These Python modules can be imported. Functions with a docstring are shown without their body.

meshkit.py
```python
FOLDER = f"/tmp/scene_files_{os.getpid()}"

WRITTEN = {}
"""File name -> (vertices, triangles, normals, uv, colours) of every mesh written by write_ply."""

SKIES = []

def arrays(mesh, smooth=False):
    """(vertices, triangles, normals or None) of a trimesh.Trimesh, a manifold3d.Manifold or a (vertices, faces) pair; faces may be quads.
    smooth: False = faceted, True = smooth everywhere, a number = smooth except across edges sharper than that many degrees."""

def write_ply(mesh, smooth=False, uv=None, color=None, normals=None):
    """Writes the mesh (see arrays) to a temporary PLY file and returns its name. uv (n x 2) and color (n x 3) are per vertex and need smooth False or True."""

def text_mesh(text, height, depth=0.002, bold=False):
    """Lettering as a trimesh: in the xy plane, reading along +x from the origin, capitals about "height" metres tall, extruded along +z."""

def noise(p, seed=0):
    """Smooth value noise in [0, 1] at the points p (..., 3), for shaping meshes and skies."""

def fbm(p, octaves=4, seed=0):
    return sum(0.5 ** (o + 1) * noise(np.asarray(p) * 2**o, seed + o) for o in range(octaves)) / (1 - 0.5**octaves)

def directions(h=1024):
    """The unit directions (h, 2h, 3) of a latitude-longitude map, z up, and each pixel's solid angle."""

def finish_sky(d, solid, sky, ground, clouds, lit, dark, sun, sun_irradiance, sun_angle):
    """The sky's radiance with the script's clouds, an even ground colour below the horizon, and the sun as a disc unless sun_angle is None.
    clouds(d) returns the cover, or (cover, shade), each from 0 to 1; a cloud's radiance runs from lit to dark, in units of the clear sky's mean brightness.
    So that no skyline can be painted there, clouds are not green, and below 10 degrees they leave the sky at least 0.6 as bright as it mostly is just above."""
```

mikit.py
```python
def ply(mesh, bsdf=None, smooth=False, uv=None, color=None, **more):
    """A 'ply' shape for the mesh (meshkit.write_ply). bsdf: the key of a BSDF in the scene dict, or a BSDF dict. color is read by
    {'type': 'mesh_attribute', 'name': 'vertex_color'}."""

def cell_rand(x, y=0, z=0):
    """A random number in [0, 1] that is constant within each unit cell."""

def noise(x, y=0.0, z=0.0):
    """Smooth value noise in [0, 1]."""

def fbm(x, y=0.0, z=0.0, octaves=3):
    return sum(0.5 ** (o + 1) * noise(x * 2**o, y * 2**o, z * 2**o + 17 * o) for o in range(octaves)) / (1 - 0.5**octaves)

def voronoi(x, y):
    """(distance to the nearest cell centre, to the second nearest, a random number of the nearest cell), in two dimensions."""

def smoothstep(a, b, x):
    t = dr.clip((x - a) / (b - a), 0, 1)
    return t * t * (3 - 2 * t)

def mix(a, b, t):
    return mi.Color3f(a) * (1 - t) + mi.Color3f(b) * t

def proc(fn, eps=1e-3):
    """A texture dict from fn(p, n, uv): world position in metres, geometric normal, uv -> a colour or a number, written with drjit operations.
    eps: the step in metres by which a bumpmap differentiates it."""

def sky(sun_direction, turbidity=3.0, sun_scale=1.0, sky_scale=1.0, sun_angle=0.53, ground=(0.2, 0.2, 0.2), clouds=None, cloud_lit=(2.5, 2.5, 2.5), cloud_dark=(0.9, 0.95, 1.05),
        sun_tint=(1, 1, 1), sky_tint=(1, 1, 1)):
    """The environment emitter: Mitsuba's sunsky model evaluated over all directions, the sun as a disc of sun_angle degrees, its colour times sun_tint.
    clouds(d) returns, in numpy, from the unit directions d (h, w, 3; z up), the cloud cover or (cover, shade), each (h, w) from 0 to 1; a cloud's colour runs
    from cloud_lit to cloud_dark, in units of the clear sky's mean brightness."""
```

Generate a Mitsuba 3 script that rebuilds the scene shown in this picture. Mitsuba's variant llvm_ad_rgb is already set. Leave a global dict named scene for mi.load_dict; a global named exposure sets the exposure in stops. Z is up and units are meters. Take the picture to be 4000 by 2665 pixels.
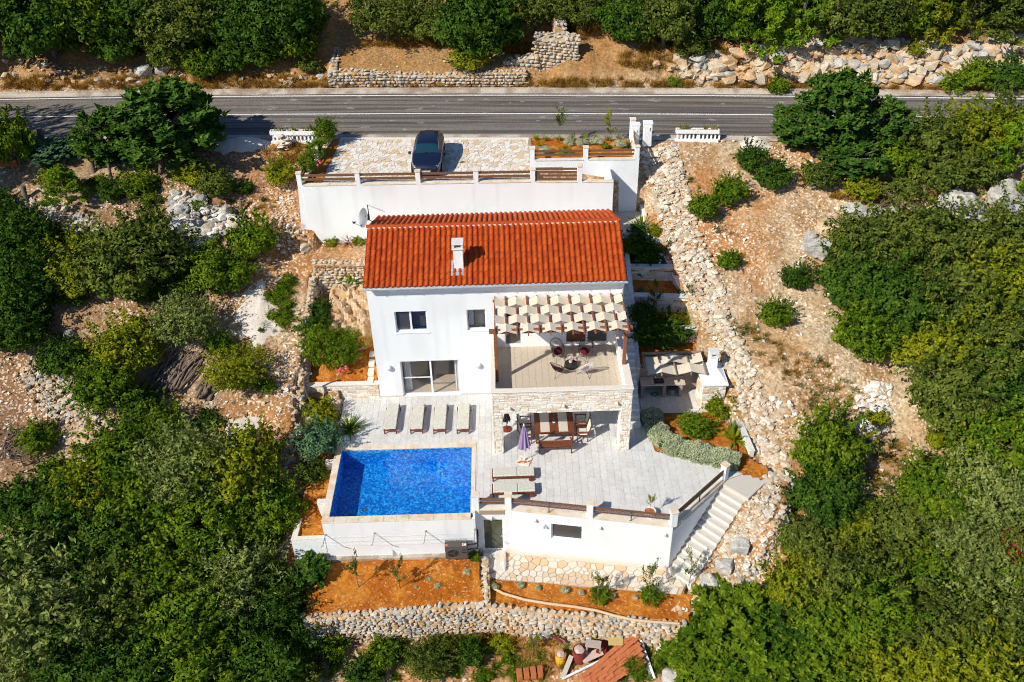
import math, random
import numpy as np, trimesh, shapely, mitsuba as mi, drjit as dr, mikit, meshkit
import manifold3d as m3
from shapely.geometry import Polygon, LineString, Point, box as sbox
from scipy.spatial import Voronoi, ConvexHull
from mikit import proc, noise, fbm, cell_rand, smoothstep, mix, voronoi

T = mi.ScalarTransform4f
scene, labels = {}, {}
# ---------------------------------------------------------------- camera, sky, exposure
CAM = np.array([6.884, -38.317, 31.151])
PITCH, YAW, ROLL, FOC = math.radians(35.860), math.radians(0.3367), math.radians(-1.4649), 3597.25
_f = np.array([math.sin(YAW) * math.cos(PITCH), math.cos(YAW) * math.cos(PITCH), -math.sin(PITCH)])
_r = np.array([math.cos(YAW), -math.sin(YAW), 0.0])
_u = np.cross(_r, _f)
RIGHT, UP = math.cos(ROLL) * _r + math.sin(ROLL) * _u, -math.sin(ROLL) * _r + math.cos(ROLL) * _u
scene['camera'] = {'type': 'perspective', 'fov': math.degrees(2 * math.atan(2000 / FOC)), 'fov_axis': 'x', 'near_clip': 0.5, 'far_clip': 500.0,
                   'to_world': T().look_at(origin=CAM.tolist(), target=(CAM + _f).tolist(), up=UP.tolist())}
SUN = np.array([-3.72, -3.06, 3.93])
scene['daylight'] = mikit.sky(SUN.tolist(), turbidity=3.0, sun_scale=1.0, sky_scale=0.6, sun_tint=(0.86, 1.0, 1.22), sky_tint=(0.85, 1.0, 1.22), ground=(0.22, 0.2, 0.16))
exposure = 2.05

# ---------------------------------------------------------------- materials
def rgbt(c): return {'type': 'rgb', 'value': list(map(float, c))}
def two(d): return {'type': 'twosided', 'bsdf': d}
def pbr(key, color, rough=0.7, metal=0.0, spec=0.4, bump=None, bscale=1.0, **k):
    col = color if isinstance(color, dict) else rgbt(color)
    b = {'type': 'principled', 'base_color': col, 'roughness': rough, 'metallic': metal, 'specular': spec, **k}
    if bump: b = {'type': 'bumpmap', 'scale': bscale, 'tex': bump, 'bsdf': b}
    scene[key] = two(b)
def plain(key, color):
    scene[key] = two({'type': 'diffuse', 'reflectance': color if isinstance(color, dict) else rgbt(color)})

def f_plaster(p, n, uv):
    a = fbm(p.x * 0.9, p.y * 0.9, p.z * 0.35, 3)
    s = noise(p.x * 3.1 + p.y * 3.1, 0.0, p.z * 0.25)
    col = mix((0.80, 0.82, 0.83), (0.71, 0.72, 0.73), smoothstep(0.45, 0.85, a) * 0.6 + smoothstep(0.62, 0.95, s) * 0.5)
    splash = smoothstep(-2.35, -2.95, p.z + (a - 0.5) * 0.5)
    return mix(col, (0.66, 0.42, 0.24), splash * 0.55)
pbr('white_plaster', proc(f_plaster), 0.85, spec=0.2)
def f_ground(p, n, uv):
    a = fbm(p.x * 0.16, p.y * 0.16, 3.0, 3); b = fbm(p.x * 0.7, p.y * 0.7, 9.0, 3); g = fbm(p.x * 6.0, p.y * 6.0, p.z * 6.0, 2)
    c = cell_rand(p.x * 11.0 + b * 2, p.y * 11.0 + g, p.z * 9.0)
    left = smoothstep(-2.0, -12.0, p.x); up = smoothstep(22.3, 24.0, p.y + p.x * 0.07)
    col = mix((0.38, 0.225, 0.105), (0.50, 0.365, 0.225), smoothstep(0.36, 0.62, b))
    col = mix(col, (0.43, 0.185, 0.055), smoothstep(0.48, 0.66, a) * 0.85)
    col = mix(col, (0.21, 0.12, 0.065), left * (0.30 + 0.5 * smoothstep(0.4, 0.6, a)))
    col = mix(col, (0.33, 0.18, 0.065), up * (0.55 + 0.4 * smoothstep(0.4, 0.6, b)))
    col = mix(col, (0.68, 0.58, 0.46), smoothstep(0.70, 0.9, c) * (0.55 - 0.45 * up) * (0.4 + 1.2 * smoothstep(0.35, 0.65, fbm(p.x * 0.5, p.y * 0.5, 21.0, 2))))
    col = mix(col, (0.17, 0.10, 0.05), smoothstep(0.25, 0.08, c) * 0.45)
    return col * (0.62 + 0.75 * g)
def f_bumpg(p, n, uv): return fbm(p.x * 5.0, p.y * 5.0, p.z * 5.0, 3)
pbr('ground_earth', proc(f_ground), 0.95, spec=0.1, bump=proc(f_bumpg, 0.02), bscale=0.10)
def f_red(p, n, uv):
    b = fbm(p.x * 1.3, p.y * 1.3, 2.0, 3); g = fbm(p.x * 8.0, p.y * 8.0, 1.0, 2); c = cell_rand(p.x * 16.0 + g * 2, p.y * 16.0, 0.0)
    col = mix((0.34, 0.095, 0.010), (0.46, 0.165, 0.022), smoothstep(0.3, 0.7, b))
    col = mix(col, (0.56, 0.32, 0.14), smoothstep(0.86, 0.95, c) * 0.7)
    return col * (0.7 + 0.6 * g)
pbr('red_soil', proc(f_red), 0.95, spec=0.1, bump=proc(f_bumpg, 0.02), bscale=0.08)
def f_asphalt(p, n, uv):
    v = p.y + 0.068 * p.x + 0.0006 * p.x * p.x
    s = fbm(p.x * 0.10, v * 5.0, 1.0, 3); s2 = noise(p.x * 0.4, v * 14.0, 4.0); g = noise(p.x * 30, p.y * 30, 1.0)
    col = mix((0.185, 0.163, 0.142), (0.085, 0.078, 0.072), smoothstep(0.42, 0.66, s) * 0.9)
    col = mix(col, (0.055, 0.05, 0.048), smoothstep(0.62, 0.9, s2) * 0.5)
    w = fbm(p.x * 1.2, p.y * 2.2, 7.0, 3)
    col = mix(col, (0.42, 0.40, 0.37), smoothstep(0.74, 0.80, w) * 0.4)
    return col * (0.8 + 0.4 * g)
pbr('asphalt', proc(f_asphalt), 0.9, spec=0.25)
def f_conc(p, n, uv):
    a = fbm(p.x * 1.2, p.y * 1.2, p.z * 1.2, 3); g = noise(p.x * 25, p.y * 25, p.z * 25)
    return mix((0.50, 0.44, 0.37), (0.32, 0.25, 0.19), smoothstep(0.4, 0.7, a)) * (0.8 + 0.35 * g)
pbr('old_concrete', proc(f_conc), 0.9, spec=0.2)
def stone_fn(c0, c1, c2):
    def f(p, n, uv):
        a = fbm(p.x * 2.6, p.y * 2.6, p.z * 2.6, 3); g = fbm(p.x * 13, p.y * 13, p.z * 13, 2)
        return mix(mix(c0, c1, smoothstep(0.35, 0.65, a)), c2, smoothstep(0.62, 0.8, g) * 0.7) * (0.75 + 0.45 * g)
    return f
pbr('limestone_pale', proc(stone_fn((0.50, 0.405, 0.29), (0.59, 0.51, 0.405), (0.32, 0.21, 0.11))), 0.9, spec=0.2, bump=proc(f_bumpg, 0.02), bscale=0.04)
pbr('limestone_grey', proc(stone_fn((0.37, 0.355, 0.33), (0.52, 0.495, 0.45), (0.15, 0.135, 0.115))), 0.9, spec=0.2, bump=proc(f_bumpg, 0.02), bscale=0.06)
pbr('limestone_ochre', proc(stone_fn((0.50, 0.32, 0.16), (0.60, 0.46, 0.31), (0.34, 0.15, 0.05))), 0.9, spec=0.2)
pbr('cut_cream', (0.68, 0.60, 0.50), 0.85, spec=0.2)
pbr('cut_tan', (0.60, 0.49, 0.37), 0.85, spec=0.2)
pbr('cut_white', (0.74, 0.70, 0.64), 0.85, spec=0.2)
pbr('cut_ochre', (0.64, 0.46, 0.28), 0.85, spec=0.2)
pbr('mortar', (0.66, 0.63, 0.58), 0.95, spec=0.1)
pbr('grout_dark', (0.34, 0.27, 0.20), 0.95, spec=0.1)
def f_cop(p, n, uv):
    a = fbm(p.x * 3.0, p.y * 3.0, p.z * 3.0, 3); c = cell_rand(p.x * 1.9, p.y * 1.9, 0.0)
    return mix(mix((0.72, 0.62, 0.48), (0.64, 0.47, 0.29), smoothstep(0.42, 0.72, a)), (0.72, 0.66, 0.57), c * 0.6)
pbr('coping_stone', proc(f_cop), 0.8, spec=0.25)
pbr('coping_pale', (0.74, 0.68, 0.60), 0.8, spec=0.25)
def f_tile(p, n, uv):
    c = cell_rand(p.x / 0.33, p.y / 0.6, 2.0); g = fbm(p.x * 9, p.y * 9, 0.0, 2)
    return mix((0.585, 0.57, 0.55), (0.655, 0.645, 0.63), c) * (0.90 + 0.2 * g)
pbr('deck_tile', proc(f_tile), 0.7, spec=0.3)
pbr('balcony_tile', (0.53, 0.45, 0.36), 0.7, spec=0.3)
pbr('stair_tile', (0.56, 0.52, 0.46), 0.7, spec=0.3)
def f_roof(p, n, uv):
    c = cell_rand(p.x / 0.2675 + 0.5, p.y / 0.36, 1.0); g = fbm(p.x * 7, p.y * 7, p.z * 7, 3)
    col = mix((0.38, 0.046, 0.005), (0.48, 0.085, 0.009), c)
    return mix(col, (0.16, 0.035, 0.012), smoothstep(0.50, 0.85, g) * 0.7)
pbr('roof_clay', proc(f_roof), 0.75, spec=0.3)
pbr('ridge_clay', (0.40, 0.060, 0.008), 0.7, spec=0.3)
def f_wood(p, n, uv):
    g = fbm(p.x * 2.0 + p.z * 30, p.y * 30, p.z * 6, 2)
    return mix((0.125, 0.062, 0.035), (0.20, 0.105, 0.06), g)
pbr('slat_wood', proc(f_wood), 0.65, spec=0.3)
def f_wood2(p, n, uv):
    g = fbm(p.x * 9, p.y * 2.0, p.z * 9, 2)
    return mix((0.20, 0.070, 0.032), (0.30, 0.12, 0.062), g)
pbr('pergola_wood', proc(f_wood2), 0.6, spec=0.3)
pbr('grey_wood', (0.25, 0.19, 0.155), 0.7)
pbr('teak', (0.155, 0.040, 0.013), 0.45, spec=0.5)
pbr('canvas', (0.70, 0.61, 0.48), 0.9, spec=0.1)
def f_str(p, n, uv):
    s = smoothstep(0.40, 0.5, dr.abs(dr.sin(uv.x * 45.0)))
    return mix((0.36, 0.345, 0.28), (0.66, 0.64, 0.57), s)
pbr('striped_fabric', proc(f_str), 0.95, spec=0.1)
pbr('runner_cloth', (0.55, 0.50, 0.43), 0.95, spec=0.1)
pbr('maroon_fabric', (0.10, 0.012, 0.022), 0.95, spec=0.1)
pbr('lilac_fabric', (0.34, 0.25, 0.42), 0.9, spec=0.1)
pbr('white_paint', (0.80, 0.80, 0.80), 0.5, spec=0.4)
pbr('white_frame', (0.78, 0.79, 0.80), 0.4, spec=0.5)
pbr('offwhite_concrete', (0.66, 0.65, 0.62), 0.85, spec=0.2)
pbr('black_metal', (0.025, 0.022, 0.022), 0.4, spec=0.5)
pbr('grey_metal', (0.42, 0.43, 0.45), 0.4, metal=0.6)
pbr('dark_grey', (0.085, 0.085, 0.09), 0.5)
pbr('ac_brown', (0.085, 0.080, 0.070), 0.55)
pbr('steel', (0.62, 0.63, 0.64), 0.28, metal=1.0)
pbr('zinc', (0.50, 0.53, 0.56), 0.4, metal=0.5)
pbr('car_paint', (0.004, 0.008, 0.030), 0.25, spec=0.6, clearcoat=1.0, clearcoat_gloss=0.95)
pbr('black_plastic', (0.02, 0.02, 0.022), 0.5)
pbr('tyre', (0.025, 0.025, 0.025), 0.9)
pbr('chrome', (0.75, 0.75, 0.77), 0.15, metal=1.0)
scene['dark_glass'] = two({'type': 'roughplastic', 'diffuse_reflectance': rgbt((0.010, 0.045, 0.07)), 'alpha': 0.03})
scene['glass_pane'] = {'type': 'thindielectric', 'int_ior': 1.52}
pbr('lens', (0.6, 0.62, 0.68), 0.15, metal=0.6)
pbr('plate_white', (0.75, 0.75, 0.75), 0.5)
pbr('ink_black', (0.02, 0.02, 0.02), 0.6)
pbr('sign_blue', (0.02, 0.06, 0.45), 0.5)
pbr('sign_red', (0.6, 0.03, 0.02), 0.5)
pbr('orange_sticker', (0.65, 0.22, 0.06), 0.6)
pbr('screen_mesh', (0.055, 0.056, 0.06), 0.6)
pbr('curtain', (0.6, 0.6, 0.6), 0.9)
pbr('room_wall', (0.45, 0.42, 0.38), 0.9)
pbr('room_floor', (0.50, 0.42, 0.32), 0.8)
pbr('terracotta', (0.42, 0.13, 0.05), 0.85)
pbr('ceramic_white', (0.8, 0.8, 0.8), 0.3, spec=0.5)
pbr('green_plastic', (0.03, 0.32, 0.05), 0.5)
pbr('pale_green_hose', (0.10, 0.25, 0.22), 0.5)
pbr('galvanised', (0.30, 0.33, 0.36), 0.4, metal=0.5)
pbr('counter_stone', (0.60, 0.52, 0.42), 0.5)
pbr('taupe_paint', (0.36, 0.29, 0.26), 0.85)
pbr('hose_tan', (0.60, 0.42, 0.26), 0.7)
pbr('yellow_paint', (0.65, 0.38, 0.02), 0.5)
pbr('rust_red', (0.20, 0.03, 0.02), 0.7)
pbr('rust', (0.30, 0.09, 0.03), 0.9)
pbr('plank_grey', (0.42, 0.36, 0.31), 0.85)
pbr('plank_tan', (0.50, 0.36, 0.22), 0.85)
pbr('sheet_pink', (0.52, 0.38, 0.34), 0.8)
pbr('board_yellow', (0.52, 0.38, 0.15), 0.8)
pbr('brick_orange', (0.44, 0.135, 0.05), 0.85)
def f_bark(p, n, uv):
    g = fbm(p.x * 14, p.y * 14, p.z * 4, 3)
    return mix((0.09, 0.065, 0.05), (0.27, 0.22, 0.18), g)
pbr('bark', proc(f_bark), 0.95, spec=0.1)
pbr('dead_wood', (0.20, 0.15, 0.12), 0.95, spec=0.1)
def f_mosaic(p, n, uv):
    b = fbm(p.x * 2.0, p.y * 2.0, p.z * 2.0, 2); a = cell_rand(p.x * 20.0, p.y * 20.0, p.z * 20.0) * 0.6 + (noise(p.x * 11.0, p.y * 11.0, p.z * 11.0) - 0.5) * 1.0 + 0.2
    col = mix((0.002, 0.09, 0.40), (0.004, 0.27, 0.66), smoothstep(0.1, 0.8, a))
    col = mix(col, (0.06, 0.48, 0.85), smoothstep(0.62, 0.9, a) * (0.6 + b * 0.6))
    top = smoothstep(-0.24, -0.14, p.z)
    return mix(col, (0.16, 0.46, 0.62), top * smoothstep(0.35, 0.8, a))
pbr('pool_mosaic', proc(f_mosaic), 0.5, spec=0.3)
scene['water_bsdf'] = {'type': 'thindielectric', 'int_ior': 1.33, 'specular_transmittance': rgbt((0.72, 0.90, 1.0))}
# foliage: real leaf colours with light and dark leaves
def leaf_fn(c0, c1, c2, k):
    def f(p, n, uv):
        a = noise(p.x * 1.1 + k, p.y * 1.1, p.z * 1.1); b = cell_rand(p.x * 8.0, p.y * 8.0, p.z * 8.0 + k)
        return mix(mix(c0, c1, smoothstep(0.25, 0.75, a)), c2, smoothstep(0.62, 1.0, b) * 0.8)
    return f
def leafmat(key, c0, c1, c2, k=0.0, trans=0.45):
    scene[key] = {'type': 'principledthin', 'base_color': proc(leaf_fn(c0, c1, c2, k)), 'roughness': 0.55, 'diff_trans': trans, 'spec_trans': 0.0, 'eta': 1.35, 'spec_tint': 0.0}
leafmat('leaf_dark', (0.026, 0.068, 0.009), (0.057, 0.119, 0.014), (0.142, 0.216, 0.025), 1.0)
leafmat('leaf_green', (0.052, 0.115, 0.008), (0.118, 0.190, 0.012), (0.28, 0.33, 0.022), 2.0)
leafmat('leaf_olive', (0.055, 0.088, 0.014), (0.118, 0.155, 0.024), (0.27, 0.29, 0.055), 3.0)
leafmat('leaf_yellow', (0.110, 0.155, 0.009), (0.225, 0.245, 0.013), (0.42, 0.40, 0.026), 4.0)
leafmat('leaf_grey', (0.12, 0.165, 0.035), (0.23, 0.28, 0.07), (0.42, 0.45, 0.14), 5.0)
leafmat('leaf_silver', (0.36, 0.41, 0.25), (0.50, 0.54, 0.34), (0.64, 0.66, 0.46), 6.0, 0.3)
leafmat('leaf_pine', (0.085, 0.182, 0.011), (0.177, 0.284, 0.016), (0.326, 0.419, 0.029), 7.0)
leafmat('leaf_fig', (0.035, 0.095, 0.014), (0.064, 0.142, 0.021), (0.184, 0.257, 0.034), 8.0, 0.4)
leafmat('leaf_dry', (0.30, 0.15, 0.030), (0.44, 0.26, 0.055), (0.60, 0.42, 0.12), 9.0, 0.3)
leafmat('leaf_red', (0.300, 0.039, 0.011), (0.416, 0.099, 0.019), (0.347, 0.176, 0.094), 10.0, 0.4)
leafmat('leaf_teal', (0.064, 0.149, 0.069), (0.106, 0.203, 0.092), (0.198, 0.297, 0.138), 11.0, 0.4)
pbr('petal_pink', (0.7, 0.08, 0.16), 0.7); pbr('petal_white', (0.85, 0.82, 0.84), 0.7)
FACADE = ['cut_white', 'cut_cream', 'cut_white', 'cut_white', 'cut_cream', 'cut_tan']
STONES = ['limestone_pale', 'limestone_pale', 'limestone_grey', 'limestone_ochre', 'limestone_pale']
CUTS = ['cut_cream', 'cut_tan', 'cut_white', 'cut_cream', 'cut_white', 'cut_ochre']

# ---------------------------------------------------------------- mesh helpers
def cat(ms): return trimesh.util.concatenate([m for m in ms if m is not None and len(m.faces)])
def bb(x0, x1, y0, y1, z0, z1):
    m = trimesh.creation.box((x1 - x0, y1 - y0, z1 - z0)); m.apply_translation(((x0 + x1) / 2, (y0 + y1) / 2, (z0 + z1) / 2)); return m
def hull(pts): 
    h = m3.Manifold.hull_points(np.asarray(pts, float)).to_mesh()
    return trimesh.Trimesh(h.vert_properties[:, :3], h.tri_verts, process=False)
def cbox(sx, sy, sz, c=0.012):
    "box with chamfered edges, centred"
    p = []
    for a in (-1, 1):
        for b in (-1, 1):
            for d in (-1, 1):
                x, y, z = a * sx / 2, b * sy / 2, d * sz / 2
                p += [(x - a * c, y - b * c, z), (x - a * c, y, z - d * c), (x, y - b * c, z - d * c)]
    return hull(p)
def cb(x0, x1, y0, y1, z0, z1, c=0.012):
    m = cbox(x1 - x0, y1 - y0, z1 - z0, c); m.apply_translation(((x0 + x1) / 2, (y0 + y1) / 2, (z0 + z1) / 2)); return m
def beam(a, b, w, h, c=0.008):
    "chamfered bar from a to b (centre line), width w (horizontal), height h"
    a, b = np.asarray(a, float), np.asarray(b, float); d = b - a; L = np.linalg.norm(d); d = d / L
    s = np.cross(d, (0, 0, 1.0)); s = np.array([1.0, 0, 0]) if np.linalg.norm(s) < 1e-6 else s / np.linalg.norm(s)
    u = np.cross(s, d); m = cbox(L, w, h, c); M = np.eye(4); M[:3, 0], M[:3, 1], M[:3, 2], M[:3, 3] = d, -s, u, (a + b) / 2
    m.apply_transform(M); return m
def tube(pts, r, sides=6, caps=True):
    p = np.asarray(pts, float); n = len(p); r = np.broadcast_to(r, (n,))
    t = np.gradient(p, axis=0); t /= np.linalg.norm(t, axis=1, keepdims=True) + 1e-12
    ref = np.array([0, 0, 1.0]) if abs(t[:, 2]).max() < 0.9 else np.array([0.3, 1.0, 0.1])
    a = np.cross(t, ref); a /= np.linalg.norm(a, axis=1, keepdims=True) + 1e-12; b = np.cross(t, a)
    an = np.arange(sides) * 2 * np.pi / sides
    v = (p[:, None] + r[:, None, None] * (np.cos(an)[None, :, None] * a[:, None] + np.sin(an)[None, :, None] * b[:, None])).reshape(-1, 3)
    f = []
    for i in range(n - 1):
        for j in range(sides):
            k = (j + 1) % sides; q = i * sides
            f += [(q + j, q + sides + j, q + k), (q + k, q + sides + j, q + sides + k)]
    if caps:
        v = np.vstack([v, p[:1], p[-1:]]); c0 = n * sides
        for j in range(sides):
            k = (j + 1) % sides; f += [(c0, j, k), (c0 + 1, (n - 1) * sides + k, (n - 1) * sides + j)]
    return trimesh.Trimesh(v, f, process=False)
def lathe(prof, sides=24, at=(0, 0, 0)):
    m = trimesh.creation.revolve(np.asarray(prof, float), sections=sides); m.apply_translation(at); return m
def prism(poly, z0, z1):
    if poly.is_empty or poly.area < 1e-5: return None
    gs = [g for g in getattr(poly, 'geoms', [poly]) if isinstance(g, Polygon) and g.area > 1e-5]
    ms = [trimesh.creation.extrude_polygon(shapely.geometry.polygon.orient(g.simplify(0.002)), z1 - z0, engine='earcut') for g in gs]
    if not ms: return None
    m = cat(ms); m.apply_translation((0, 0, z0)); return m
def wall_xz(poly, y0, y1):
    "polygon drawn in (x, z), given thickness from y0 to y1"
    m = prism(poly, 0, abs(y1 - y0)); v = m.vertices.copy()
    m = trimesh.Trimesh(np.stack([v[:, 0], max(y0, y1) - v[:, 2], v[:, 1]], 1), m.faces, process=False); return m
def frame_wall(poly, P, Q, t0, t1):
    "polygon in (s, z) along the vertical plane P->Q; t0..t1 offsets along its outward (right-hand) normal"
    P, Q = np.asarray(P, float), np.asarray(Q, float); d = (Q - P) / np.linalg.norm(Q - P); nrm = np.array([d[1], -d[0]])
    m = prism(poly, 0, abs(t1 - t0)); v = m.vertices; t = min(t0, t1) + v[:, 2]
    xy = P + v[:, :1] * d + t[:, None] * nrm
    m = trimesh.Trimesh(np.column_stack([xy, v[:, 1]]), m.faces, process=False); m.fix_normals(); return m
def sheet(fn, us, vs):
    P = np.array([[fn(u, v) for u in us] for v in vs], float); nu, nv = len(us), len(vs); f = []
    for i in range(nv - 1):
        for j in range(nu - 1):
            a = i * nu + j; f += [(a, a + 1, a + nu + 1), (a, a + nu + 1, a + nu)]
    return trimesh.Trimesh(P.reshape(-1, 3), f, process=False)

# ---------------------------------------------------------------- scene entry helpers
def numbered(name):
    if name not in scene and name not in USED: USED.add(name); return name
    k = 1
    while f'{name}_{k:03d}' in scene or f'{name}_{k:03d}' in USED: k += 1
    USED.add(f'{name}_{k:03d}'); return f'{name}_{k:03d}'
USED, COUNT = set(), {}
def nkey(base):
    c = COUNT.get(base, -1) + 1; COUNT[base] = c
    return base if c == 0 else f'{base}_{c:03d}'
def thing(name, label, cat_, group=None):
    key = nkey(name); labels[key] = {'label': label, 'category': cat_}
    if group: labels[key]['group'] = group
    return key
def obj(name, mesh, mat, parent=None, smooth=False, label=None, cat_=None, group=None, kind=None, tw=None, uv=None):
    key = nkey((parent + '__' if parent else '') + name)
    d = mikit.ply(mesh, mat, smooth=smooth, uv=uv) if not isinstance(mesh, dict) else {**mesh, 'bsdf': {'type': 'ref', 'id': mat}}
    if tw is not None: d['to_world'] = tw
    scene[key] = d
    L = {}
    if label: L['label'] = label
    if cat_: L['category'] = cat_
    if group: L['group'] = group
    if kind: L['kind'] = kind
    if L: labels[key] = L
    return key
def struct(name, mesh, mat, smooth=False, parent=None, label=None):
    return obj(name, mesh, mat, parent, smooth, kind='structure', label=label)
def mat4(loc, rz=0.0, s=(1, 1, 1)):
    if np.isscalar(s): s = (s, s, s)
    c, q = math.cos(rz), math.sin(rz)
    return T(np.array([[c * s[0], -q * s[1], 0, loc[0]], [q * s[0], c * s[1], 0, loc[1]], [0, 0, s[2], loc[2]], [0, 0, 0, 1.0]]))

# ---------------------------------------------------------------- terrain
_px, _py = [-25.8, -4.6, 14.1, 36.7], [19.65, 18.74, 17.34, 15.2]
RC = np.polyfit(_px, _py, 2)
def yc(x): return np.polyval(RC, np.clip(x, -45, 60))
ZR = 8.45
def sst(a, b, x): t = np.clip((x - a) / (b - a), 0, 1); return t * t * (3 - 2 * t)
A_, B_, C_, D_, E_ = (5.20, -8.45), (6.68, -8.50), (10.38, -9.15), (14.07, -9.84), (17.05, -6.96)
DECK = Polygon([(-1.95, 0), (-1.85, -3.82), (5.16, -3.82), (5.16, -8.45), B_, C_, D_, E_, (17.89, -6.60), (17.75, -6.42), (13.99, -4.85), (13.72, -1.9), (13.75, -0.3), (13.0, 4.0), (12.6, 4.0), (12.6, 0.0)])
DRIVE = Polygon([(-4.45, 8.23), (8.53, 7.90), (8.53, 9.75), (14.7, 9.75), (14.7, 14.1), (-3.55, 15.15)])
HB_ = Polygon([(13.6, -4.9), (13.6, -2.0), (17.0, -2.1), (17.6, -1.5), (18.5, -5.5), (19.1, -6.2), (18.7, -6.8), (17.9, -6.4)])
PAD = [(Polygon([(-1.9, 8.0), (-1.9, -8.7), (5, -8.7), (6.7, -8.2), (14.0, -9.5), (16.9, -6.9), (17.6, -6.4), (13.9, -4.6), (17.0, -2.0), (17.0, 0.2), (13.9, 0.3), (13.9, 9), (12.9, 9.6), (12.9, 7.7), (0, 8)]), -3.6),
       (Polygon([(-3.2, -8.9), (-3.2, -5.0), (-1.8, -4.0), (-1.8, -8.9)]), -1.5),
       (Polygon([(13.6, 9.8), (14.9, 9.8), (14.9, 8.2), (15.5, 6.5), (16.1, 4.9), (16.55, 3.1), (16.8, 1.5), (17.1, -0.6), (13.6, -0.6)]), -0.5), (HB_, -0.45),
       (Polygon([(16.6, 0.3), (17.9, 0.3), (18.0, -2.0), (16.6, -2.2)]), -0.7)]
EDGE_S, EDGE_T = [-1.6, 0.5, 2.5, 4.5, 6.0, 7.0], [2.0, 2.6, 3.2, 3.1, 2.4, 1.9]
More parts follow.
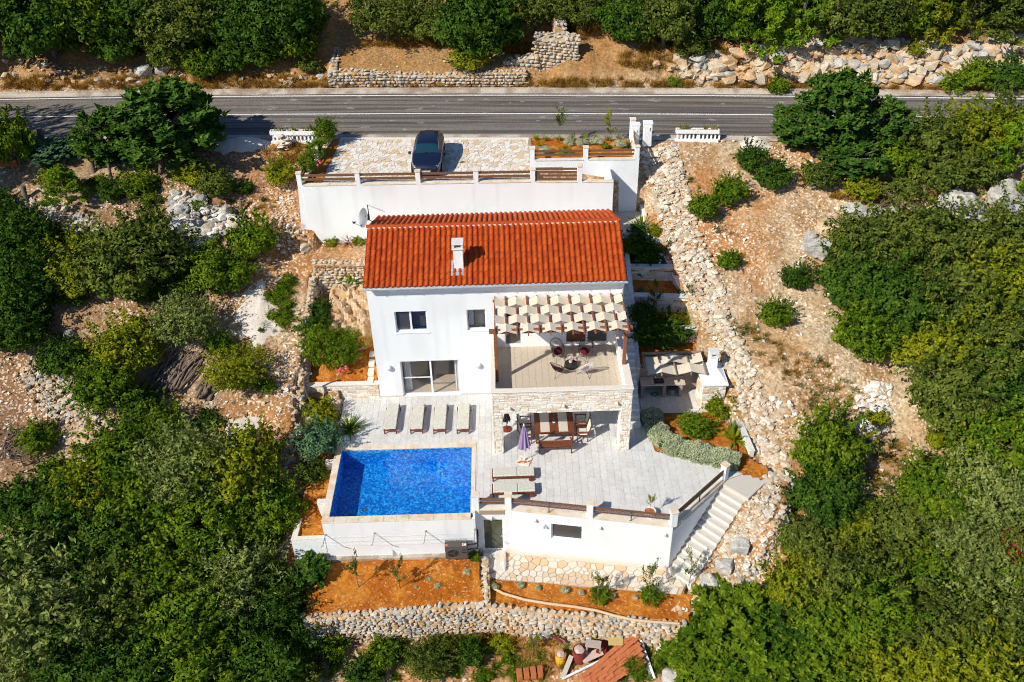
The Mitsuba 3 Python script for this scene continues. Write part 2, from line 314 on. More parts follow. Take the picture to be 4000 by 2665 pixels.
def terrain(x, y):
    x, y = np.asarray(x, float), np.asarray(y, float); P = np.stack([x, y, 0 * x], -1)
    n1 = meshkit.fbm(P * 0.35, 3, 1) - 0.5; n2 = meshkit.fbm(P * 1.3, 3, 2) - 0.5
    c = yc(x); yn = c - 3.75; yf = c + 4.3
    z = 8.35 - 0.48 * np.maximum(0, yn - 0.7 - y)
    z = np.where(y < yn, z + (n1 * 0.9 + n2 * 0.28) * sst(0.2, 3.0, yn - y), 8.33)
    d = y - yf
    mid = sst(-5.2, -4.6, x) * (1 - sst(9.2, 9.8, x)); rgt = sst(9.5, 13, x)
    bank_l = np.where(d < 3.5, 0.55 * d, 1.93 + 0.42 * (d - 3.5)) + (n1 * 1.2 + n2 * 0.5) * sst(0, 1.5, d)
    bank_m = 1.02 * sst(0.85, 1.1, d) + 0.24 * np.maximum(0, d - 1.1) + n2 * 0.2 * sst(1, 2, d) + 0.2 * np.maximum(0, d - 4)
    bank_r = np.where(d < 2.6, 0.85 * d, 2.2 + 0.40 * (d - 2.6)) + (n1 * 1.5 + n2 * 0.9) * sst(0.1, 1.2, d)
    bk = bank_l * (1 - mid) * (1 - rgt) + bank_m * mid * (1 - rgt) + bank_r * rgt
    z = np.where(d > 0, ZR - 0.06 + bk, z)
    # lower garden with its dry stone retaining wall, ground below it
    wy = np.interp(x, [-2.7, 5.3, 9.6, 14.3, 16], [-11.9, -11.5, -12.2, -12.8, -12.9])
    g = (x > -2.75) & (x < 14.9) & (y < -8.0)
    gz = np.where(y > wy + 0.38, -2.42 - 0.21 * (-8.9 - y) - 0.62 * sst(5.1, 5.4, x) - 0.25 + n2 * 0.08, -4.75 + 0.35 * (y - wy) * 0.8 + n2 * 0.3)
    z = np.where(g, gz, z)
    side = (x > -4.1) & (x < -1.7) & (y > -6.2) & (y < 0.2)
    z = np.where(side, np.minimum(z, -0.12 - 0.18 * np.maximum(0, -2.5 - y) + n2 * 0.1), z)
    low = (y < -10.5) & ~g
    z = np.where(low, np.minimum(z, -2.75 + 0.42 * (y + 10.5) + n2 * 0.3), z)
    # slope beside the outside stairs
    u = np.array([0.720, 0.695]); s = (x - D_[0]) * u[0] + (y - D_[1]) * u[1]; t = (x - D_[0]) * u[1] - (y - D_[1]) * u[0]
    zs = -2.95 + 2.85 * np.clip(s / 3.9, 0, 1.0)
    on = (s > -1.6) & (s < 7.0) & (t > 0.1)
    te = np.interp(s, EDGE_S, EDGE_T)
    z = np.where(on, np.where(t < 1.25, zs - 0.45, np.where(t < te, np.clip(zs - 0.15 - 0.16 * (t - 1.35) + n2 * 0.25, z, z + 1.9), np.maximum(zs - 1.15 - 0.30 * (t - te) + n2 * 0.3, z))), z)
    # garden left of the house
    L = (x > -3.85) & (x < 0.1) & (y > -0.1) & (y < 8.3)
    z = np.where(L, np.where(y < 5.80, 0.78 + 0.40 * np.maximum(0, y - 0.3) + n2 * 0.12, 4.75 + n2 * 0.1), z)
    for poly, pz in PAD: z = np.where(shapely.contains_xy(poly, x, y), np.minimum(z, pz), z)
    z = np.where(shapely.contains_xy(DRIVE.buffer(-0.12), x, y), 8.2, z)
    return z
XS, YS = np.arange(-46, 60.01, 0.28), np.arange(-24, 52.01, 0.28)
HG = terrain(*np.meshgrid(XS, YS))
def h(x, y):
    fx, fy = (np.asarray(x) - XS[0]) / 0.28, (np.asarray(y) - YS[0]) / 0.28
    i, j = np.clip(np.floor(fx).astype(int), 0, len(XS) - 2), np.clip(np.floor(fy).astype(int), 0, len(YS) - 2); a, b = fx - i, fy - j
    return (HG[j, i] * (1 - a) + HG[j, i + 1] * a) * (1 - b) + (HG[j + 1, i] * (1 - a) + HG[j + 1, i + 1] * a) * b
def ray(px, py): return ((px - 2000) * RIGHT - (py - 1332.5) * UP) / FOC + _f
def atz(px, py, z): d = ray(px, py); return CAM + d * (z - CAM[2]) / d[2]
def aty(px, py, y): d = ray(px, py); return CAM + d * (y - CAM[1]) / d[1]
def G(px, py, hc=0.0):
    "the point of the hillside seen at a spot of the photograph, hc metres above the ground"
    d = ray(px, py); t = np.arange(30, 95, 0.06); P = CAM + t[:, None] * d
    k = np.nonzero(P[:, 2] < h(P[:, 0], P[:, 1]) + hc)[0]
    p = P[k[0]] if len(k) else P[-1]
    return np.array([p[0], p[1], float(h(p[0], p[1]))])
def terrain_mesh():
    X, Y = np.meshgrid(XS, YS); nx = len(XS); i, j = np.meshgrid(np.arange(len(XS) - 1), np.arange(len(YS) - 1)); a = (j * nx + i).ravel()
    f = np.vstack([np.stack([a, a + 1, a + nx + 1], 1), np.stack([a, a + nx + 1, a + nx], 1)])
    Z = HG + (meshkit.noise(np.stack([X * 2.7, Y * 2.7, 0 * X], -1), 5) - 0.5) * 0.10 * (HG != 8.2)
    return trimesh.Trimesh(np.stack([X.ravel(), Y.ravel(), Z.ravel()], 1), f, process=False)
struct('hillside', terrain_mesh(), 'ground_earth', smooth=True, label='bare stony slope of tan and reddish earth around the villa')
# ---------------------------------------------------------------- road
def strip(o0, o1, z0, z1, x0=-46, x1=60, n=90, wob=0.0, seed=0):
    r = np.random.default_rng(seed); xs = np.linspace(x0, x1, n); c = yc(xs); w = r.uniform(-wob, wob, n)
    v = np.vstack([np.stack([xs, c + o0 + w, np.full(n, z0)], 1), np.stack([xs, c + o1, np.full(n, z1)], 1)]); i = np.arange(n - 1)
    return trimesh.Trimesh(v, np.vstack([np.stack([i, i + 1, i + 1 + n], 1), np.stack([i, i + 1 + n, i + n], 1)]), process=False)
def slab(o0, o1, z0, z1, **k):
    return cat([strip(o0, o1, z1, z1, **k), strip(o0, o0 + 0.001, z0, z1, **k), strip(o1 - 0.001, o1, z1, z0, **k)])
struct('road', strip(-3.45, 3.50, ZR, ZR, n=120), 'asphalt', label='grey two-lane asphalt road with dark tyre streaks')
obj('centre_line', strip(-0.06, 0.06, ZR + 0.004, ZR + 0.004), 'white_paint', 'road', kind='structure')
obj('edge_line', strip(3.12, 3.25, ZR + 0.004, ZR + 0.004), 'white_paint', 'road', kind='structure')
struct('verge', strip(-3.95, -3.35, ZR - 0.05, ZR + 0.02, wob=0.12, seed=3), 'old_concrete', label='pale concrete edge strip on the house side of the road')
struct('gutter', cat([strip(3.50, 3.75, ZR, ZR - 0.05), strip(3.75, 4.10, ZR - 0.05, ZR + 0.03)]), 'old_concrete', label='concrete gutter on the hill side of the road')
struct('kerb', slab(4.10, 4.30, ZR - 0.1, ZR + 0.12), 'old_concrete', label='low weathered concrete kerb below the hill bank')

# ---------------------------------------------------------------- villa
ZE, ZRG, YRG = 7.12, 8.50, 3.25            # eave, ridge height, ridge line
X0, X1 = 0.0, 12.70
villa = thing('villa', 'white two-storey villa with an orange tiled gable roof beside the pool', 'house')
def rect(x0, x1, z0, z1): return sbox(x0, z0, x1, z1)
W1, W2, SD = (1.24, 2.86, 4.18, 5.46), (4.86, 5.84, 4.18, 5.46), (1.24, 4.30, 0.03, 2.34)
BD, BS, LS = (6.75, 7.62, 3.10, 5.35), (9.85, 12.05, 3.10, 5.35), (7.9, 11.2, 0.03, 2.3)
front = rect(X0, X1, 0, 6.98)
for q in (W1, W2, SD, BD, BS, LS): front = front.difference(rect(*q))
obj('front_wall', wall_xz(front, 0.0, 0.30), 'white_plaster', villa)
gab = Polygon([(0.3, 0), (6.5, 0), (6.5, 6.98), (3.25, 8.25), (0.3, 6.98)])
for k, x in enumerate((X0, X1 - 0.3)):
    m = prism(gab, 0, 0.3); v = m.vertices
    obj('side_wall', trimesh.Trimesh(np.stack([x + v[:, 2], v[:, 0], v[:, 1]], 1), m.faces, process=False), 'white_plaster', villa)
obj('back_wall', bb(X0 + 0.3, X1 - 0.3, 6.2, 6.498, 0, 6.98), 'white_plaster', villa)
obj('plinth', bb(X0 - 0.012, SD[0], -0.012, 0.1, 0.0, 0.10), 'stair_tile', villa)
obj('plinth', bb(SD[1], 6.0, -0.012, 0.1, 0.0, 0.10), 'stair_tile', villa)
# rooms behind the glass
obj('interior', cat([bb(0.32, 12.3, 0.32, 5.5, 0.0, 0.02)]), 'room_floor', villa)
obj('interior_wall', cat([bb(0.32, 12.3, 5.5, 5.6, 0.02, 6.5), bb(0.32, 12.3, 0.32, 5.5, 2.75, 3.05), bb(6.1, 6.2, 0.32, 5.5, 0.02, 2.75), bb(4.5, 4.6, 0.32, 5.5, 3.06, 6.5), bb(8.6, 8.7, 0.32, 5.5, 3.06, 6.5)]), 'room_wall', villa)
def window(q, y=0.16, split=None, sash=0.06, glass='glass_pane', sill=True, mesh_side=None, name='window'):
    x0, x1, z0, z1 = q; key = nkey(villa + '__' + name)
    fr = rect(x0, x1, z0, z1).difference(rect(x0 + sash, x1 - sash, z0 + sash, z1 - sash))
    if split is not None: fr = fr.union(rect(split - sash * 0.8, split + sash * 0.8, z0, z1))
    scene[key] = mikit.ply(wall_xz(fr, y - 0.035, y + 0.035), 'white_frame')
    edges = [x0 + sash] + ([split] if split else []) + [x1 - sash]
    for a, b in zip(edges[:-1], edges[1:]):
        m = trimesh.Trimesh([(a, y, z0 + sash), (b, y, z0 + sash), (b, y, z1 - sash), (a, y, z1 - sash)], [(0, 1, 2), (0, 2, 3)], process=False)
        obj('pane', m, glass, key)
    if sill: obj('sill', cb(x0 - 0.06, x1 + 0.10, -0.05, y - 0.037, z0 - 0.045, z0 + 0.002, 0.008), 'white_paint', key)
    return key
w = window(W1, split=2.02, name='window')
obj('insect_screen', bb(1.32, 1.98, 0.185, 0.195, 4.25, 5.39), 'screen_mesh', w); obj('insect_screen', bb(2.07, 2.79, 0.45, 0.46, 4.25, 5.39), 'screen_mesh', w)
w = window(W2)
obj('insect_screen', bb(4.93, 5.77, 0.45, 0.46, 4.25, 5.39), 'screen_mesh', w)
obj('curtain', cat([bb(4.95 + k * 0.05, 4.99 + k * 0.05, 0.36 + 0.02 * (k % 2), 0.40 + 0.02 * (k % 2), 4.25, 5.4) for k in range(5)]), 'curtain', w)
sd = window(SD, split=2.80, sill=False, name='sliding_door')
obj('transom', bb(1.32, 2.76, 0.13, 0.19, 1.13, 1.17), 'white_frame', sd)
for xx, n in ((1.36, 7), (4.02, 5)):
    obj('curtain', sheet(lambda u, v: (xx + u * 0.05, 0.48 + 0.03 * math.sin(u * 3.0), v), np.linspace(0, n, n * 4), [0.05, 2.3]), 'curtain', sd, smooth=True)
window(BD, name='balcony_door', sill=False); bs = window(BS, split=10.95, name='balcony_sliding_door', sill=False)
obj('insect_screen', bb(10.98, 11.98, 0.2, 0.21, 3.17, 5.28), 'screen_mesh', bs); obj('wood_panel', bb(9.9, 10.9, 0.3, 0.33, 3.1, 5.3), 'teak', bs)
window(LS, split=9.5, name='terrace_door', sill=False)
for x in (0.62, 5.28):                    # round white wall lamps
    obj('wall_lamp', lathe([(0.001, 0.0), (0.09, 0.0), (0.165, 0.05), (0.18, 0.10), (0.15, 0.155), (0.08, 0.185), (0.001, 0.19)], 20).apply_transform(trimesh.transformations.rotation_matrix(math.pi / 2, (1, 0, 0))).apply_translation((x, 0.0, 2.02)), 'white_paint', villa, smooth=40)
# roof
roofkey = nkey(villa + '__roof')
SL = math.atan2(ZRG - ZE, YRG + 0.35)
def roof_slab():
    m1 = Polygon([(-0.33, ZE - 0.12), (YRG, ZRG - 0.12), (6.83, ZE - 0.12), (6.83, ZE - 0.03), (YRG, ZRG - 0.03), (-0.33, ZE - 0.03)])
    m = prism(m1, 0, 12.80); v = m.vertices
    return trimesh.Trimesh(np.stack([-0.05 + v[:, 2], v[:, 0], v[:, 1]], 1), m.faces, process=False)
scene[roofkey] = mikit.ply(roof_slab(), 'white_plaster')
NCOL, NROW = 48, 10
cw = 12.86 / NCOL; rl = math.hypot(YRG + 0.37, ZRG - ZE) / NROW
def tile_mesh(up):
    "one interlocking clay tile: a flat pan and a round roll; local x across, y up the slope, z out of the roof"
    prof = [(0.0, 0.02), (0.045, 0.0), (0.075, 0.0), (0.090, 0.040), (0.125, 0.078), (0.17, 0.092), (0.215, 0.078), (0.25, 0.044), (0.268, 0.012)]
    L = rl + 0.035; v, f = [], []; n = len(prof)
    for y, lift, th in ((0, 0.052, 0), (L * 0.5, 0.028, 0), (L, 0.004, 0)):
        v += [(x, y, z + lift) for x, z in prof]
    v += [(x, 0.0, z + 0.052 - 0.036) for x, z in prof]
    for a in (0, 1):
        for i in range(n - 1):
            q = a * n + i; f += [(q, q + 1, q + n + 1), (q, q + n + 1, q + n)]
    for i in range(n - 1): q = 3 * n + i; f += [(q, q + 1, i + 1), (q, i + 1, i)]
    return trimesh.Trimesh(v, f, process=False)
TILE = mikit.ply(tile_mesh(1), 'roof_clay', smooth=50)
rng = np.random.default_rng(5)
def tile_tw(side, r, c):
    s = r * rl; jx, jz, jr = rng.normal(0, 0.004), rng.normal(0, 0.003), rng.normal(0, 0.6)
    if side == 0: return T().translate([-0.08 + c * cw + jx, -0.37 + s * math.cos(SL), ZE + s * math.sin(SL) + jz]).rotate([1, 0, 0], math.degrees(SL)).rotate([0, 0, 1], jr)
    return T().translate([-0.08 + (c + 1) * cw + jx, 2 * YRG + 0.37 - s * math.cos(SL), ZE + s * math.sin(SL) + jz]).rotate([0, 0, 1], 180).rotate([1, 0, 0], math.degrees(SL)).rotate([0, 0, 1], jr)
rest, bv = [], tile_mesh(1)
for side in (0, 1):
    for r in range(NROW):
        for c in range(NCOL):
            tw = tile_tw(side, r, c)
            if side == 0 and r < 6: scene[nkey(roofkey + '__tile')] = {**TILE, 'to_world': tw}
            else:
                q = bv.copy(); q.apply_transform(np.array(tw.matrix, float).reshape(4, 4)); rest.append(q)
obj('upper_tiles', cat(rest), 'roof_clay', roofkey, smooth=50, kind='stuff', label='upper rows and back slope of the orange clay tiles')
rp = [(math.cos(a) * 0.125, math.sin(a) * 0.085) for a in np.linspace(-0.15, math.pi + 0.15, 10)]
def ridge_tile():
    v, f = [], []
    for x, s in ((0, 1.0), (0.50, 0.93)): v += [(x, y * s, z * s) for y, z in rp]
    v += [(0, y * 0.85, z * 0.85) for y, z in rp]; v += [(0.03, y * 1.08, z * 1.08) for y, z in rp] + [(-0.012, y * 1.08, z * 1.08) for y, z in rp]
    n = len(rp)
    for i in range(n - 1): f += [(i, i + n, i + n + 1), (i, i + n + 1, i + 1), (i, i + 1, i + 1 + 2 * n), (i, i + 1 + 2 * n, i + 2 * n), (i + 4 * n, i + 3 * n, i + 3 * n + 1), (i + 4 * n, i + 3 * n + 1, i + 4 * n + 1)]
    return trimesh.Trimesh(v, f, process=False)
RT = mikit.ply(ridge_tile(), 'ridge_clay', smooth=50)
for k in range(27): scene[nkey(roofkey + '__ridge_tile')] = {**RT, 'to_world': T().translate([-0.12 + k * 0.478, YRG, ZRG + 0.055 + rng.normal(0, 0.004)])}
obj('ridge_mortar', cat([bb(-0.02, 12.72, YRG - 0.15, YRG - 0.10, ZRG - 0.04, ZRG + 0.045), bb(-0.02, 12.72, YRG + 0.10, YRG + 0.15, ZRG - 0.04, ZRG + 0.045)]), 'mortar', roofkey)
gut = [(math.cos(a) * 0.075, math.sin(a) * 0.075) for a in np.linspace(math.pi, 2 * math.pi, 8)]
gk = obj('gutter', sheet(lambda u, k: (u, -0.44 + gut[int(k)][0], ZE - 0.015 + gut[int(k)][1]), np.linspace(-0.12, 12.84, 14), range(8)), 'zinc', roofkey, smooth=True)
scene['zinc_two'] = scene['zinc']
for k in range(14): obj('bracket', cat([bb(0.35 + k * 0.92, 0.38 + k * 0.92, -0.53, -0.30, ZE - 0.10, ZE - 0.093), bb(0.35 + k * 0.92, 0.38 + k * 0.92, -0.53, -0.523, ZE - 0.10, ZE + 0.01)]), 'zinc', gk)
obj('downpipe', tube([(12.62, -0.44, ZE - 0.08), (12.62, -0.40, ZE - 0.3), (12.66, -0.06, ZE - 0.55), (12.66, -0.06, 4.0)], 0.045, 8), 'zinc', villa, smooth=50)
# chimney on the front slope
ck = nkey(roofkey + '__chimney'); cy = 0.55
scene[ck] = mikit.ply(hull([(x, y, z) for x in (4.36, 4.82) for y in (cy - 0.02, cy + 0.50) for z in (7.25, 8.62)]), 'white_plaster')
obj('cap', cat([cb(4.30, 4.88, cy - 0.08, cy + 0.56, 8.62, 8.69), bb(4.33, 4.43, cy - 0.05, cy + 0.53, 8.69, 8.90), bb(4.75, 4.85, cy - 0.05, cy + 0.53, 8.69, 8.90), bb(4.43, 4.75, cy + 0.35, cy + 0.53, 8.69, 8.90), bb(4.43, 4.75, cy - 0.05, cy + 0.05, 8.69, 8.72), cb(4.30, 4.88, cy - 0.08, cy + 0.56, 8.90, 8.97)]), 'offwhite_concrete', ck)
obj('flue', bb(4.43, 4.75, cy + 0.33, cy + 0.349, 8.70, 8.90), 'black_plastic', ck)
fl = lambda x, y: (x, y, ZE + (y + 0.37) * math.tan(SL) + 0.085 + 0.012 * math.sin(x * 40))
obj('flashing', cat([sheet(fl, np.linspace(4.20, 4.98, 12), np.linspace(cy - 0.42, cy, 3)), sheet(fl, np.linspace(4.22, 4.355, 4), np.linspace(cy, cy + 0.5, 4)), sheet(fl, np.linspace(4.825, 4.96, 4), np.linspace(cy, cy + 0.5, 4))]), 'zinc', ck)

# satellite dish on the left gable
dish = thing('satellite_dish', 'grey satellite dish with its receiver arm on the left gable of the roof', 'satellite dish')
dc = np.array([-0.30, 4.2, 8.55]); ax = np.array([-0.80, -0.50, 0.33]); ax /= np.linalg.norm(ax)
s1 = np.cross(ax, (0, 0, 1)); s1 /= np.linalg.norm(s1); s2 = np.cross(s1, ax)
obj('reflector', sheet(lambda r, a: dc + r * 0.50 * (math.cos(a) * s1 * 0.95 + math.sin(a) * s2 * 1.05) + ax * 0.12 * r * r, np.linspace(0, 1, 7), np.linspace(0, 2 * math.pi, 29)), 'grey_metal', dish, smooth=True)
lnb = dc + ax * 0.62 - s2 * 0.30
obj('arm', tube([dc - s2 * 0.48 + ax * 0.1, lnb], 0.018, 6), 'grey_metal', dish)
obj('receiver', cat([tube([lnb - s1 * 0.08, lnb + s1 * 0.08 + s2 * 0.03], 0.035, 8), tube([lnb, lnb - ax * 0.12 + s2 * 0.06], 0.04, 8)]), 'black_plastic', dish)
obj('mast', tube([(0.05, 4.35, 8.25), (-0.1, 4.3, 8.35), (-0.12, 4.28, 9.25)], 0.025, 8), 'black_metal', dish)
obj('mount', cb(-0.28, -0.08, 4.16, 4.36, 8.42, 8.70), 'dark_grey', dish)
obj('aerial', cat([tube([(-0.12, 4.28, 9.25), (0.75, 4.25, 8.85)], 0.012, 5)] + [tube([(-0.02 + k * 0.13, 4.1, 9.2 - k * 0.06), (-0.02 + k * 0.13, 4.45, 9.2 - k * 0.06)], 0.006, 4) for k in range(6)]), 'grey_metal', dish)

# ---------------------------------------------------------------- stone balcony block in front of the villa
BX0, BX1, BY = 6.04, 12.72, -4.72
ox0, ox1, oz = 6.53, 12.20, 2.56
core = rect(BX0 + 0.04, BX1 - 0.04, 0, 3.86).difference(rect(ox0 + 0.02, ox1 - 0.02, -0.1, oz + 0.02))
sk = nkey(villa + '__stone_facade'); scene[sk] = mikit.ply(wall_xz(core, BY + 0.04, BY + 0.26), 'mortar')
def ashlar(w, z0, z1, seed, hmin=0.075, hmax=0.15, lmin=0.14, lmax=0.46):
    r = np.random.default_rng(seed); out = []; z = z0
    while z < z1 - 0.02:
        hh = min(r.uniform(hmin, hmax), z1 - z)
        if z1 - z - hh < 0.05: hh = z1 - z
        x = -r.uniform(0, 0.2)
        while x < w:
            L = r.uniform(lmin, lmax)
            a, b = max(x, 0), min(x + L, w)
            if b - a > 0.04:
                if hh > 0.11 and r.random() < 0.4 and b - a > 0.12: out += [(a, b, z, z + hh * 0.5), (a, b, z + hh * 0.5, z + hh)]
                else: out.append((a, b, z, z + hh))
            x += L
        z += hh
    return out
def cut_stone(a, b, z0, z1, r, g=0.009, d=0.05):
    "stone face block with hewn, uneven front; local x along the wall, -y outwards"
    e = lambda s=0.006: r.uniform(-s, s); y0 = -r.uniform(0.4, 1.0) * d; c = min(0.014, (z1 - z0) * 0.2)
    pts = [(a + g, 0.03, z0 + g), (b - g, 0.03, z0 + g), (b - g, 0.03, z1 - g), (a + g, 0.03, z1 - g), (a + g, y0 * 0.5, z0 + g), (b - g, y0 * 0.5, z0 + g), (b - g, y0 * 0.5, z1 - g), (a + g, y0 * 0.5, z1 - g),
           (a + g + c, y0 + e(), z0 + g + c), (b - g - c, y0 + e(), z0 + g + c), (b - g - c, y0 + e(), z1 - g - c), (a + g + c, y0 + e(), z1 - g - c)]
    return hull(pts)
r = np.random.default_rng(11); extra = {m: [] for m in set(CUTS)}; nst = 0
def put(m, parent, name='stone', limit=300):
    global nst
    mt = FACADE[r.integers(len(FACADE))]
    if nst < limit: obj(name, m, mt, parent); nst += 1
    else: extra[mt].append(m)
for a, b, z0, z1 in ashlar(BX1 - BX0, oz, 3.86, 1, 0.085, 0.15):
    m = cut_stone(a, b, z0, z1, r); m.apply_translation((BX0, BY + 0.045, 0)); put(m, sk)
for x, wd in ((BX0, ox0 - BX0), (ox1, BX1 - ox1)):
    for a, b, z0, z1 in ashlar(wd, 0, oz, int(x * 10), 0.08, 0.15, 0.1, 0.3):
        m = cut_stone(a, b, z0, z1, r); m.apply_translation((x, BY + 0.045, 0)); put(m, sk)
def side_face(x, y0, y1, z0, z1, sgn, seed):
    "stones on a face turned to +x (sgn 1) or -x"
    for a, b, q0, q1 in ashlar(y1 - y0, z0, z1, seed, 0.08, 0.15, 0.12, 0.35):
        m = cut_stone(a, b, q0, q1, r); v = m.vertices
        if sgn > 0: v = np.stack([x - v[:, 1] - 0.045, y0 + v[:, 0], v[:, 2]], 1)
        else: v = np.stack([x + v[:, 1] + 0.045, y1 - v[:, 0], v[:, 2]], 1)
        mm = trimesh.Trimesh(v, m.faces, process=False); put(mm, sk)
obj('pillar_core', cat([bb(BX0 + 0.04, ox0 - 0.02, BY + 0.26, BY + 0.85, 0, oz), bb(ox1 + 0.02, BX1 - 0.04, BY + 0.26, BY + 0.85, 0, oz)]), 'mortar', sk)
side_face(BX0, BY, BY + 0.9, 0, 3.86, -1, 3); side_face(ox1, BY + 0.04, BY + 0.9, 0, oz, -1, 4); side_face(BX1, BY, BY + 0.9, 0, 3.86, 1, 6); side_face(ox0, BY + 0.04, BY + 0.9, 0, oz, 1, 7)
for mt, ms in extra.items():
    if ms: obj('small_stone', cat(ms), mt, sk, kind='stuff')
for px, py in ((1990, 1592), (2201, 1582), (2409, 1572)):     # little lamps on the stone front
    p = aty(px, py, BY); obj('wall_lamp', cb(p[0] - 0.05, p[0] + 0.05, BY - 0.16, BY, p[2] - 0.06, p[2] + 0.06), 'coping_pale', sk)
obj('balcony_slab', cat([bb(BX0 + 0.05, BX1 - 0.05, BY + 0.26, -0.001, 2.58, 3.06)]), 'white_plaster', villa)
pk = obj('parapet', cat([bb(BX0, BX0 + 0.19, BY + 0.9, -0.001, 2.57, 3.87), bb(BX0 + 0.05, BX0 + 0.19, BY + 0.26, BY + 0.899, 3.06, 3.87)]), 'white_plaster', villa)
obj('parapet', cat([bb(BX1 - 0.32, BX1, BY + 0.9, -0.001, 2.57, 3.87), bb(BX1 - 0.32, BX1 - 0.05, BY + 0.26, BY + 0.899, 3.06, 3.87)]), 'white_plaster', villa)
obj('cap', cat([cb(BX0 - 0.03, BX1 + 0.03, BY - 0.03, BY + 0.28, 3.87, 3.93, 0.01), cb(BX0 - 0.03, BX0 + 0.21, BY + 0.281, -0.002, 3.87, 3.93, 0.01), cb(BX1 - 0.34, BX1 + 0.03, BY + 0.281, -0.002, 3.87, 3.93, 0.01)]), 'coping_pale', pk)
bf = obj('balcony_floor', bb(BX0 + 0.2, BX1 - 0.33, BY + 0.27, 0, 3.05, 3.068), 'grout_dark', villa)
def tiles(region, tx, ty, zt, mat, parent, limit, th=0.016, gap=0.009, off=0.5, ang=0.0, x0=0.0, y0=0.0, near=None):
    "running-bond paving tiles clipped to a region; the first LIMIT (nearest to NEAR) as parts, the rest as one part"
    c = region.centroid; reg = shapely.affinity.rotate(region, -ang, origin=(0, 0)); a, b, e, f = reg.bounds; out = []
    for i in range(int((a - x0) / tx) - 1, int((e - x0) / tx) + 2):
        for j in range(int((b - y0) / ty) - 2, int((f - y0) / ty) + 2):
            xx, yy = x0 + i * tx, y0 + (j + (off if i % 2 else 0)) * ty
            q = sbox(xx + gap / 2, yy + gap / 2, xx + tx - gap / 2, yy + ty - gap / 2); w = q.intersection(reg)
            if w.area > 0.004: out.append((w.area > q.area * 0.999, w, (xx, yy)))
    full = mikit.ply(cb(gap / 2, tx - gap / 2, gap / 2, ty - gap / 2, -th, 0, 0.002), mat)
    R = np.eye(4); ca, sa = math.cos(math.radians(ang)), math.sin(math.radians(ang)); R[:2, :2] = [[ca, -sa], [sa, ca]]
    out.sort(key=lambda o: (o[1].centroid.y if near is None else near(o[1].centroid)))
    rr = np.random.default_rng(len(out)); ms = []
    for k, (isfull, w, (xx, yy)) in enumerate(out):
        dz = rr.uniform(-0.002, 0.002); M = R.copy(); M[:3, 3] = R[:3, :3] @ [xx, yy, 0] + [0, 0, zt + dz]
        if k < limit and isfull: obj('tile', full, mat, parent, tw=T(M))
        else:
            m = prism(w, -th, 0)
            if m is None: continue
            m.apply_transform(np.block([[R[:3, :3], np.array([[0], [0], [zt + dz]])], [np.zeros((1, 3)), np.ones((1, 1))]]))
            if k < limit: obj('tile', m, mat, parent)
            else: ms.append(m)
    if ms: obj('far_tiles', cat(ms), mat, parent, kind='stuff')
import shapely.affinity
tiles(sbox(BX0 + 0.2, BY + 0.28, BX1 - 0.33, -0.002), 0.33, 0.60, 3.082, 'balcony_tile', bf, 200, x0=BX0 + 0.2)

# ---------------------------------------------------------------- pergola over the balcony
pg = thing('pergola', 'brown timber pergola with woven cream canvas over the balcony', 'pergola')
for x in (6.31, 12.50): 
    pt = obj('post', cb(x - 0.085, x + 0.085, -2.89, -2.72, 3.16, 5.96, 0.01), 'pergola_wood', pg); obj('foot', cb(x - 0.075, x + 0.075, -2.88, -2.73, 3.08, 3.16), 'dark_grey', pt)
obj('beam', cb(6.02, 12.82, -2.89, -2.72, 5.965, 6.16, 0.01), 'pergola_wood', pg); obj('beam', cb(6.20, 12.66, -0.075, -0.002, 5.90, 6.03, 0.01), 'pergola_wood', pg)
RX = np.linspace(6.30, 12.58, 13)
for x in RX:
    pr = Polygon([(-0.01, 6.09), (-3.28, 6.11), (-3.40, 6.17), (-3.40, 6.23), (-0.01, 6.22)]); m = prism(pr, 0, 0.06); v = m.vertices
    obj('rafter', trimesh.Trimesh(np.stack([x - 0.03 + v[:, 2], v[:, 0], v[:, 1]], 1), m.faces, process=False), 'pergola_wood', pg)
def canvas(x_nodes, z_nodes, ya, yb, sagk=0.0):
    us = []
    for i in range(len(x_nodes) - 1):
        for t in np.linspace(0, 1, 6)[(1 if i else 0):]: us.append((x_nodes[i] + (x_nodes[i + 1] - x_nodes[i]) * t, z_nodes[i] + (z_nodes[i + 1] - z_nodes[i]) * t - sagk * math.sin(math.pi * t)))
    return sheet(lambda k, y: (us[int(k)][0], y, us[int(k)][1] + 0.02 * math.sin((y - ya) / (yb - ya) * math.pi)), range(len(us)), np.linspace(ya, yb, 4))
for k in range(4):
    ya = -0.12 - k * 0.76; yb = ya - 0.67
    zz = [6.245 if (i + k) % 2 == 0 else 6.065 for i in range(13)]
    obj('canvas_strip', canvas(RX, zz, ya, yb, 0.015), 'canvas', pg, smooth=30)
# ---------------------------------------------------------------- pool deck
deck = struct('pool_deck', prism(DECK, -0.30, -0.018), 'grout_dark', label='pale tiled terrace around the pool and in front of the villa')
_dv = lambda c: math.hypot(c.x - 9.0, c.y + 7.5)
tiles(DECK.difference(Point(-1.3, -2.6).buffer(0.42, 16)), 0.33, 0.60, 0.0, 'deck_tile', deck, 300, near=_dv, x0=0.05, ang=-1.0)
obj('drain_cover', cb(-0.48, -0.24, -3.62, -3.38, -0.001, 0.006, 0.002), 'coping_pale', deck)
KIT = Polygon([(13.76, -0.3), (13.74, -1.95), (16.85, -2.02), (16.95, 0.05), (13.78, 0.1)])
kit = struct('kitchen_floor', prism(KIT.buffer(-0.004), -0.25, -0.02), 'grout_dark', label='tiled floor of the outdoor kitchen right of the villa')
tiles(KIT.buffer(-0.004), 0.33, 0.60, -0.004, 'deck_tile', kit, 80, x0=13.75)

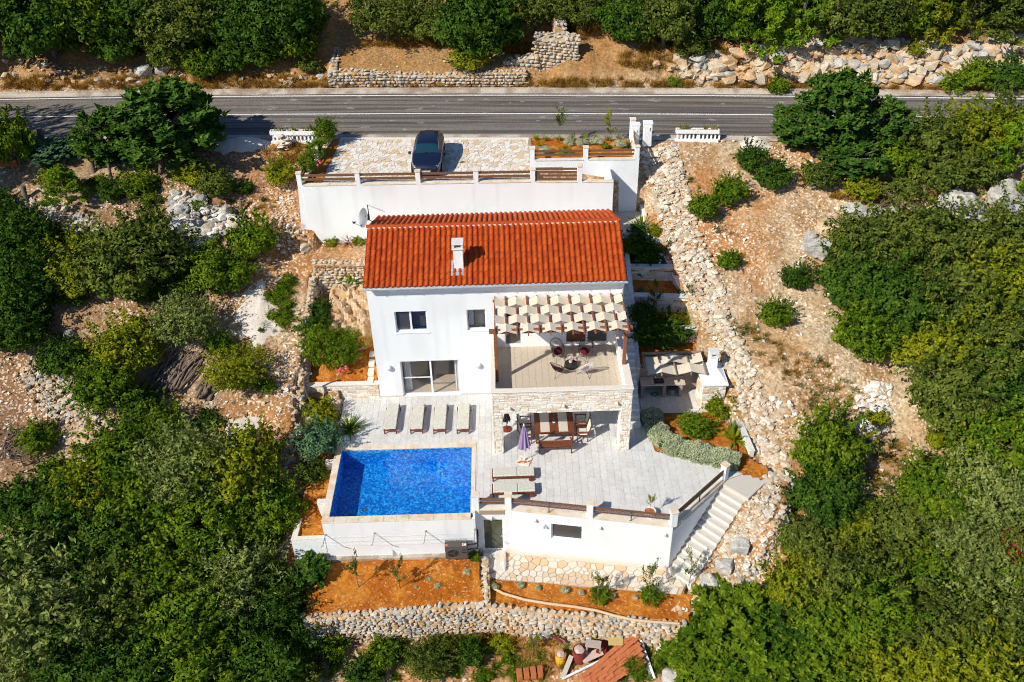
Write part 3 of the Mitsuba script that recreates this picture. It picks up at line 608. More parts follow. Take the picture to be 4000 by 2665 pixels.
# ---------------------------------------------------------------- swimming pool
pool = thing('swimming_pool', 'rectangular blue mosaic swimming pool with cream stone coping', 'swimming pool')
px0, px1, py0, py1, dp = -1.54, 4.96, -8.62, -4.12, -1.05
basin = cat([bb(px0 - 0.2, px1 + 0.09, py0 - 0.12, py1 + 0.2, dp - 0.2, dp), bb(px0 - 0.2, px0, py0 - 0.2, py1 + 0.2, dp, -0.031), bb(px1, px1 + 0.09, py0 - 0.12, py1 + 0.2, dp, -0.031), bb(px0, px1, py1, py1 + 0.2, dp, -0.031), bb(px0, px1, py0 - 0.12, py0, dp, -0.031)])
obj('basin', basin, 'pool_mosaic', pool)
def step(rad, z0, z1):
    a = np.linspace(math.pi, 1.5 * math.pi, 14); return prism(Polygon([(px1, py1)] + [(px1 + rad * math.cos(t), py1 + rad * math.sin(t)) for t in a]), z0, z1)
for rad, z in ((1.0, -0.32), (1.5, -0.57), (2.0, -0.82)): obj('step', step(rad, dp + 0.001, z), 'pool_mosaic', pool)
obj('inlet', lathe([(0.06, 0.0), (0.13, 0.0), (0.13, 0.03), (0.06, 0.03), (0.06, 0.0)], 20, (-0.2, -7.2, dp)), 'dark_grey', pool)
obj('floating_ring', trimesh.creation.torus(0.13, 0.022, 24, 8).apply_translation((1.75, -4.62, -0.10)), 'pale_green_hose', pool, smooth=True)
ws = sheet(lambda x, y: (x, y, -0.11 + 0.018 * (meshkit.fbm(np.array([x * 3.2, y * 3.2, 1.0]), 3, 4) - 0.5)), np.linspace(px0 + 0.001, px1 - 0.001, 130), np.linspace(py0 + 0.001, py1 - 0.001, 90))
struct('pool_water', ws, 'water_bsdf', smooth=True, label='rippled clear blue water of the pool')
rc = np.random.default_rng(4)
def coping_run(a, b, fixed, w0, w1, axis, n):
    e = np.linspace(a, b, n + 1)
    for i in range(n):
        g = 0.004
        m = cb(e[i] + g, e[i + 1] - g, w0, w1, -0.03, 0.03 + rc.uniform(-0.002, 0.002), 0.006) if axis == 0 else cb(w0, w1, e[i] + g, e[i + 1] - g, -0.03, 0.03 + rc.uniform(-0.002, 0.002), 0.006)
        obj('coping', m, 'coping_stone', pool)
coping_run(-1.86, 5.16, 0, py1 - 0.01, -3.82, 0, 12); coping_run(-1.86, 4.97, 0, -8.98, py0 + 0.01, 0, 12)
coping_run(py0 + 0.01, py1 - 0.01, 0, -1.86, px0 + 0.01, 1, 8); coping_run(py0 + 0.01, py1 - 0.01, 0, px1 - 0.01, 5.16, 1, 8)

# ---------------------------------------------------------------- white retaining walls of the terrace
tw = thing('terrace_wall', 'white retaining wall holding up the pool and the tiled terrace', 'wall')
pf = Polygon([(-1.83, -0.031), (-1.83, -2.9), (5.155, -2.9), (5.155, -0.031)])
obj('pool_wall', wall_xz(pf, -8.96, -8.83), 'white_plaster', tw)
obj('pool_wall', bb(5.06, 5.155, -8.829, -8.455, -2.9, -0.031), 'white_plaster', tw)
obj('pool_wall', bb(-1.83, -1.73, -8.829, -3.83, -2.6, -0.031), 'white_plaster', tw)
dd = math.hypot(B_[0] - A_[0], B_[1] - A_[1])
ab = sbox(-0.03, -3.2, dd, 0.0).difference(sbox(0.22, -2.78, 1.28, -0.62))
obj('wall', frame_wall(ab, A_, B_, 0.0, -0.26), 'white_plaster', tw)
L1 = math.hypot(D_[0] - B_[0], D_[1] - B_[1]); win = sbox(2.00, -1.60, 3.48, -0.60)
obj('wall', frame_wall(sbox(0.002, -3.3, L1, 0.0).difference(win), B_, D_, 0.0, -0.26), 'white_plaster', tw)
L2 = math.hypot(E_[0] - D_[0], E_[1] - D_[1])
obj('wall', frame_wall(sbox(0.002, -3.3, L2 + 0.05, 0.0), D_, E_, 0.0, -0.26), 'white_plaster', tw)
def along(P, Q, s, t, z):
    P, Q = np.asarray(P, float), np.asarray(Q, float); d = (Q - P) / np.linalg.norm(Q - P); n = np.array([d[1], -d[0]]); p = P + d * s + n * t; return (p[0], p[1], z)
# door and window of the lower room
dk = nkey(tw + '__door'); scene[dk] = mikit.ply(frame_wall(sbox(0.22, -2.78, 1.28, -0.62).difference(sbox(0.32, -2.68, 1.18, -0.72)), A_, B_, -0.08, -0.14), 'white_frame')
obj('pane', frame_wall(sbox(0.32, -2.68, 1.18, -0.72), A_, B_, -0.105, -0.115), 'door_glass', dk)
obj('handle', cat([beam(along(A_, B_, 1.21, -0.08, -1.72), along(A_, B_, 1.21, 0.02, -1.72), 0.025, 0.03, 0.004), beam(along(A_, B_, 1.22, 0.02, -1.72), along(A_, B_, 1.09, 0.02, -1.72), 0.02, 0.025, 0.004)]), 'white_frame', dk)
pbr('door_glass', (0.085, 0.095, 0.06), 0.08, spec=0.6)
wk = nkey(tw + '__window'); scene[wk] = mikit.ply(frame_wall(win.difference(sbox(2.07, -1.53, 3.41, -0.67)), B_, D_, -0.10, -0.16), 'white_frame')
obj('pane', frame_wall(sbox(2.07, -1.53, 3.41, -0.67), B_, D_, -0.125, -0.135), 'smoked_pane', wk)
pbr('smoked_pane', (0.06, 0.062, 0.065), 0.12, spec=0.6)
obj('sill', frame_wall(sbox(1.95, -1.645, 3.53, -1.603), B_, D_, 0.05, -0.098), 'white_paint', wk)
# coping pieces, posts, planks and steel rails
def fence(P, Q, parent, s0, s1, zt=0.0, plank=((0.33, 0.47), (0.53, 0.67)), rail=True, flat=0.30, npl=1, in_=-0.10, wt=0.30, ncop=None, pm='slat_wood', brk=True):
    n = ncop or max(2, int((s1 - s0) / 0.6)); e = np.linspace(s0, s1, n + 1)
    for i in range(n):
        obj('coping', frame_wall(sbox(e[i] + 0.003, zt + 0.001, e[i + 1] - 0.003, zt + 0.045), P, Q, 0.035, -wt), 'coping_stone', parent)
    for a, b in plank:
        obj('slat', frame_wall(sbox(s0 + 0.01, zt + a, s1 - 0.01, zt + b), P, Q, in_, in_ - 0.035), pm, parent)
    if rail:
        m = [tube([along(P, Q, s0 + 0.01, in_ + 0.045, zt + 0.50), along(P, Q, s1 - 0.01, in_ + 0.045, zt + 0.50)], 0.016, 6)]
        obj('rail', cat(m), 'steel', parent)
        if brk: obj('bracket', cat([beam(along(P, Q, (s0 + s1) / 2, in_ + 0.02, zt + 0.046), along(P, Q, (s0 + s1) / 2, in_ + 0.02, zt + 0.70), 0.05, 0.02, 0.004), tube([along(P, Q, (s0 + s1) / 2, in_ + 0.05, zt + 0.07), along(P, Q, (s0 + s1) / 2 - 0.07, in_ + 0.06, zt + 0.09)], 0.02, 6)]), 'dark_grey', parent)
def post(x, y, z0, z1, parent, w=0.30, rz=0.0):
    c, s = math.cos(rz), math.sin(rz)
    m = cbox(w, w, z1 - z0, 0.008); k = cbox(w + 0.07, w + 0.07, 0.055, 0.01)
    R = trimesh.transformations.rotation_matrix(rz, (0, 0, 1))
    for q, z in ((m, (z0 + z1) / 2), (k, z1 + 0.03)): q.apply_transform(R); q.apply_translation((x, y, z))
    p = obj('post', m, 'white_plaster', parent); obj('post_cap', k, 'coping_stone', p)
fk = thing('terrace_fence', 'brown two-plank fence with white posts along the front of the pool terrace', 'fence')
fence(A_, B_, fk, 0.16, dd - 0.12, brk=False)
LBC = math.hypot(C_[0] - B_[0], C_[1] - B_[1]); LD = L1
fence(B_, D_, fk, 0.17, LBC - 0.15); fence(B_, D_, fk, LBC + 0.15, LD - 0.17); fence(D_, E_, fk, 0.17, L2 - 0.12)
ang1 = math.atan2(D_[1] - B_[1], D_[0] - B_[0])
for (P, Q, s, rz) in ((A_, B_, 0.0, 0.0), (B_, D_, 0.0, ang1 / 2), (B_, D_, LBC, ang1), (B_, D_, L1 - 0.02, ang1 + 0.4), (D_, E_, L2, 0.77)):
    q = along(P, Q, s, -0.13, 0); post(q[0], q[1], -0.002 if s else -0.6, 0.87, fk, rz=rz)
for px, py in ((1918, 2021), (2091, 2030), (2344, 2058), (2598, 2086)):      # square lamps on the wall
    P, Q = (A_, B_) if px < 1950 else (B_, D_)
    d = ray(px, py); PP, QQ = np.array(P), np.array(Q); nn = np.array([QQ[1] - PP[1], -(QQ[0] - PP[0])]); t = nn @ (PP - CAM[:2]) / (nn @ d[:2]); w3 = CAM + d * t
    s = (w3[:2] - PP) @ (QQ - PP) / np.linalg.norm(QQ - PP)
    obj('wall_lamp', frame_wall(sbox(s - 0.05, w3[2] - 0.06, s + 0.05, w3[2] + 0.06), P, Q, 0.14, 0.0), 'coping_pale', tw)
p0 = along(B_, D_, 1.72, 0.0, -0.72)
obj('security_lamp', cat([tube([p0, along(B_, D_, 1.72, 0.10, -0.72)], 0.025, 8), tube([along(B_, D_, 1.72, 0.10, -0.70), along(B_, D_, 1.70, 0.20, -0.76)], [0.04, 0.055], 10)]), 'grey_metal', tw)
# planter left of the pool
pl = thing('pool_planter', 'low white planter wall wrapping the left side of the pool', 'wall')
plp = Polygon([(-3.38, -9.02), (-1.84, -8.98), (-1.84, -8.80), (-3.14, -8.82), (-3.02, -5.9), (-3.22, -5.9)])
obj('wall', prism(plp, -2.9, -1.02), 'white_plaster', pl)
obj('coping', prism(plp.buffer(0.015, join_style=2), -1.018, -0.985), 'coping_pale', pl)
for y in (-7.6, -4.9): obj('buttress', hull([(x, yy, z) for x, z in ((-2.28, -0.1), (-1.88, -0.1), (-1.88, -1.5), (-2.12, -1.5)) for yy in (y, y + 0.28)]), 'offwhite_concrete', pl)
soil = Polygon([(-3.12, -8.80), (-1.86, -8.80), (-1.86, -4.0), (-3.0, -3.9)])
def patch(name, poly, zf, mat, label, st=0.18, amp=0.06, seed=1):
    x0, y0, x1, y1 = poly.bounds; xs, ys = np.arange(x0 - st, x1 + 2 * st, st), np.arange(y0 - st, y1 + 2 * st, st); X, Y = np.meshgrid(xs, ys); P = np.stack([X, Y, 0 * X], -1)
    Z = zf(X, Y) + (meshkit.fbm(P * 1.7, 3, seed) - 0.5) * amp * 2; m = sheet(lambda a, b: (0, 0, 0), xs, ys)
    V = np.stack([X.ravel(), Y.ravel(), Z.ravel()], 1); cen = V[m.faces].mean(1); keep = shapely.contains_xy(poly, cen[:, 0], cen[:, 1])
    return struct(name, trimesh.Trimesh(V, m.faces[keep], process=False), mat, smooth=True, label=label)
patch('planter_soil', soil.buffer(0.08), lambda x, y: -1.18 + 0.18 * (y + 8.8) * 0.9, 'red_soil', 'dry brown soil in the planter left of the pool')

# drying line brackets on the pool wall
dr_ = thing('drying_rack', 'row of bent grey drying line brackets with thin lines on the pool wall', 'drying rack')
for px, py in ((1271, 2089), (1463, 2083), (1663, 2075), (1855, 2068)):
    p = aty(px, py, -8.97); x, z = p[0], p[2]
    obj('bracket', cat([tube([(x, -8.96, z), (x - 0.03, -9.60, z - 0.04), (x - 0.05, -9.86, z + 0.15)], 0.022, 6), cb(x - 0.05, x + 0.05, -8.985, -8.962, z - 0.05, z + 0.05, 0.004)]), 'grey_metal', dr_)
obj('line', cat([tube([(-1.75, y, -0.62 + dz), (1.2, y, -0.66 + dz), (5.1, y, -0.62 + dz)], 0.004, 4) for y, dz in ((-9.25, 0.0), (-9.5, 0.0), (-9.8, 0.12))]), 'white_paint', dr_)
# air conditioner
ac = thing('air_conditioner', 'dark brown outdoor heat pump unit beside the lower white door', 'air conditioner')
ax0, ax1, az0, az1, ay = 3.72, 4.76, -2.05, -1.15, -9.55
obj('casing', cb(ax0, ax1, ay, ay + 0.40, az0, az1, 0.025), 'ac_brown', ac)
obj('fan_grille', cat([trimesh.creation.torus(0.27, 0.014, 28, 6).apply_transform(trimesh.transformations.rotation_matrix(math.pi / 2, (1, 0, 0))).apply_translation((ax0 + 0.36, ay - 0.006, az0 + 0.42))]), 'dark_grey', ac)
obj('fan', cat([lathe([(0.001, 0), (0.27, 0), (0.27, 0.004), (0.001, 0.004)], 28).apply_transform(trimesh.transformations.rotation_matrix(math.pi / 2, (1, 0, 0))).apply_translation((ax0 + 0.36, ay - 0.001, az0 + 0.42))]), 'ink_black', ac)
obj('fan_blade', cat([beam((ax0 + 0.36, ay - 0.012, az0 + 0.42), (ax0 + 0.36 + 0.25 * math.cos(a), ay - 0.012, az0 + 0.42 + 0.25 * math.sin(a)), 0.006, 0.03, 0.001) for a in (1.0, 1.0 + 2.09, 1.0 + 4.19)]), 'dark_grey', ac)
obj('control_panel', cat([bb(ax0 + 0.78, ax0 + 0.98, ay - 0.005, ay + 0.01, az0 + 0.58, az0 + 0.64), bb(ax0 + 0.78, ax0 + 0.98, ay - 0.005, ay + 0.01, az0 + 0.42, az0 + 0.50)]), 'ink_black', ac)
obj('sticker', bb(ax0 + 0.04, ax0 + 0.13, ay + 0.02, ay + 0.13, az1 - 0.002, az1 + 0.003), 'orange_sticker', ac)
stk = obj('label_plate', bb(ax0 + 0.80, ax0 + 0.99, ay + 0.02, ay + 0.14, az1 - 0.002, az1 + 0.003), 'plate_white', ac)
obj('red_dot', lathe([(0.001, 0), (0.035, 0), (0.001, 0.003)], 14, (ax0 + 0.85, ay + 0.08, az1 + 0.003)), 'sign_red', stk)
for x in (ax0 + 0.18, ax1 - 0.2): obj('foot', cb(x - 0.03, x + 0.03, ay + 0.03, ay + 0.36, az0 - 0.06, az0, 0.006), 'black_metal', ac)
for z in (-1.30, -1.62): obj('pipe', tube([(ax1, ay + 0.2, z), (5.18, ay + 0.25, z), (5.22, -9.3, z), (5.22, -8.46, z)], 0.035, 8), 'black_plastic', ac, smooth=50)

# ---------------------------------------------------------------- outside stairs down from the terrace
st = thing('outdoor_stairs', 'pale stone stairs running down along the white terrace wall', 'stairs')
NS, W = 13, 1.30
obj('landing', frame_wall(sbox(3.88, -3.2, 5.62, -0.06), D_, E_, W + 0.12, 0.005), 'stair_tile', st)
for k in range(NS):
    z = -2.98 + (k + 1) * (2.90 / (NS + 1)); s = 0.0 + k * 3.88 / NS
    m = frame_wall(sbox(s, -3.3, s + 3.88 / NS + (0 if k < NS - 1 else -0.002), z - 0.03), D_, E_, W, 0.004)
    b = obj('step', m, 'offwhite_concrete', st)
    obj('tread', frame_wall(sbox(s - 0.02, z - 0.029, s + 3.88 / NS - 0.004, z), D_, E_, W + 0.02, 0.004), 'stair_tile', b)
    obj('skirting', frame_wall(sbox(s - 0.01, z, s + 3.88 / NS, z + 0.10), D_, E_, 0.022, 0.003), 'taupe_paint', b)

# ---------------------------------------------------------------- crazy paving
pbr('joint_grey', (0.40, 0.36, 0.31), 0.95, spec=0.1)
def crazy(region, n, name, parent, zt, limit, seed, th=0.03, gap=0.012, mats=CUTS, skew=1.0):
    r = np.random.default_rng(seed); x0, y0, x1, y1 = region.bounds; P = np.column_stack([r.uniform(x0 - 1, x1 + 1, n), r.uniform(y0 - 1, y1 + 1, n)])
    for _ in range(2):
        V = Voronoi(P); Q = P.copy()
        for i, reg in enumerate(V.point_region):
            q = V.regions[reg]
            if q and -1 not in q:
                c = V.vertices[q].mean(0)
                if x0 - 1.5 < c[0] < x1 + 1.5 and y0 - 1.5 < c[1] < y1 + 1.5: Q[i] = P[i] + (c - P[i]) * 0.55
        P = Q
    V = Voronoi(P); out = []
    for reg in V.point_region:
        q = V.regions[reg]
        if not q or -1 in q: continue
        w = Polygon(V.vertices[q]).buffer(0).intersection(region).buffer(-gap, join_style=1, quad_segs=2)
        for g in getattr(w, 'geoms', [w]):
            if isinstance(g, Polygon) and g.area > 0.006: out.append(g.simplify(0.012))
    out.sort(key=lambda g: -g.area); rest = {}
    for k, g in enumerate(out):
        z = zt + r.uniform(-0.004, 0.004); mt = mats[r.integers(len(mats))]; m = prism(g, z - th, z)
        if m is None: continue
        if k < limit: obj(name, m, mt, parent)
        else: rest.setdefault(mt, []).append(m)
    for mt, ms in rest.items(): obj('small_slabs', cat(ms), mt, parent, kind='stuff')
PAVE = Polygon([(-3.2, 8.45), (8.48, 8.15), (8.48, 13.75), (-2.95, 14.55)])
PV = ['cut_cream', 'cut_white', 'cut_cream', 'cut_white', 'cut_cream', 'cut_white', 'cut_ochre', 'cut_tan']
dv = struct('driveway', prism(DRIVE.buffer(-0.13), ZR - 0.3, ZR - 0.02), 'joint_grey', label='parking terrace paved with cream irregular stone slabs beside the road')
crazy(PAVE, 1250, 'slab', dv, ZR + 0.012, 300, 21, mats=PV, gap=0.017)
obj('edge_strip', prism(Polygon([(-2.95, 14.56), (8.5, 13.76), (8.5, 14.02), (-2.95, 14.85)]), ZR - 0.02, ZR + 0.015), 'coping_pale', dv)
wp = [along(B_, D_, -1.15, 0.35, 0), along(B_, D_, -1.15, 1.62, 0), along(B_, D_, 8.15, 1.30, 0), along(B_, D_, 8.55, 0.05, 0), along(B_, D_, 7.55, 0.0, 0), along(B_, D_, -0.1, 0.004, 0)]
WALK = Polygon([(p[0], p[1]) for p in wp]).buffer(0)
wkp = struct('garden_path', prism(WALK, -3.3, -2.985), 'joint_grey', label='cream crazy paved path along the foot of the white terrace wall')
crazy(WALK, 420, 'slab', wkp, -2.955, 140, 5, gap=0.02, mats=['cut_cream', 'cut_tan', 'cut_cream', 'cut_ochre', 'cut_cream'])
sp = struct('door_step', frame_wall(sbox(0.24, -3.2, 1.30, -2.80), A_, B_, 1.10, 0.004), 'offwhite_concrete', label='stone faced step block before the lower white door')
crazy(Polygon([along(A_, B_, *q, 0)[:2] for q in ((0.26, 0.02), (0.26, 1.08), (1.28, 1.08), (1.28, 0.02))]), 130, 'slab', sp, -2.785, 30, 8, th=0.014, gap=0.015, mats=['cut_cream', 'cut_white'])
gp = Polygon([(-2.6, -8.95), (5.15, -9.0), (5.35, -11.3), (-2.5, -11.68)])
obj('footing', bb(-1.9, 5.1, -9.16, -8.961, -3.1, -2.28), 'old_concrete', tw)
patch('garden_soil', gp.buffer(0.06), lambda x, y: -2.36 - 0.21 * (-8.9 - y), 'red_soil', 'bare red soil bed under the pool wall', amp=0.07, seed=3)
gp2 = Polygon([(5.55, -10.0), (10.0, -10.6), (14.9, -11.2), (14.5, -12.55), (9.6, -11.93), (5.5, -11.3)])
patch('garden_soil_001', gp2.buffer(0.06), lambda x, y: -3.0 - 0.12 * np.maximum(0, -10.0 - y + (x - 5.5) * -0.11), 'red_soil', 'red soil strip between the paved path and the stone wall', amp=0.06, seed=6)

# ---------------------------------------------------------------- retaining wall below the driveway, with its fences
rw = thing('driveway_wall', 'tall white retaining wall between the villa and the driveway', 'wall')
L_, M_, N_ = (-4.47, 8.23), (8.53, 7.90), (12.95, 7.62)
lm = math.hypot(M_[0] - L_[0], M_[1] - L_[1]); mn = math.hypot(N_[0] - M_[0], N_[1] - M_[1])
zc = 8.50
obj('wall', frame_wall(Polygon([(0, zc), (-0.32, 4.2), (-0.1, 3.0), (lm, 3.0), (lm, zc)]), L_, M_, 0, -0.26), 'white_plaster', rw)
obj('wall', frame_wall(sbox(0.002, 4.0, mn, zc - 0.02), M_, N_, 0, -0.26), 'white_plaster', rw)
UA, UB = (8.45, 9.95), (14.62, 9.72)
lu = math.hypot(UB[0] - UA[0], UB[1] - UA[1])
obj('wall', frame_wall(sbox(0, 5.0, lu, 8.82), UA, UB, 0, -0.26), 'white_plaster', rw)
obj('wall', bb(8.40, 8.64, 8.20, 9.69, 7.2, 8.45), 'white_plaster', rw)
WL0, WL1 = (-3.62, 15.0), (-4.47, 8.23)
ll = math.hypot(WL1[0] - WL0[0], WL1[1] - WL0[1])
obj('wall', frame_wall(sbox(0, 4.6, ll - 0.02, zc), WL0, WL1, 0, -0.26), 'white_plaster', rw)
UC = (14.80, 13.3)
obj('wall', frame_wall(sbox(0, 5.0, math.hypot(UC[0] - UB[0], UC[1] - UB[1]), 8.82), UB, UC, 0.0, -0.26), 'white_plaster', rw)
obj('entrance_wall', bb(12.69, 12.95, 7.90, 9.65, 5.0, 8.4), 'white_plaster', rw)
df = thing('driveway_fence', 'brown plank fence with white posts around the parking terrace', 'fence')
pp = [0.0, 3.35, 6.68, 9.87, 13.0]
for i, s in enumerate(pp):
    q = along(L_, M_, s + (0.12 if i == 0 else 0), -0.13, 0); post(q[0], q[1], zc - 0.002, zc + 0.72, df, w=0.26)
for a, b in zip(pp[:-1], pp[1:]): fence(L_, M_, df, a + (0.26 if a == 0 else 0.14), b - 0.14, zt=zc, plank=((0.26, 0.40), (0.50, 0.64)), rail=False, wt=0.29)
s0 = math.hypot(8.53 - M_[0], 0)
fence(M_, N_, df, 0.16, 2.42, zt=zc - 0.02, plank=((0.10, 0.22), (0.30, 0.42), (0.50, 0.62), (0.70, 0.82)), rail=False, wt=0.29)
q = along(M_, N_, 2.56, -0.13, 0); post(q[0], q[1], zc - 0.02, zc + 0.90, df, w=0.26)
fence(M_, N_, df, 2.70, mn, zt=zc - 0.02, plank=(), rail=False, wt=0.29)
for s in (0.13, 3.15, lu - 0.14):
    q = along(UA, UB, s, -0.13, 0); post(q[0], q[1], 8.818, 9.55, df, w=0.26)
fence(UA, UB, df, 0.27, 3.01, zt=8.82, plank=((0.24, 0.37), (0.46, 0.59)), rail=False, wt=0.29); fence(UA, UB, df, 3.29, lu - 0.28, zt=8.82, plank=((0.24, 0.37), (0.46, 0.59)), rail=False, wt=0.29)
lr = math.hypot(UC[0] - UB[0], UC[1] - UB[1]); fence(UB, UC, df, 0.02, lr - 0.3, zt=8.82, plank=((0.24, 0.37), (0.46, 0.59)), rail=False, wt=0.29)
q = along(UB, UC, lr, -0.13, 0); post(q[0], q[1], 8.4, 9.75, df, w=0.30)
for s in (0.12, ll * 0.5): q = along(WL0, WL1, s, -0.13, 0); post(q[0], q[1], zc, zc + 0.74, df, w=0.28)
for a, b in ((0.27, ll * 0.5 - 0.15), (ll * 0.5 + 0.15, ll - 0.27)): fence(WL0, WL1, df, a, b, zt=zc, plank=((0.26, 0.40), (0.50, 0.64)), rail=False, wt=0.29)
fb = Polygon([(8.66, 9.98), (14.4, 9.98), (14.5, 13.2), (8.66, 13.75)])
patch('flower_bed_soil', fb, lambda x, y: 8.55 + 0 * x, 'red_soil', 'red soil flower bed at road level', amp=0.05, seed=9)
obj('bed_edging', cat([bb(8.50, 8.64, 9.98, 13.9, 8.3, 8.60)]), 'grout_dark', rw)
patch('driveway_bed_soil', Polygon([(-4.1, 8.6), (-3.25, 8.6), (-3.0, 14.5), (-3.35, 14.5)]), lambda x, y: 8.49 + 0 * x, 'red_soil', 'narrow planting strip left of the parking slabs', amp=0.02, seed=2)
# entrance patio and stairs beside the villa
pat = struct('entrance_patio', prism(Polygon([(12.96, 7.2), (15.0, 6.9), (15.05, 9.70), (12.96, 9.70)]), 5.2, 5.56), 'stair_tile', label='small pale tiled patio right of the villa below the flower bed')
es = thing('garden_stairs', 'grey stone steps descending between the villa and the right garden beds', 'stairs')
for k in range(17):
    y1 = 7.2 - k * 0.36; z = 5.56 - (k + 1) * 0.19
    if k > 7: y1 -= 0.9; 
    obj('step', cb(12.76, 13.55, y1 - 0.36 - (0.9 if k == 7 else 0), y1, z - 0.6, z, 0.01), 'offwhite_concrete', es)
obj('lower_flight', cat([cb(12.76, 13.5, 0.18 - k * 0.33 - 0.33, 0.18 - k * 0.33, -0.2, 2.33 - (k + 1) * 0.2, 0.01) for k in range(10)]), 'offwhite_concrete', es)
# ---------------------------------------------------------------- rocks and dry stone walls
def rock_mesh(seed, n=16, fl=0.7):
    r = np.random.default_rng(seed); p = r.normal(size=(n, 3)); p /= np.linalg.norm(p, axis=1, keepdims=True); p *= r.uniform(0.82, 1.0, (n, 1))
    p = np.sign(p) * np.abs(p) ** 0.75; p[:, 2] *= fl; return hull(p * 0.5)
ROCKS = [rock_mesh(s) for s in range(100, 112)]
RPLY = [mikit.ply(m, 'limestone_pale') for m in ROCKS]
rk = np.random.default_rng(77)
def rock_tw(p, sx, sy, sz, rz=None, tilt=12):
    rz = rk.uniform(0, 360) if rz is None else rz
    return T().translate([float(a) for a in p]).rotate([0, 0, 1], rz).rotate([1, 0, 0], rk.uniform(-tilt, tilt)).rotate([0, 1, 0], rk.uniform(-tilt, tilt)).scale([sx, sy, sz])
class Pile:
    "stones of one holder: the first LIMIT as parts, the rest joined by material"
    def __init__(s, holder, limit, name='stone', mats=STONES): s.h, s.l, s.n, s.m, s.k, s.rest = holder, limit, name, mats, 0, {}
    def add(s, p, sx, sy, sz, rz=None, tilt=12, mat=None):
        i = rk.integers(12); mt = mat or s.m[rk.integers(len(s.m))]; tw = rock_tw(p, sx, sy, sz, rz, tilt); s.k += 1
        if s.k <= s.l: obj(s.n, RPLY[i], mt, s.h, tw=tw)
        else: q = ROCKS[i].copy(); q.apply_transform(np.array(tw.matrix, float).reshape(4, 4)); s.rest.setdefault(mt, []).append(q)
    def done(s):
        for mt, ms in s.rest.items(): obj('small_' + s.n, cat(ms), mt, s.h, kind='stuff')
def dry_wall(name, label, pts, thick=0.45, size=0.26, limit=120, mats=STONES, batter=0.10, top=True, cat_='wall', core='limestone_ochre'):
    "pts: (x, y, z_bottom, z_top) along the wall; the face looks to the right of the walking direction"
    key = thing(name, label, cat_); pts = np.asarray(pts, float); P = Pile(key, limit, mats=mats); cores = []
    for a, b in zip(pts[:-1], pts[1:]):
        d = b[:2] - a[:2]; L = np.linalg.norm(d); d /= L; n = np.array([d[1], -d[0]]); rz = math.degrees(math.atan2(d[1], d[0]))
        c = [np.array([*(q[:2] + n * o), z]) for q in (a, b) for o, z in ((-0.04, q[2] - 0.3), (-0.10, q[3] - 0.06), (-thick, q[3] - 0.06), (-thick, q[2] - 0.3))]
        cores.append(hull(c))
        hm = max(a[3] - a[2], b[3] - b[2]); z = 0.0; row = 0
        while z < hm - 0.02:
            hh = size * rk.uniform(0.5, 0.8); s = -rk.uniform(0, size)
            while s < L:
                w = size * rk.uniform(0.6, 1.7); u = np.clip((s + w / 2) / L, 0, 1); zb, zt = a[2] + (b[2] - a[2]) * u, a[3] + (b[3] - a[3]) * u
                zz = zb + z + hh / 2
                if zz < zt - hh * 0.2:
                    p = a[:2] + d * min(s + w / 2, L) + n * (0.02 - batter * (z / max(hm, .1)) + rk.uniform(-0.03, 0.04)); P.add((p[0], p[1], zz), w * 1.12, size * 1.1, hh * 1.25, rz + rk.uniform(-8, 8), 6)
                s += w
            z += hh; row += 1
        if top:
            for o in np.arange(-0.10, -thick + 0.06, -size * 0.85):
                s = 0.0
                while s < L:
                    w = size * rk.uniform(0.7, 1.5); u = np.clip(s / L, 0, 1); zt = a[3] + (b[3] - a[3]) * u; p = a[:2] + d * s + n * (o - batter)
                    P.add((p[0], p[1], zt + rk.uniform(-0.05, 0.05)), w, w * 0.8, size * 0.75, None, 14); s += w
    obj('core', cat(cores), core, key); P.done(); return key
GREY = ['limestone_grey', 'limestone_grey', 'limestone_pale', 'limestone_ochre']
# below the lower garden
dry_wall('stone_terrace_wall', 'long rough stone wall under the left red soil bed', [(-2.7, -11.95, -4.7, -2.95), (1.0, -11.80, -4.75, -2.92), (5.3, -11.55, -4.75, -2.90)], 0.30, 0.24, 200, mats=GREY + ['limestone_grey', 'limestone_ochre'])
dry_wall('stone_terrace_wall', 'rough stone wall under the right red soil strip above the junk pile', [(5.4, -11.55, -4.75, -3.05), (9.6, -12.2, -4.8, -3.1), (14.4, -12.85, -4.9, -3.1)], 0.30, 0.27, 200, mats=['limestone_pale', 'limestone_ochre', 'limestone_pale', 'limestone_grey'])
dry_wall('stone_divider', 'low row of white stones between the two red soil beds', [(5.30, -9.2, -2.9, -2.42), (5.40, -11.5, -3.2, -2.85)], 0.38, 0.30, 60, mats=['limestone_pale'])
# bank wall beyond the road
def yb(x): return yc(x) + 4.95
dry_wall('roadside_stone_wall', 'low dry stone wall on the far side of the road behind the parked car', [(x, yb(x), 8.40, 8.40 + t) for x, t in ((-4.75, 1.15), (-2.5, 1.05), (0, 0.85), (3, 0.80), (6, 0.95), (8.6, 1.05))], 0.5, 0.30, 260, mats=GREY)
dry_wall('roadside_stone_wall', 'side end of the dry stone wall climbing the bank at its left end', [(-4.95, yb(-5) + 4.5, 9.3, 10.2), (-4.80, yb(-5), 8.5, 9.6)], 0.5, 0.30, 50, mats=GREY)
dry_wall('stone_bastion', 'tall light grey block of dry stone wall above the road right of the low wall', [(9.3, yb(9.3) + 1.0, 9.2, 11.4), (12.2, yb(12.2) + 0.8, 9.0, 11.4)], 1.0, 0.32, 150, mats=['limestone_grey', 'limestone_pale', 'limestone_pale'])
dry_wall('stone_bastion', 'upper dry stone wall running up the hill behind the stone block', [(11.4, yb(11.4) + 2.2, 11.0, 11.9), (11.2, yb(11.4) + 7.5, 12.0, 13.0)], 0.7, 0.34, 60, mats=GREY)
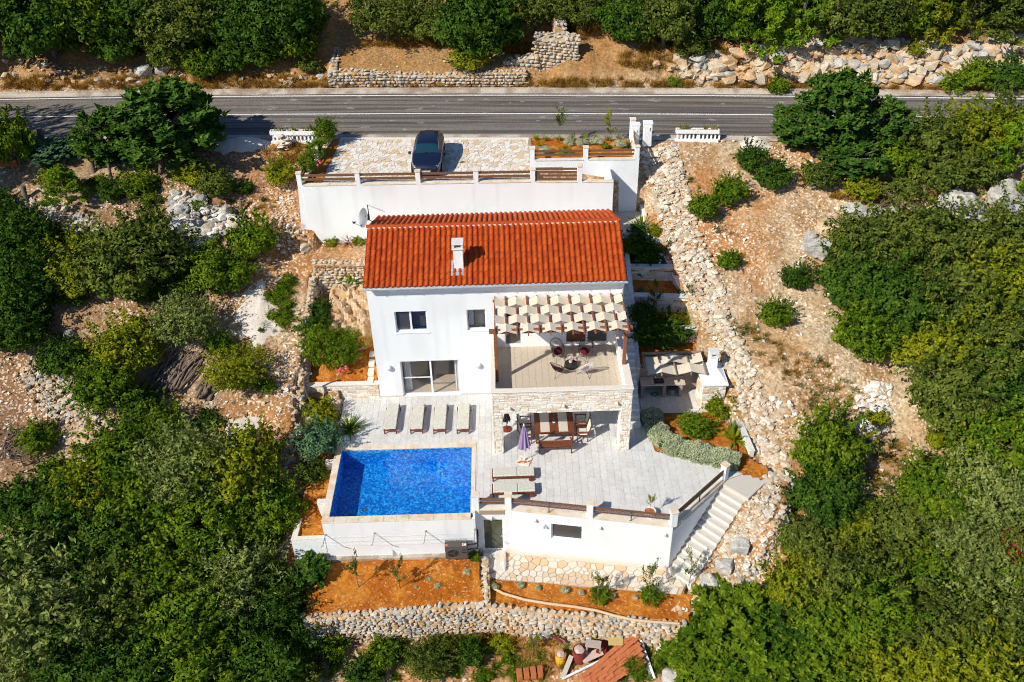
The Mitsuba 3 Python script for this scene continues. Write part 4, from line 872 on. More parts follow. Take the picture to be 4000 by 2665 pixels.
dry_wall('ruined_stone_wall', 'broken heap of stones tying the low road wall to the stone block', [(7.2, yb(7.2) + 0.9, 8.9, 9.7), (9.4, yb(9.4) + 0.7, 8.8, 10.3)], 0.9, 0.34, 70, mats=GREY)
dry_wall('upper_stone_wall', 'half hidden stone wall between the trees at the top of the photo', [(-2.2, 28.4, 11.3, 12.3), (1.3, 28.2, 11.3, 12.2)], 0.6, 0.34, 60, mats=GREY)
# left of the villa
dry_wall('rubble_stone_wall', 'rough cream stone wall holding the narrow bed under the driveway wall, left of the roof', [(-3.75, 5.7, 3.0, 4.95), (-0.15, 5.55, 2.9, 4.85)], 0.5, 0.28, 140)
dry_wall('path_stone_wall', 'narrow stone edged wall stepping down the slope left of the villa', [(-3.75, 5.5, 2.8, 4.3), (-3.80, 3.6, 1.9, 3.4), (-3.85, 2.0, 1.3, 2.6), (-3.85, 0.4, 0.6, 1.75), (-3.88, -1.0, -0.3, 1.0)][::-1], 0.30, 0.24, 120)
dry_wall('shower_side_wall', 'short wall filled with pale pebbles beside the outdoor shower', [(-3.95, -1.3, -0.9, 0.62), (-3.95, 0.3, -0.2, 0.95)], 0.5, 0.13, 160, mats=['limestone_pale'])
# masonry bed wall beside the shower, tightly cut stones
def masonry(name, label, P, Q, z0, z1, cap, seed, limit=90, th=0.3, hmin=0.10, hmax=0.20, capo=0.05, mats=CUTS):
    key = thing(name, label, 'wall'); L = math.hypot(Q[0] - P[0], Q[1] - P[1]); r = np.random.default_rng(seed); R = {}
    obj('core', frame_wall(Polygon([(0, z0), (L, z0), (L, z1), (0, z1)]), P, Q, -0.03, -th), 'mortar', key); a_ = math.atan2(Q[1] - P[1], Q[0] - P[0]); k = 0
    for a, b, q0, q1 in ashlar(L, z0, z1, seed, hmin, hmax, 0.18, 0.45):
        m = cut_stone(a, b, q0, q1, r, 0.012, 0.03); m.apply_translation((0, 0.03, 0)); m.apply_transform(trimesh.transformations.rotation_matrix(a_, (0, 0, 1))); m.apply_translation((P[0], P[1], 0)); mt = mats[r.integers(len(mats))]; k += 1
        if k <= limit: obj('stone', m, mt, key)
        else: R.setdefault(mt, []).append(m)
    for mt, ms in R.items(): obj('small_stone', cat(ms), mt, key, kind='stuff')
    if cap: obj('coping', frame_wall(sbox(-0.03, z1 + 0.001, L + 0.03, z1 + 0.06), P, Q, capo, -th - 0.03), cap, key)
    return key
masonry('stone_bed_wall', 'low wall of cut cream stone below the oleander bed', (-3.85, -0.02), (-0.03, -0.03), -0.1, 0.86, 'coping_pale', 31, capo=0.02, th=0.28)
obj('wall_tap', cb(-2.75, -2.65, -0.08, -0.02, 0.60, 0.70, 0.01), 'rust', 'stone_bed_wall')
obj('kerb_stones', cat([cb(-0.62, -0.30, 0.02 + k * 0.55, 0.55 + k * 0.55, 0.75 + 0.2 * k, 0.98 + 0.2 * k, 0.02) for k in range(4)]), 'coping_pale', 'stone_bed_wall')
# right garden beds
gR = [  # wall line left, right, soil level behind (z top), bottom
    ((13.72, 6.75), (15.85, 6.55), 4.75, 5.28, 'cut stone planter wall with white coping at the head of the garden steps'),
    ((13.66, 5.15), (16.35, 4.95), 3.75, 4.50, 'second cut stone garden wall down the steps, half hidden by a shrub'),
    ((13.60, 3.45), (16.95, 3.10), 2.85, 3.72, 'broad cut stone garden wall with white coping right of the pergola'),
    ((13.60, 1.70), (17.3, 1.55), 2.05, 2.72, 'lowest cut stone garden wall, white stone blocks above the dark shrub')]
for k, (P, Q, z0, z1, lab) in enumerate(gR): masonry('garden_bed_wall', lab, P, Q, z0 - 0.3, z1, 'offwhite_concrete', 60 + k, 60)
sidew = [((15.12, 9.75), (15.2, 8.3), 5.9), ((15.2, 8.3), (15.85, 6.6), 5.65), ((15.85, 6.6), (16.35, 4.95), 4.9), ((16.35, 4.95), (16.95, 3.1), 4.1), ((16.95, 3.1), (17.3, 1.5), 3.2), ((17.3, 1.5), (17.9, 0.2), 2.45)]
gs = thing('garden_side_wall', 'stepped white capped wall closing off the right garden beds from the stony channel', 'wall')
for P, Q, z in sidew:
    L = math.hypot(Q[0] - P[0], Q[1] - P[1])
    obj('wall', frame_wall(Polygon([(0, z - 3), (L, z - 3.4), (L, z - 0.72), (0, z)]) if z < 5.7 else sbox(0, z - 2, L, z), P, Q, 0.0, 0.26), 'offwhite_concrete', gs)
    obj('coping', frame_wall(Polygon([(-0.02, z + 0.001), (L, z - 0.719), (L, z - 0.66), (-0.02, z + 0.06)]) if z < 5.7 else sbox(-0.02, z + 0.001, L, z + 0.06), P, Q, -0.02, 0.30), 'offwhite_concrete', gs)
masonry('patio_side_wall', 'stone faced wall on the right side of the small entrance patio', (14.97, 8.1), (15.07, 9.70), 5.5, 5.84, None, 71, 30, th=0.02)
gl = thing('garden_stair_wall', 'white capped side wall between the garden steps and the beds', 'wall')
for y0, y1, z0, z1 in ((7.0, 5.2, 5.32, 4.62), (5.2, 3.5, 4.54, 3.84), (3.5, 1.8, 3.76, 3.0), (1.8, -0.25, 2.76, 1.6)):
    L = y0 - y1; obj('wall', frame_wall(Polygon([(0, z0 - 2.4), (L, z1 - 2.4), (L, z1), (0, z0)]), (13.58, y0), (13.58, y1), 0.0, -0.18), 'mortar', gl)
    obj('coping', frame_wall(Polygon([(0, z0 + 0.001), (L, z1 + 0.001), (L, z1 + 0.05), (0, z0 + 0.05)]), (13.58, y0), (13.58, y1), 0.03, -0.21), 'offwhite_concrete', gl)
for nm, poly, z, lab in (('bed_soil', [(13.7, 6.8), (15.8, 6.6), (15.15, 8.3), (13.7, 8.1)], 5.15, 'soil of the top planter beside the patio'), ('bed_soil_001', [(13.7, 5.2), (16.35, 5.0), (15.85, 6.55), (13.7, 6.75)], 4.35, 'brown soil of the second right garden bed'),
                         ('bed_soil_002', [(13.7, 3.5), (16.95, 3.15), (16.35, 4.95), (13.7, 5.1)], 3.55, 'brown soil of the third right garden bed'), ('bed_soil_003', [(13.7, 1.75), (17.3, 1.6), (16.95, 3.1), (13.7, 3.4)], 2.60, 'brown soil of the fourth right garden bed'), ('bed_soil_004', [(13.7, 0.15), (17.8, 0.05), (17.3, 1.5), (13.7, 1.65)], 1.75, 'soil behind the outdoor kitchen')):
    p = Polygon(poly); pf = patch(nm, p.buffer(0.10), (lambda zz: (lambda x, y: zz + 0.08 * (y - poly[0][1])))(z), 'red_soil', lab, amp=0.05, seed=hash(nm) % 9 if False else len(nm) + int(z * 3))
masonry('kitchen_back_wall', 'stone wall behind the outdoor kitchen under the hanging shrub', (13.70, 0.10), (17.0, 0.0), -0.1, 1.62, None, 81, 60, th=0.3)
# hedge bed
HB = Polygon([(13.82, -4.70), (13.80, -2.05), (16.85, -2.1), (17.25, -0.6), (18.6, -5.6), (19.3, -6.2), (18.9, -7.0), (17.95, -6.55)])
patch('hedge_bed_soil', HB, lambda x, y: -0.03 + 0 * x, 'red_soil', 'red soil bed behind the clipped grey hedge', amp=0.05, seed=4)
bw = thing('bed_side_wall', 'sloping white wall on the right edge of the hedge bed', 'wall')
for P, Q, za, zb_ in (((18.35, -1.45), (18.75, -5.3), 0.62, 0.22),):
    L = math.hypot(Q[0] - P[0], Q[1] - P[1]); obj('wall', frame_wall(Polygon([(0, -1.2), (L, -1.5), (L, zb_), (0, za)]), P, Q, -0.02, 0.20), 'coping_pale', bw); obj('coping', frame_wall(Polygon([(0, za), (L, zb_), (L, zb_ + 0.05), (0, za + 0.05)]), P, Q, -0.05, 0.23), 'offwhite_concrete', bw)
# ---------------------------------------------------------------- outdoor kitchen
kt = thing('outdoor_kitchen', 'outdoor kitchen counter with a steel sink under a cream canvas pergola', 'outdoor kitchen')
ct = sbox(13.80, -0.78, 16.12, -0.10).difference(sbox(14.52, -0.66, 15.02, -0.26))
obj('counter', prism(ct, 0.84, 0.92), 'counter_stone', kt)
sk2 = obj('sink', cat([bb(14.50, 15.04, -0.68, -0.24, 0.921, 0.928)]), 'dark_grey', kt); obj('bowl', bb(14.55, 14.99, -0.62, -0.30, 0.70, 0.935), 'black_metal', sk2); obj('bar', bb(14.56, 14.98, -0.47, -0.45, 0.935, 0.945), 'steel', sk2)
obj('tap', tube([(14.45, -0.30, 0.92), (14.45, -0.30, 1.16), (14.58, -0.36, 1.18), (14.60, -0.40, 1.08)], 0.014, 6), 'steel', kt)
for x in (13.84, 14.98, 15.85): obj('leg', cb(x, x + 0.16, -0.72, -0.16, 0, 0.84, 0.01), 'taupe_paint', kt)
obj('back_panel', bb(13.8, 16.9, -0.05, -0.02, 0, 1.5), 'taupe_paint', kt)
kp = thing('kitchen_pergola', 'small grey timber pergola with woven cream canvas over the outdoor kitchen', 'pergola')
kx = np.linspace(13.95, 16.95, 5)
for x in kx: obj('rafter', beam((x, 0.18, 2.18), (x, -1.50, 2.10), 0.05, 0.13), 'grey_wood', kp)
obj('beam', cb(13.88, 17.02, 0.19, 0.25, 2.16, 2.32, 0.008), 'grey_wood', kp)
obj('canvas_strip', canvas(kx, [2.08, 2.10, 2.27, 2.07, 2.26], 0.16, -0.58, 0.02), 'canvas', kp, smooth=30); obj('canvas_strip', canvas(kx, [2.10, 2.26, 2.05, 2.25, 2.05], -0.66, -1.42, 0.02), 'canvas', kp, smooth=30)
for x in (13.98, 16.60): obj('post', cb(x - 0.05, x + 0.05, -0.02, 0.08, 1.5, 2.2), 'grey_wood', kp)
bq = thing('stone_barbecue', 'white topped stone barbecue with a square white chimney beside the outdoor kitchen', 'barbecue')
qx0, qx1, qy0, qy1, qz = 16.75, 17.95, -1.95, -0.55, 1.70
obj('core', bb(qx0 + 0.03, qx1 - 0.03, qy0 + 0.03, qy1, -0.8, qz), 'mortar', bq)
for a, b, z0, z1 in ashlar(qx1 - qx0, -0.4, qz, 91, 0.14, 0.24, 0.16, 0.42): m = cut_stone(a, b, z0, z1, r, 0.012, 0.04); m.apply_translation((qx0, qy0 + 0.03, 0)); obj('stone', m, CUTS[r.integers(6)], bq)
for a, b, z0, z1 in ashlar(qy1 - qy0, -0.4, qz, 92, 0.14, 0.24, 0.16, 0.42):
    m = cut_stone(a, b, z0, z1, r, 0.012, 0.04); v = m.vertices; obj('stone', trimesh.Trimesh(np.stack([qx0 + 0.03 + v[:, 1], qy1 - v[:, 0], v[:, 2]], 1), m.faces, process=False), CUTS[r.integers(6)], bq)
hd = obj('hood', cat([cb(qx0 - 0.06, qx1 + 0.08, qy0 - 0.08, qy1 + 0.45, qz, qz + 0.10, 0.01), hull([(x, y, qz + 0.10) for x in (qx0 - 0.0, qx1 + 0.02) for y in (qy0 - 0.0, qy1 + 0.4)] + [(x, y, qz + 0.34) for x in (17.20, 17.62) for y in (-0.95, -0.45)])]), 'white_plaster', bq)
obj('chimney', cb(17.20, 17.62, -0.95, -0.45, qz + 0.341, qz + 1.0), 'white_plaster', bq)
obj('chimney_cap', cat([cb(17.17, 17.65, -0.98, -0.42, qz + 1.001, qz + 1.06, 0.008), bb(17.20, 17.29, -0.95, -0.45, qz + 1.06, qz + 1.22), bb(17.53, 17.62, -0.95, -0.45, qz + 1.06, qz + 1.22), cb(17.17, 17.65, -0.98, -0.42, qz + 1.22, qz + 1.28, 0.008)]), 'offwhite_concrete', bq)
obj('ledge', cb(17.96, 18.30, -2.0, -1.0, 0.4, 0.62, 0.02), 'coping_pale', bq)
bn = thing('metal_bin', 'grey galvanised lidded bucket under the outdoor kitchen counter', 'bin')
obj('body', lathe([(0.001, 0), (0.15, 0), (0.19, 0.42), (0.001, 0.42)], 20, (15.52, -0.48, 0.0)), 'galvanised', bn, smooth=40); obj('lid', lathe([(0.20, 0.42), (0.20, 0.445), (0.10, 0.48), (0.02, 0.49), (0.02, 0.53), (0.001, 0.53)], 20, (15.52, -0.48, 0.0)), 'dark_grey', bn, smooth=40)
aa = np.linspace(0, 9 * math.pi, 150)
obj('garden_hose', tube([(14.62 + 0.17 * math.cos(a) * (1 + 0.25 * math.sin(a * 0.7)), -0.48 + 0.15 * math.sin(a), 0.02 + 0.004 * a * 0.6 + 0.01 * math.sin(a * 2.3)) for a in aa], 0.012, 5), 'green_plastic', None, smooth=True, label='bright green coiled garden hose on the floor under the kitchen sink', cat_='hose')
# ---------------------------------------------------------------- car
car = thing('parked_car', 'dark navy hatchback parked nose towards the villa on the stone driveway', 'car')
CL, CWH = 4.02, 0.855
def car_sec(s):
    "half section at s along the car (0 nose, 1 tail): list of (y, z)"
    pts = lambda xs, ys: np.interp(s, xs, ys)
    w = CWH * pts([0, .02, .06, .14, .3, .75, .9, .97, 1], [.70, .80, .90, .975, 1, 1, .97, .90, .82])
    zb = pts([0, .04, .12, .88, .96, 1], [.30, .22, .18, .18, .24, .32])
    zs = pts([0, .015, .05, .10, .20, .28, .35, .60, .85, .95, 1], [.56, .66, .74, .80, .88, .93, .95, .98, 1.02, 1.02, .96])
    zr = pts([0, .015, .05, .10, .20, .275, .30, .44, .50, .62, .75, .86, .93, .97, 1], [.58, .70, .79, .86, .96, 1.01, 1.03, 1.38, 1.44, 1.475, 1.46, 1.41, 1.28, 1.10, .98])
    wr = w * pts([0, .27, .30, .45, .6, .85, .95, 1], [.86, .84, .80, .70, .68, .66, .72, .80])
    return [(w * 0.90, zb), (w * 0.985, zb + 0.14), (w, (zb + zs) / 2), (w * 0.985, zs - 0.08), (w * 0.93, zs), (wr * 1.06 + 0.0, zs + (zr - zs) * 0.45), (wr, zr - (zr - zs) * 0.10 - 0.012), (wr * 0.86, zr - 0.012), (wr * 0.5, zr + 0.012), (0, zr + 0.02)]
SS = np.array([0, .012, .03, .06, .10, .15, .2, .25, .28, .30, .33, .37, .41, .44, .47, .5, .55, .6, .66, .72, .78, .83, .87, .90, .93, .955, .975, .99, 1.0])
def body():
    V, F, n = [], [], 10
    for s in SS:
        q = car_sec(s); V += [(y, s * CL, z) for y, z in q] + [(-y, s * CL, z) for y, z in q[:-1]][::-1]
    m = 2 * n - 1
    for i in range(len(SS) - 1):
        for j in range(m - 1): a = i * m + j; F += [(a, a + 1, a + m + 1), (a, a + m + 1, a + m)]
        a = i * m; F += [(a + m - 1, a, a + m), (a + m - 1, a + m, a + 2 * m - 1)]
    for i0, fl in ((0, 0), (len(SS) - 1, 1)):
        for j in range(1, m - 1): a = i0 * m; F.append((a, a + j + 1, a + j) if not fl else (a, a + j, a + j + 1))
    t = trimesh.Trimesh(V, F, process=False); t.fix_normals(); return t
CARM = mat4((2.63, 8.75, ZR + 0.015), math.radians(-1.0))
bm = body()
cy_ = []
for s in (0.185, 0.80):
    c = trimesh.creation.cylinder(0.335, 4, sections=28); c.apply_transform(trimesh.transformations.rotation_matrix(math.pi / 2, (0, 1, 0))); c.apply_translation((0, s * CL, 0.29)); cy_.append(c)
obj('body', bm, 'car_paint', car, smooth=38, tw=CARM)
def skin(s0, s1, j0, j1, off=0.006, sgn=1, ns=8, mirror=True):
    "panel lying just proud of the body skin between stations s0..s1 and ring positions j0..j1 (0 sill .. 9 roof centre)"
    def P(s, j):
        q = car_sec(s); i = int(min(math.floor(j), 8)); t = j - i; y = q[i][0] + (q[i + 1][0] - q[i][0]) * t; z = q[i][1] + (q[i + 1][1] - q[i][1]) * t; return np.array([y, s * CL, z])
    def f(s, j):
        p = P(s, j); du = P(min(s + .004, 1), j) - P(max(s - .004, 0), j); dw = P(s, min(j + .05, 9)) - P(s, max(j - .05, 0)); n = np.cross(dw, du); n = n / (np.linalg.norm(n) + 1e-9)
        if n[2] < 0 and p[2] > 1.0: n = -n
        if n[0] < 0 and p[0] > 0.3: n = -n
        q = p + n * off; return (q[0] * sgn, q[1], q[2])
    return f, np.linspace(s0, s1, ns)
def panel(s0, s1, j0, j1, off=0.006, sgn=1, ns=8, nj=5): f, ss = skin(s0, s1, j0, j1, off, sgn, ns); return sheet(f, ss, np.linspace(j0, j1, nj))
def both(s0, s1, j0, j1, off=0.006, **k): return cat([panel(s0, s1, j0, j1, off, 1, **k), panel(s0, s1, j0, j1, off, -1, **k)])
ws_ = both(0.295, 0.425, 6.15, 9, 0.008, nj=10); obj('windscreen', ws_, 'dark_glass', car, smooth=True, tw=CARM)
obj('windscreen_trim', cat([panel(0.29, 0.43, 5.95, 6.12, 0.012, s) for s in (1, -1)]), 'chrome', car, tw=CARM)
for sg in (1, -1):
    obj('side_window', panel(0.36, 0.54, 4.35, 5.8, 0.008, sg), 'dark_glass', car, smooth=True, tw=CARM); obj('side_window', panel(0.56, 0.74, 4.35, 5.8, 0.008, sg), 'dark_glass', car, smooth=True, tw=CARM)
    hl = obj('headlight', panel(0.018, 0.105, 3.5, 4.9, 0.008, sg), 'lens', car, smooth=True, tw=CARM); obj('bulb', trimesh.creation.icosphere(2, 0.05).apply_translation((sg * 0.60, 0.14, 0.735)), 'chrome', hl, tw=CARM, smooth=True)
    obj('tail_light', panel(0.93, 0.985, 3.0, 4.6, 0.008, sg), 'sign_red', car, smooth=True, tw=CARM)
    mm = hull([(sg * (0.90 + a), 1.30 + b, 0.98 + c) for a in (0, .16) for b in (-0.03, .08) for c in (-0.06, .08)] + [(sg * 0.98, 1.22, 1.0)]); obj('wing_mirror', mm, 'car_paint', car, tw=CARM)
    for s in (0.185, 0.80):
        t = lathe([(0.18, -0.10), (0.30, -0.10), (0.315, -0.06), (0.315, 0.06), (0.30, 0.10), (0.18, 0.10)], 28); t.apply_transform(trimesh.transformations.rotation_matrix(math.pi / 2, (0, 1, 0))); t.apply_translation((sg * 0.775, s * CL, 0.30)); w_ = obj('wheel', t, 'tyre', car, smooth=40, tw=CARM)
        q = lathe([(0.001, -0.02), (0.19, -0.02), (0.19, 0.02), (0.001, 0.02)], 24); q.apply_transform(trimesh.transformations.rotation_matrix(math.pi / 2, (0, 1, 0))); q.apply_translation((sg * 0.86, s * CL, 0.30)); obj('rim', q, 'grey_metal', w_, tw=CARM)
        a = trimesh.creation.cylinder(0.37, 0.02, sections=28); a.apply_transform(trimesh.transformations.rotation_matrix(math.pi / 2, (0, 1, 0))); a.apply_translation((sg * 0.852, s * CL, 0.31)); obj('wheel_arch', a, 'black_plastic', w_, tw=CARM)
gr = obj('grille', bb(-0.42, 0.42, -0.012, 0.05, 0.50, 0.60), 'black_plastic', car, tw=CARM); obj('lower_intake', bb(-0.5, 0.5, -0.010, 0.05, 0.24, 0.36), 'black_plastic', car, tw=CARM)
em = [trimesh.creation.torus(0.055, 0.008, 24, 6).apply_transform(trimesh.transformations.rotation_matrix(math.pi / 2, (1, 0, 0))), tube([(-0.05, 0, 0.02), (-0.02, 0, 0.022), (0, 0, -0.018), (0.02, 0, 0.022), (0.05, 0, 0.02)], 0.007, 5)]
obj('emblem', cat(em).apply_translation((0, -0.02, 0.625)), 'chrome', car, tw=CARM)
npk = obj('number_plate', bb(-0.26, 0.26, -0.035, -0.012, 0.385, 0.495), 'plate_white', car, tw=CARM); obj('blue_band', bb(-0.26, -0.215, -0.037, -0.034, 0.385, 0.495), 'sign_blue', npk, tw=CARM)
tm = meshkit.text_mesh('ZD 648-JD', 0.065, 0.003, True); tm.apply_transform(trimesh.transformations.rotation_matrix(math.pi / 2, (1, 0, 0))); tm.apply_translation((-tm.bounds.mean(0)[0] + 0.02, -0.036, 0.41)); obj('letters', tm, 'ink_black', npk, tw=CARM)
obj('wiper', cat([tube([(-0.45, 1.15, 1.03), (0.05, 1.20, 1.075)], 0.012, 5), tube([(0.1, 1.15, 1.05), (0.55, 1.22, 1.06)], 0.012, 5)]), 'black_plastic', car, tw=CARM)
obj('roof_aerial', tube([(0, 3.3, 1.47), (0, 3.45, 1.60)], 0.01, 5), 'black_plastic', car, tw=CARM)
# ---------------------------------------------------------------- sun loungers
def uvbox(x0, x1, y0, y1, z0, z1): 
    m = cb(x0, x1, y0, y1, z0, z1, 0.025); return m, np.column_stack([m.vertices[:, 0] / 0.65, m.vertices[:, 1]])
def lounger(loc, rz, label):
    "local: width along x, head at +y, length 2.05"
    k = thing('sun_lounger', label, 'sun lounger', 'striped teak sun loungers on the pool terrace'); M = mat4(loc, rz)
    m, uv = uvbox(0.02, 0.63, 0.05, 1.20, 0.30, 0.365); c = obj('cushion', m, 'striped_fabric', k, tw=M, uv=uv)
    m, uv = uvbox(0.02, 0.63, 1.215, 2.03, 0.305, 0.372); obj('cushion', m, 'striped_fabric', k, tw=M, uv=uv)
    obj('frame', cat([cb(0.0, 0.05, 0, 2.05, 0.21, 0.29, 0.008), cb(0.60, 0.65, 0, 2.05, 0.21, 0.29, 0.008), cb(0.051, 0.599, 0.0, 0.05, 0.21, 0.29, 0.008), cb(0.051, 0.599, 2.0, 2.05, 0.21, 0.29, 0.008)] + [cb(0.051, 0.599, 0.1 + i * 0.19, 0.20 + i * 0.19, 0.265, 0.288, 0.004) for i in range(10)]), 'teak', k, tw=M)
    for x in (0.0, 0.595): obj('leg', cb(x, x + 0.055, 0.02, 0.09, 0, 0.21, 0.006), 'teak', k, tw=M)
    for x in (-0.05, 0.66):
        w = lathe([(0.001, 0), (0.10, 0), (0.105, 0.02), (0.10, 0.04), (0.001, 0.04)], 20); w.apply_transform(trimesh.transformations.rotation_matrix(math.pi / 2, (0, 1, 0))); w.apply_translation((x, 1.86, 0.11)); obj('wheel', w, 'teak', k, tw=M)
    for x in (0.04, 0.60): obj('rear_leg', cb(x - 0.02, x + 0.02, 1.80, 1.90, 0.08, 0.21, 0.004), 'teak', k, tw=M)
for x, y, lab in ((0.47, -3.02, 'striped sun lounger nearest the palm, leftmost of the four before the glass door'), (1.81, -3.07, 'second striped sun lounger from the palm in the row of four'), (2.98, -3.12, 'third striped sun lounger from the palm in the row of four'), (4.17, -3.17, 'striped sun lounger closest to the stone pillar in the row of four')): lounger((x, y, 0), math.radians(-0.6), lab)
lounger((5.93, -5.96 - 0.66, 0.0), -math.pi / 2, 'upper of the two striped sun loungers lying crosswise right of the pool') if False else None
for y, lab in ((-6.00, 'upper striped sun lounger right of the pool, near the folded parasol'), (-7.05, 'lower striped sun lounger right of the pool, by the plank fence')): lounger((5.95, y, 0), -math.pi / 2, lab)
# ---------------------------------------------------------------- parasol
ub = thing('parasol', 'folded lilac parasol in a terrazzo base on the terrace', 'parasol')
cx, cy2 = 7.54, -5.28
def folded(z0, z1, r0, n=16, seed=0):
    rr = np.random.default_rng(seed); ph = rr.uniform(0, 1, n)
    return sheet(lambda a, z: (cx + (0.02 + r0 * (1 - (z - z0) / (z1 - z0)) ** 0.8) * math.cos(a) * (1 + 0.28 * math.sin(8 * a)), cy2 + (0.02 + r0 * (1 - (z - z0) / (z1 - z0)) ** 0.8) * math.sin(a) * (1 + 0.28 * math.sin(8 * a)), z + (0.06 * math.sin(5 * a) if z == z0 else 0)), np.linspace(0, 2 * math.pi, 65), np.linspace(z0, z1, 9))
obj('pole', tube([(cx, cy2, 0.05), (cx, cy2, 2.30)], 0.024, 10), 'white_paint', ub, smooth=40); obj('fabric', folded(0.95, 2.36, 0.24), 'lilac_fabric', ub, smooth=40); obj('tip', lathe([(0.05, 0), (0.03, 0.06), (0.001, 0.12)], 12, (cx, cy2, 2.33)), 'white_paint', ub)
R30 = trimesh.transformations.rotation_matrix(-0.35, (0, 0, 1))
bs_ = obj('base', cbox(0.62, 0.62, 0.06, 0.012).apply_transform(R30).apply_translation((cx, cy2, 0.031)), 'coping_pale', ub); obj('socket', lathe([(0.05, 0.06), (0.05, 0.22), (0.03, 0.22)], 12, (cx, cy2, 0)), 'white_paint', bs_)
crazy(shapely.affinity.translate(shapely.affinity.rotate(sbox(-0.29, -0.29, 0.29, 0.29), -20, origin=(0, 0)), cx, cy2), 330, 'chip', bs_, 0.0635, 60, 12, th=0.012, gap=0.006, mats=['coping_pale', 'cut_white', 'cut_tan', 'brick_orange', 'cut_white'])
up2 = thing('stored_parasol', 'second folded parasol in purple and black leaning inside the left stone pillar', 'parasol')
cx, cy2 = 6.72, -2.9
obj('fabric', folded(1.3, 2.3, 0.16, seed=2), 'lilac_fabric', up2, smooth=40); obj('cover', folded(0.6, 1.29, 0.15), 'ink_black', up2, smooth=40); obj('pole', tube([(cx, cy2, 0.0), (cx, cy2, 2.35)], 0.024, 8), 'black_metal', up2); obj('base', lathe([(0.001, 0), (0.25, 0), (0.25, 0.05), (0.001, 0.08)], 20, (cx, cy2, 0)), 'rust_red', up2)
# ---------------------------------------------------------------- dining set
def z4(x, y): return 1940 + x * 360 / 1290, 1580 + y * 360 / 1290
tp = atz(*z4(815, 395), 0.75); tx, ty = tp[0], tp[1]
tb = thing('dining_table', 'dark red wooden dining table under the stone balcony', 'table')
for i in range(6): obj('board', cb(tx - 0.98 + i * 0.327, tx - 0.66 + i * 0.327, ty, ty + 2.0, 0.715, 0.75, 0.006), 'teak', tb)
for x in (tx - 0.90, tx + 0.90):
    for y in (ty + 0.08, ty + 1.92): obj('leg', cb(x - 0.04, x + 0.04, y - 0.04, y + 0.04, 0, 0.715, 0.006), 'teak', tb)
obj('apron', cat([cb(tx - 0.92, tx + 0.92, ty + 0.05, ty + 0.08, 0.62, 0.714, 0.004), cb(tx - 0.92, tx + 0.92, ty + 1.92, ty + 1.95, 0.62, 0.714, 0.004)]), 'teak', tb)
for x, lab in ((tx - 0.47, 'left cream cloth runner on the dark dining table'), (tx + 0.44, 'right cream cloth runner on the dark dining table')):
    obj('table_runner', cb(x - 0.23, x + 0.23, ty + 0.06, ty + 1.9, 0.751, 0.757, 0.002), 'runner_cloth', None, label=lab, cat_='table runner')
pp_ = thing('potted_succulent', 'tiny white bowl with a spiky succulent on the dining table', 'potted plant')
obj('bowl', lathe([(0.001, 0), (0.05, 0), (0.085, 0.06), (0.075, 0.08), (0.001, 0.07)], 16, (tx, ty + 0.75, 0.751)), 'ceramic_white', pp_, smooth=40)
obj('leaves', cat([tube([(tx, ty + 0.75, 0.82), (tx + 0.10 * math.cos(a), ty + 0.75 + 0.10 * math.sin(a), 0.90 + 0.06 * math.sin(3 * a))], [0.014, 0.002], 4) for a in np.linspace(0, 6.28, 15)]), 'leaf_teal', pp_)
def chair(loc, rz, lab):
    k = thing('dining_chair', lab, 'chair', 'wooden armchairs with striped cushions at the dining table'); M = mat4(loc, rz)   # local: back at -x, facing +x
    m, uv = uvbox(-0.24, 0.26, -0.25, 0.25, 0.40, 0.46); obj('seat_cushion', m, 'striped_fabric', k, tw=M, uv=uv[:, ::-1])
    m, uv = uvbox(-0.25, 0.25, -0.03, 0.03, 0, 0.60); R = trimesh.transformations.euler_matrix(0.18, 0, -math.pi / 2, 'rxyz'); m.apply_transform(trimesh.transformations.rotation_matrix(-0.22, (1, 0, 0))); m.apply_transform(trimesh.transformations.rotation_matrix(math.pi / 2, (0, 0, 1))); m.apply_translation((-0.26, 0, 0.48)); obj('back_cushion', m, 'striped_fabric', k, tw=M, uv=uv)
    obj('seat', cb(-0.27, 0.28, -0.27, 0.27, 0.34, 0.395, 0.008), 'teak', k, tw=M)
    for x in (-0.25, 0.25):
        for y in (-0.29, 0.29): obj('leg', cb(x - 0.025, x + 0.025, y - 0.025, y + 0.025, 0, 0.62 if x > 0 else 0.64, 0.005), 'teak', k, tw=M)
    for y in (-0.29, 0.29): obj('armrest', cb(-0.30, 0.32, y - 0.035, y + 0.035, 0.621, 0.655, 0.006), 'teak', k, tw=M)
    obj('back_frame', cat([beam((-0.27, y, 0.45), (-0.44, y, 1.06), 0.04, 0.05, 0.005) for y in (-0.27, 0.27)] + [beam((-0.43, -0.27, 1.05), (-0.43, 0.27, 1.05), 0.04, 0.05, 0.005)]), 'teak', k, tw=M)
for x, y, rz, lab in ((tx - 1.42, ty + 0.35, 0.0, 'wooden armchair on the left of the dining table, nearer the pool'), (tx - 1.42, ty + 1.15, 0.0, 'wooden armchair on the left of the dining table, farther in the shade'), (tx + 1.40, ty + 0.38, math.pi, 'wooden armchair on the right of the dining table, nearer the open terrace'), (tx + 1.40, ty + 1.15, math.pi, 'wooden armchair on the right of the dining table, deeper in the shade')): chair((x, y, 0), rz, lab)
bk = thing('garden_bench', 'dark red slatted bench at the near end of the dining table', 'bench')
by = ty - 0.72; bx0, bx1 = tx - 0.80, tx + 0.78
for x in (bx0, bx1):
    obj('leg', beam((x, by, 0), (x, by - 0.06, 0.92), 0.06, 0.06), 'teak', bk); obj('leg', cb(x - 0.03, x + 0.03, by + 0.42, by + 0.48, 0, 0.60, 0.005), 'teak', bk); obj('armrest', cb(x - 0.035, x + 0.035, by - 0.02, by + 0.5, 0.60, 0.63, 0.006), 'teak', bk)
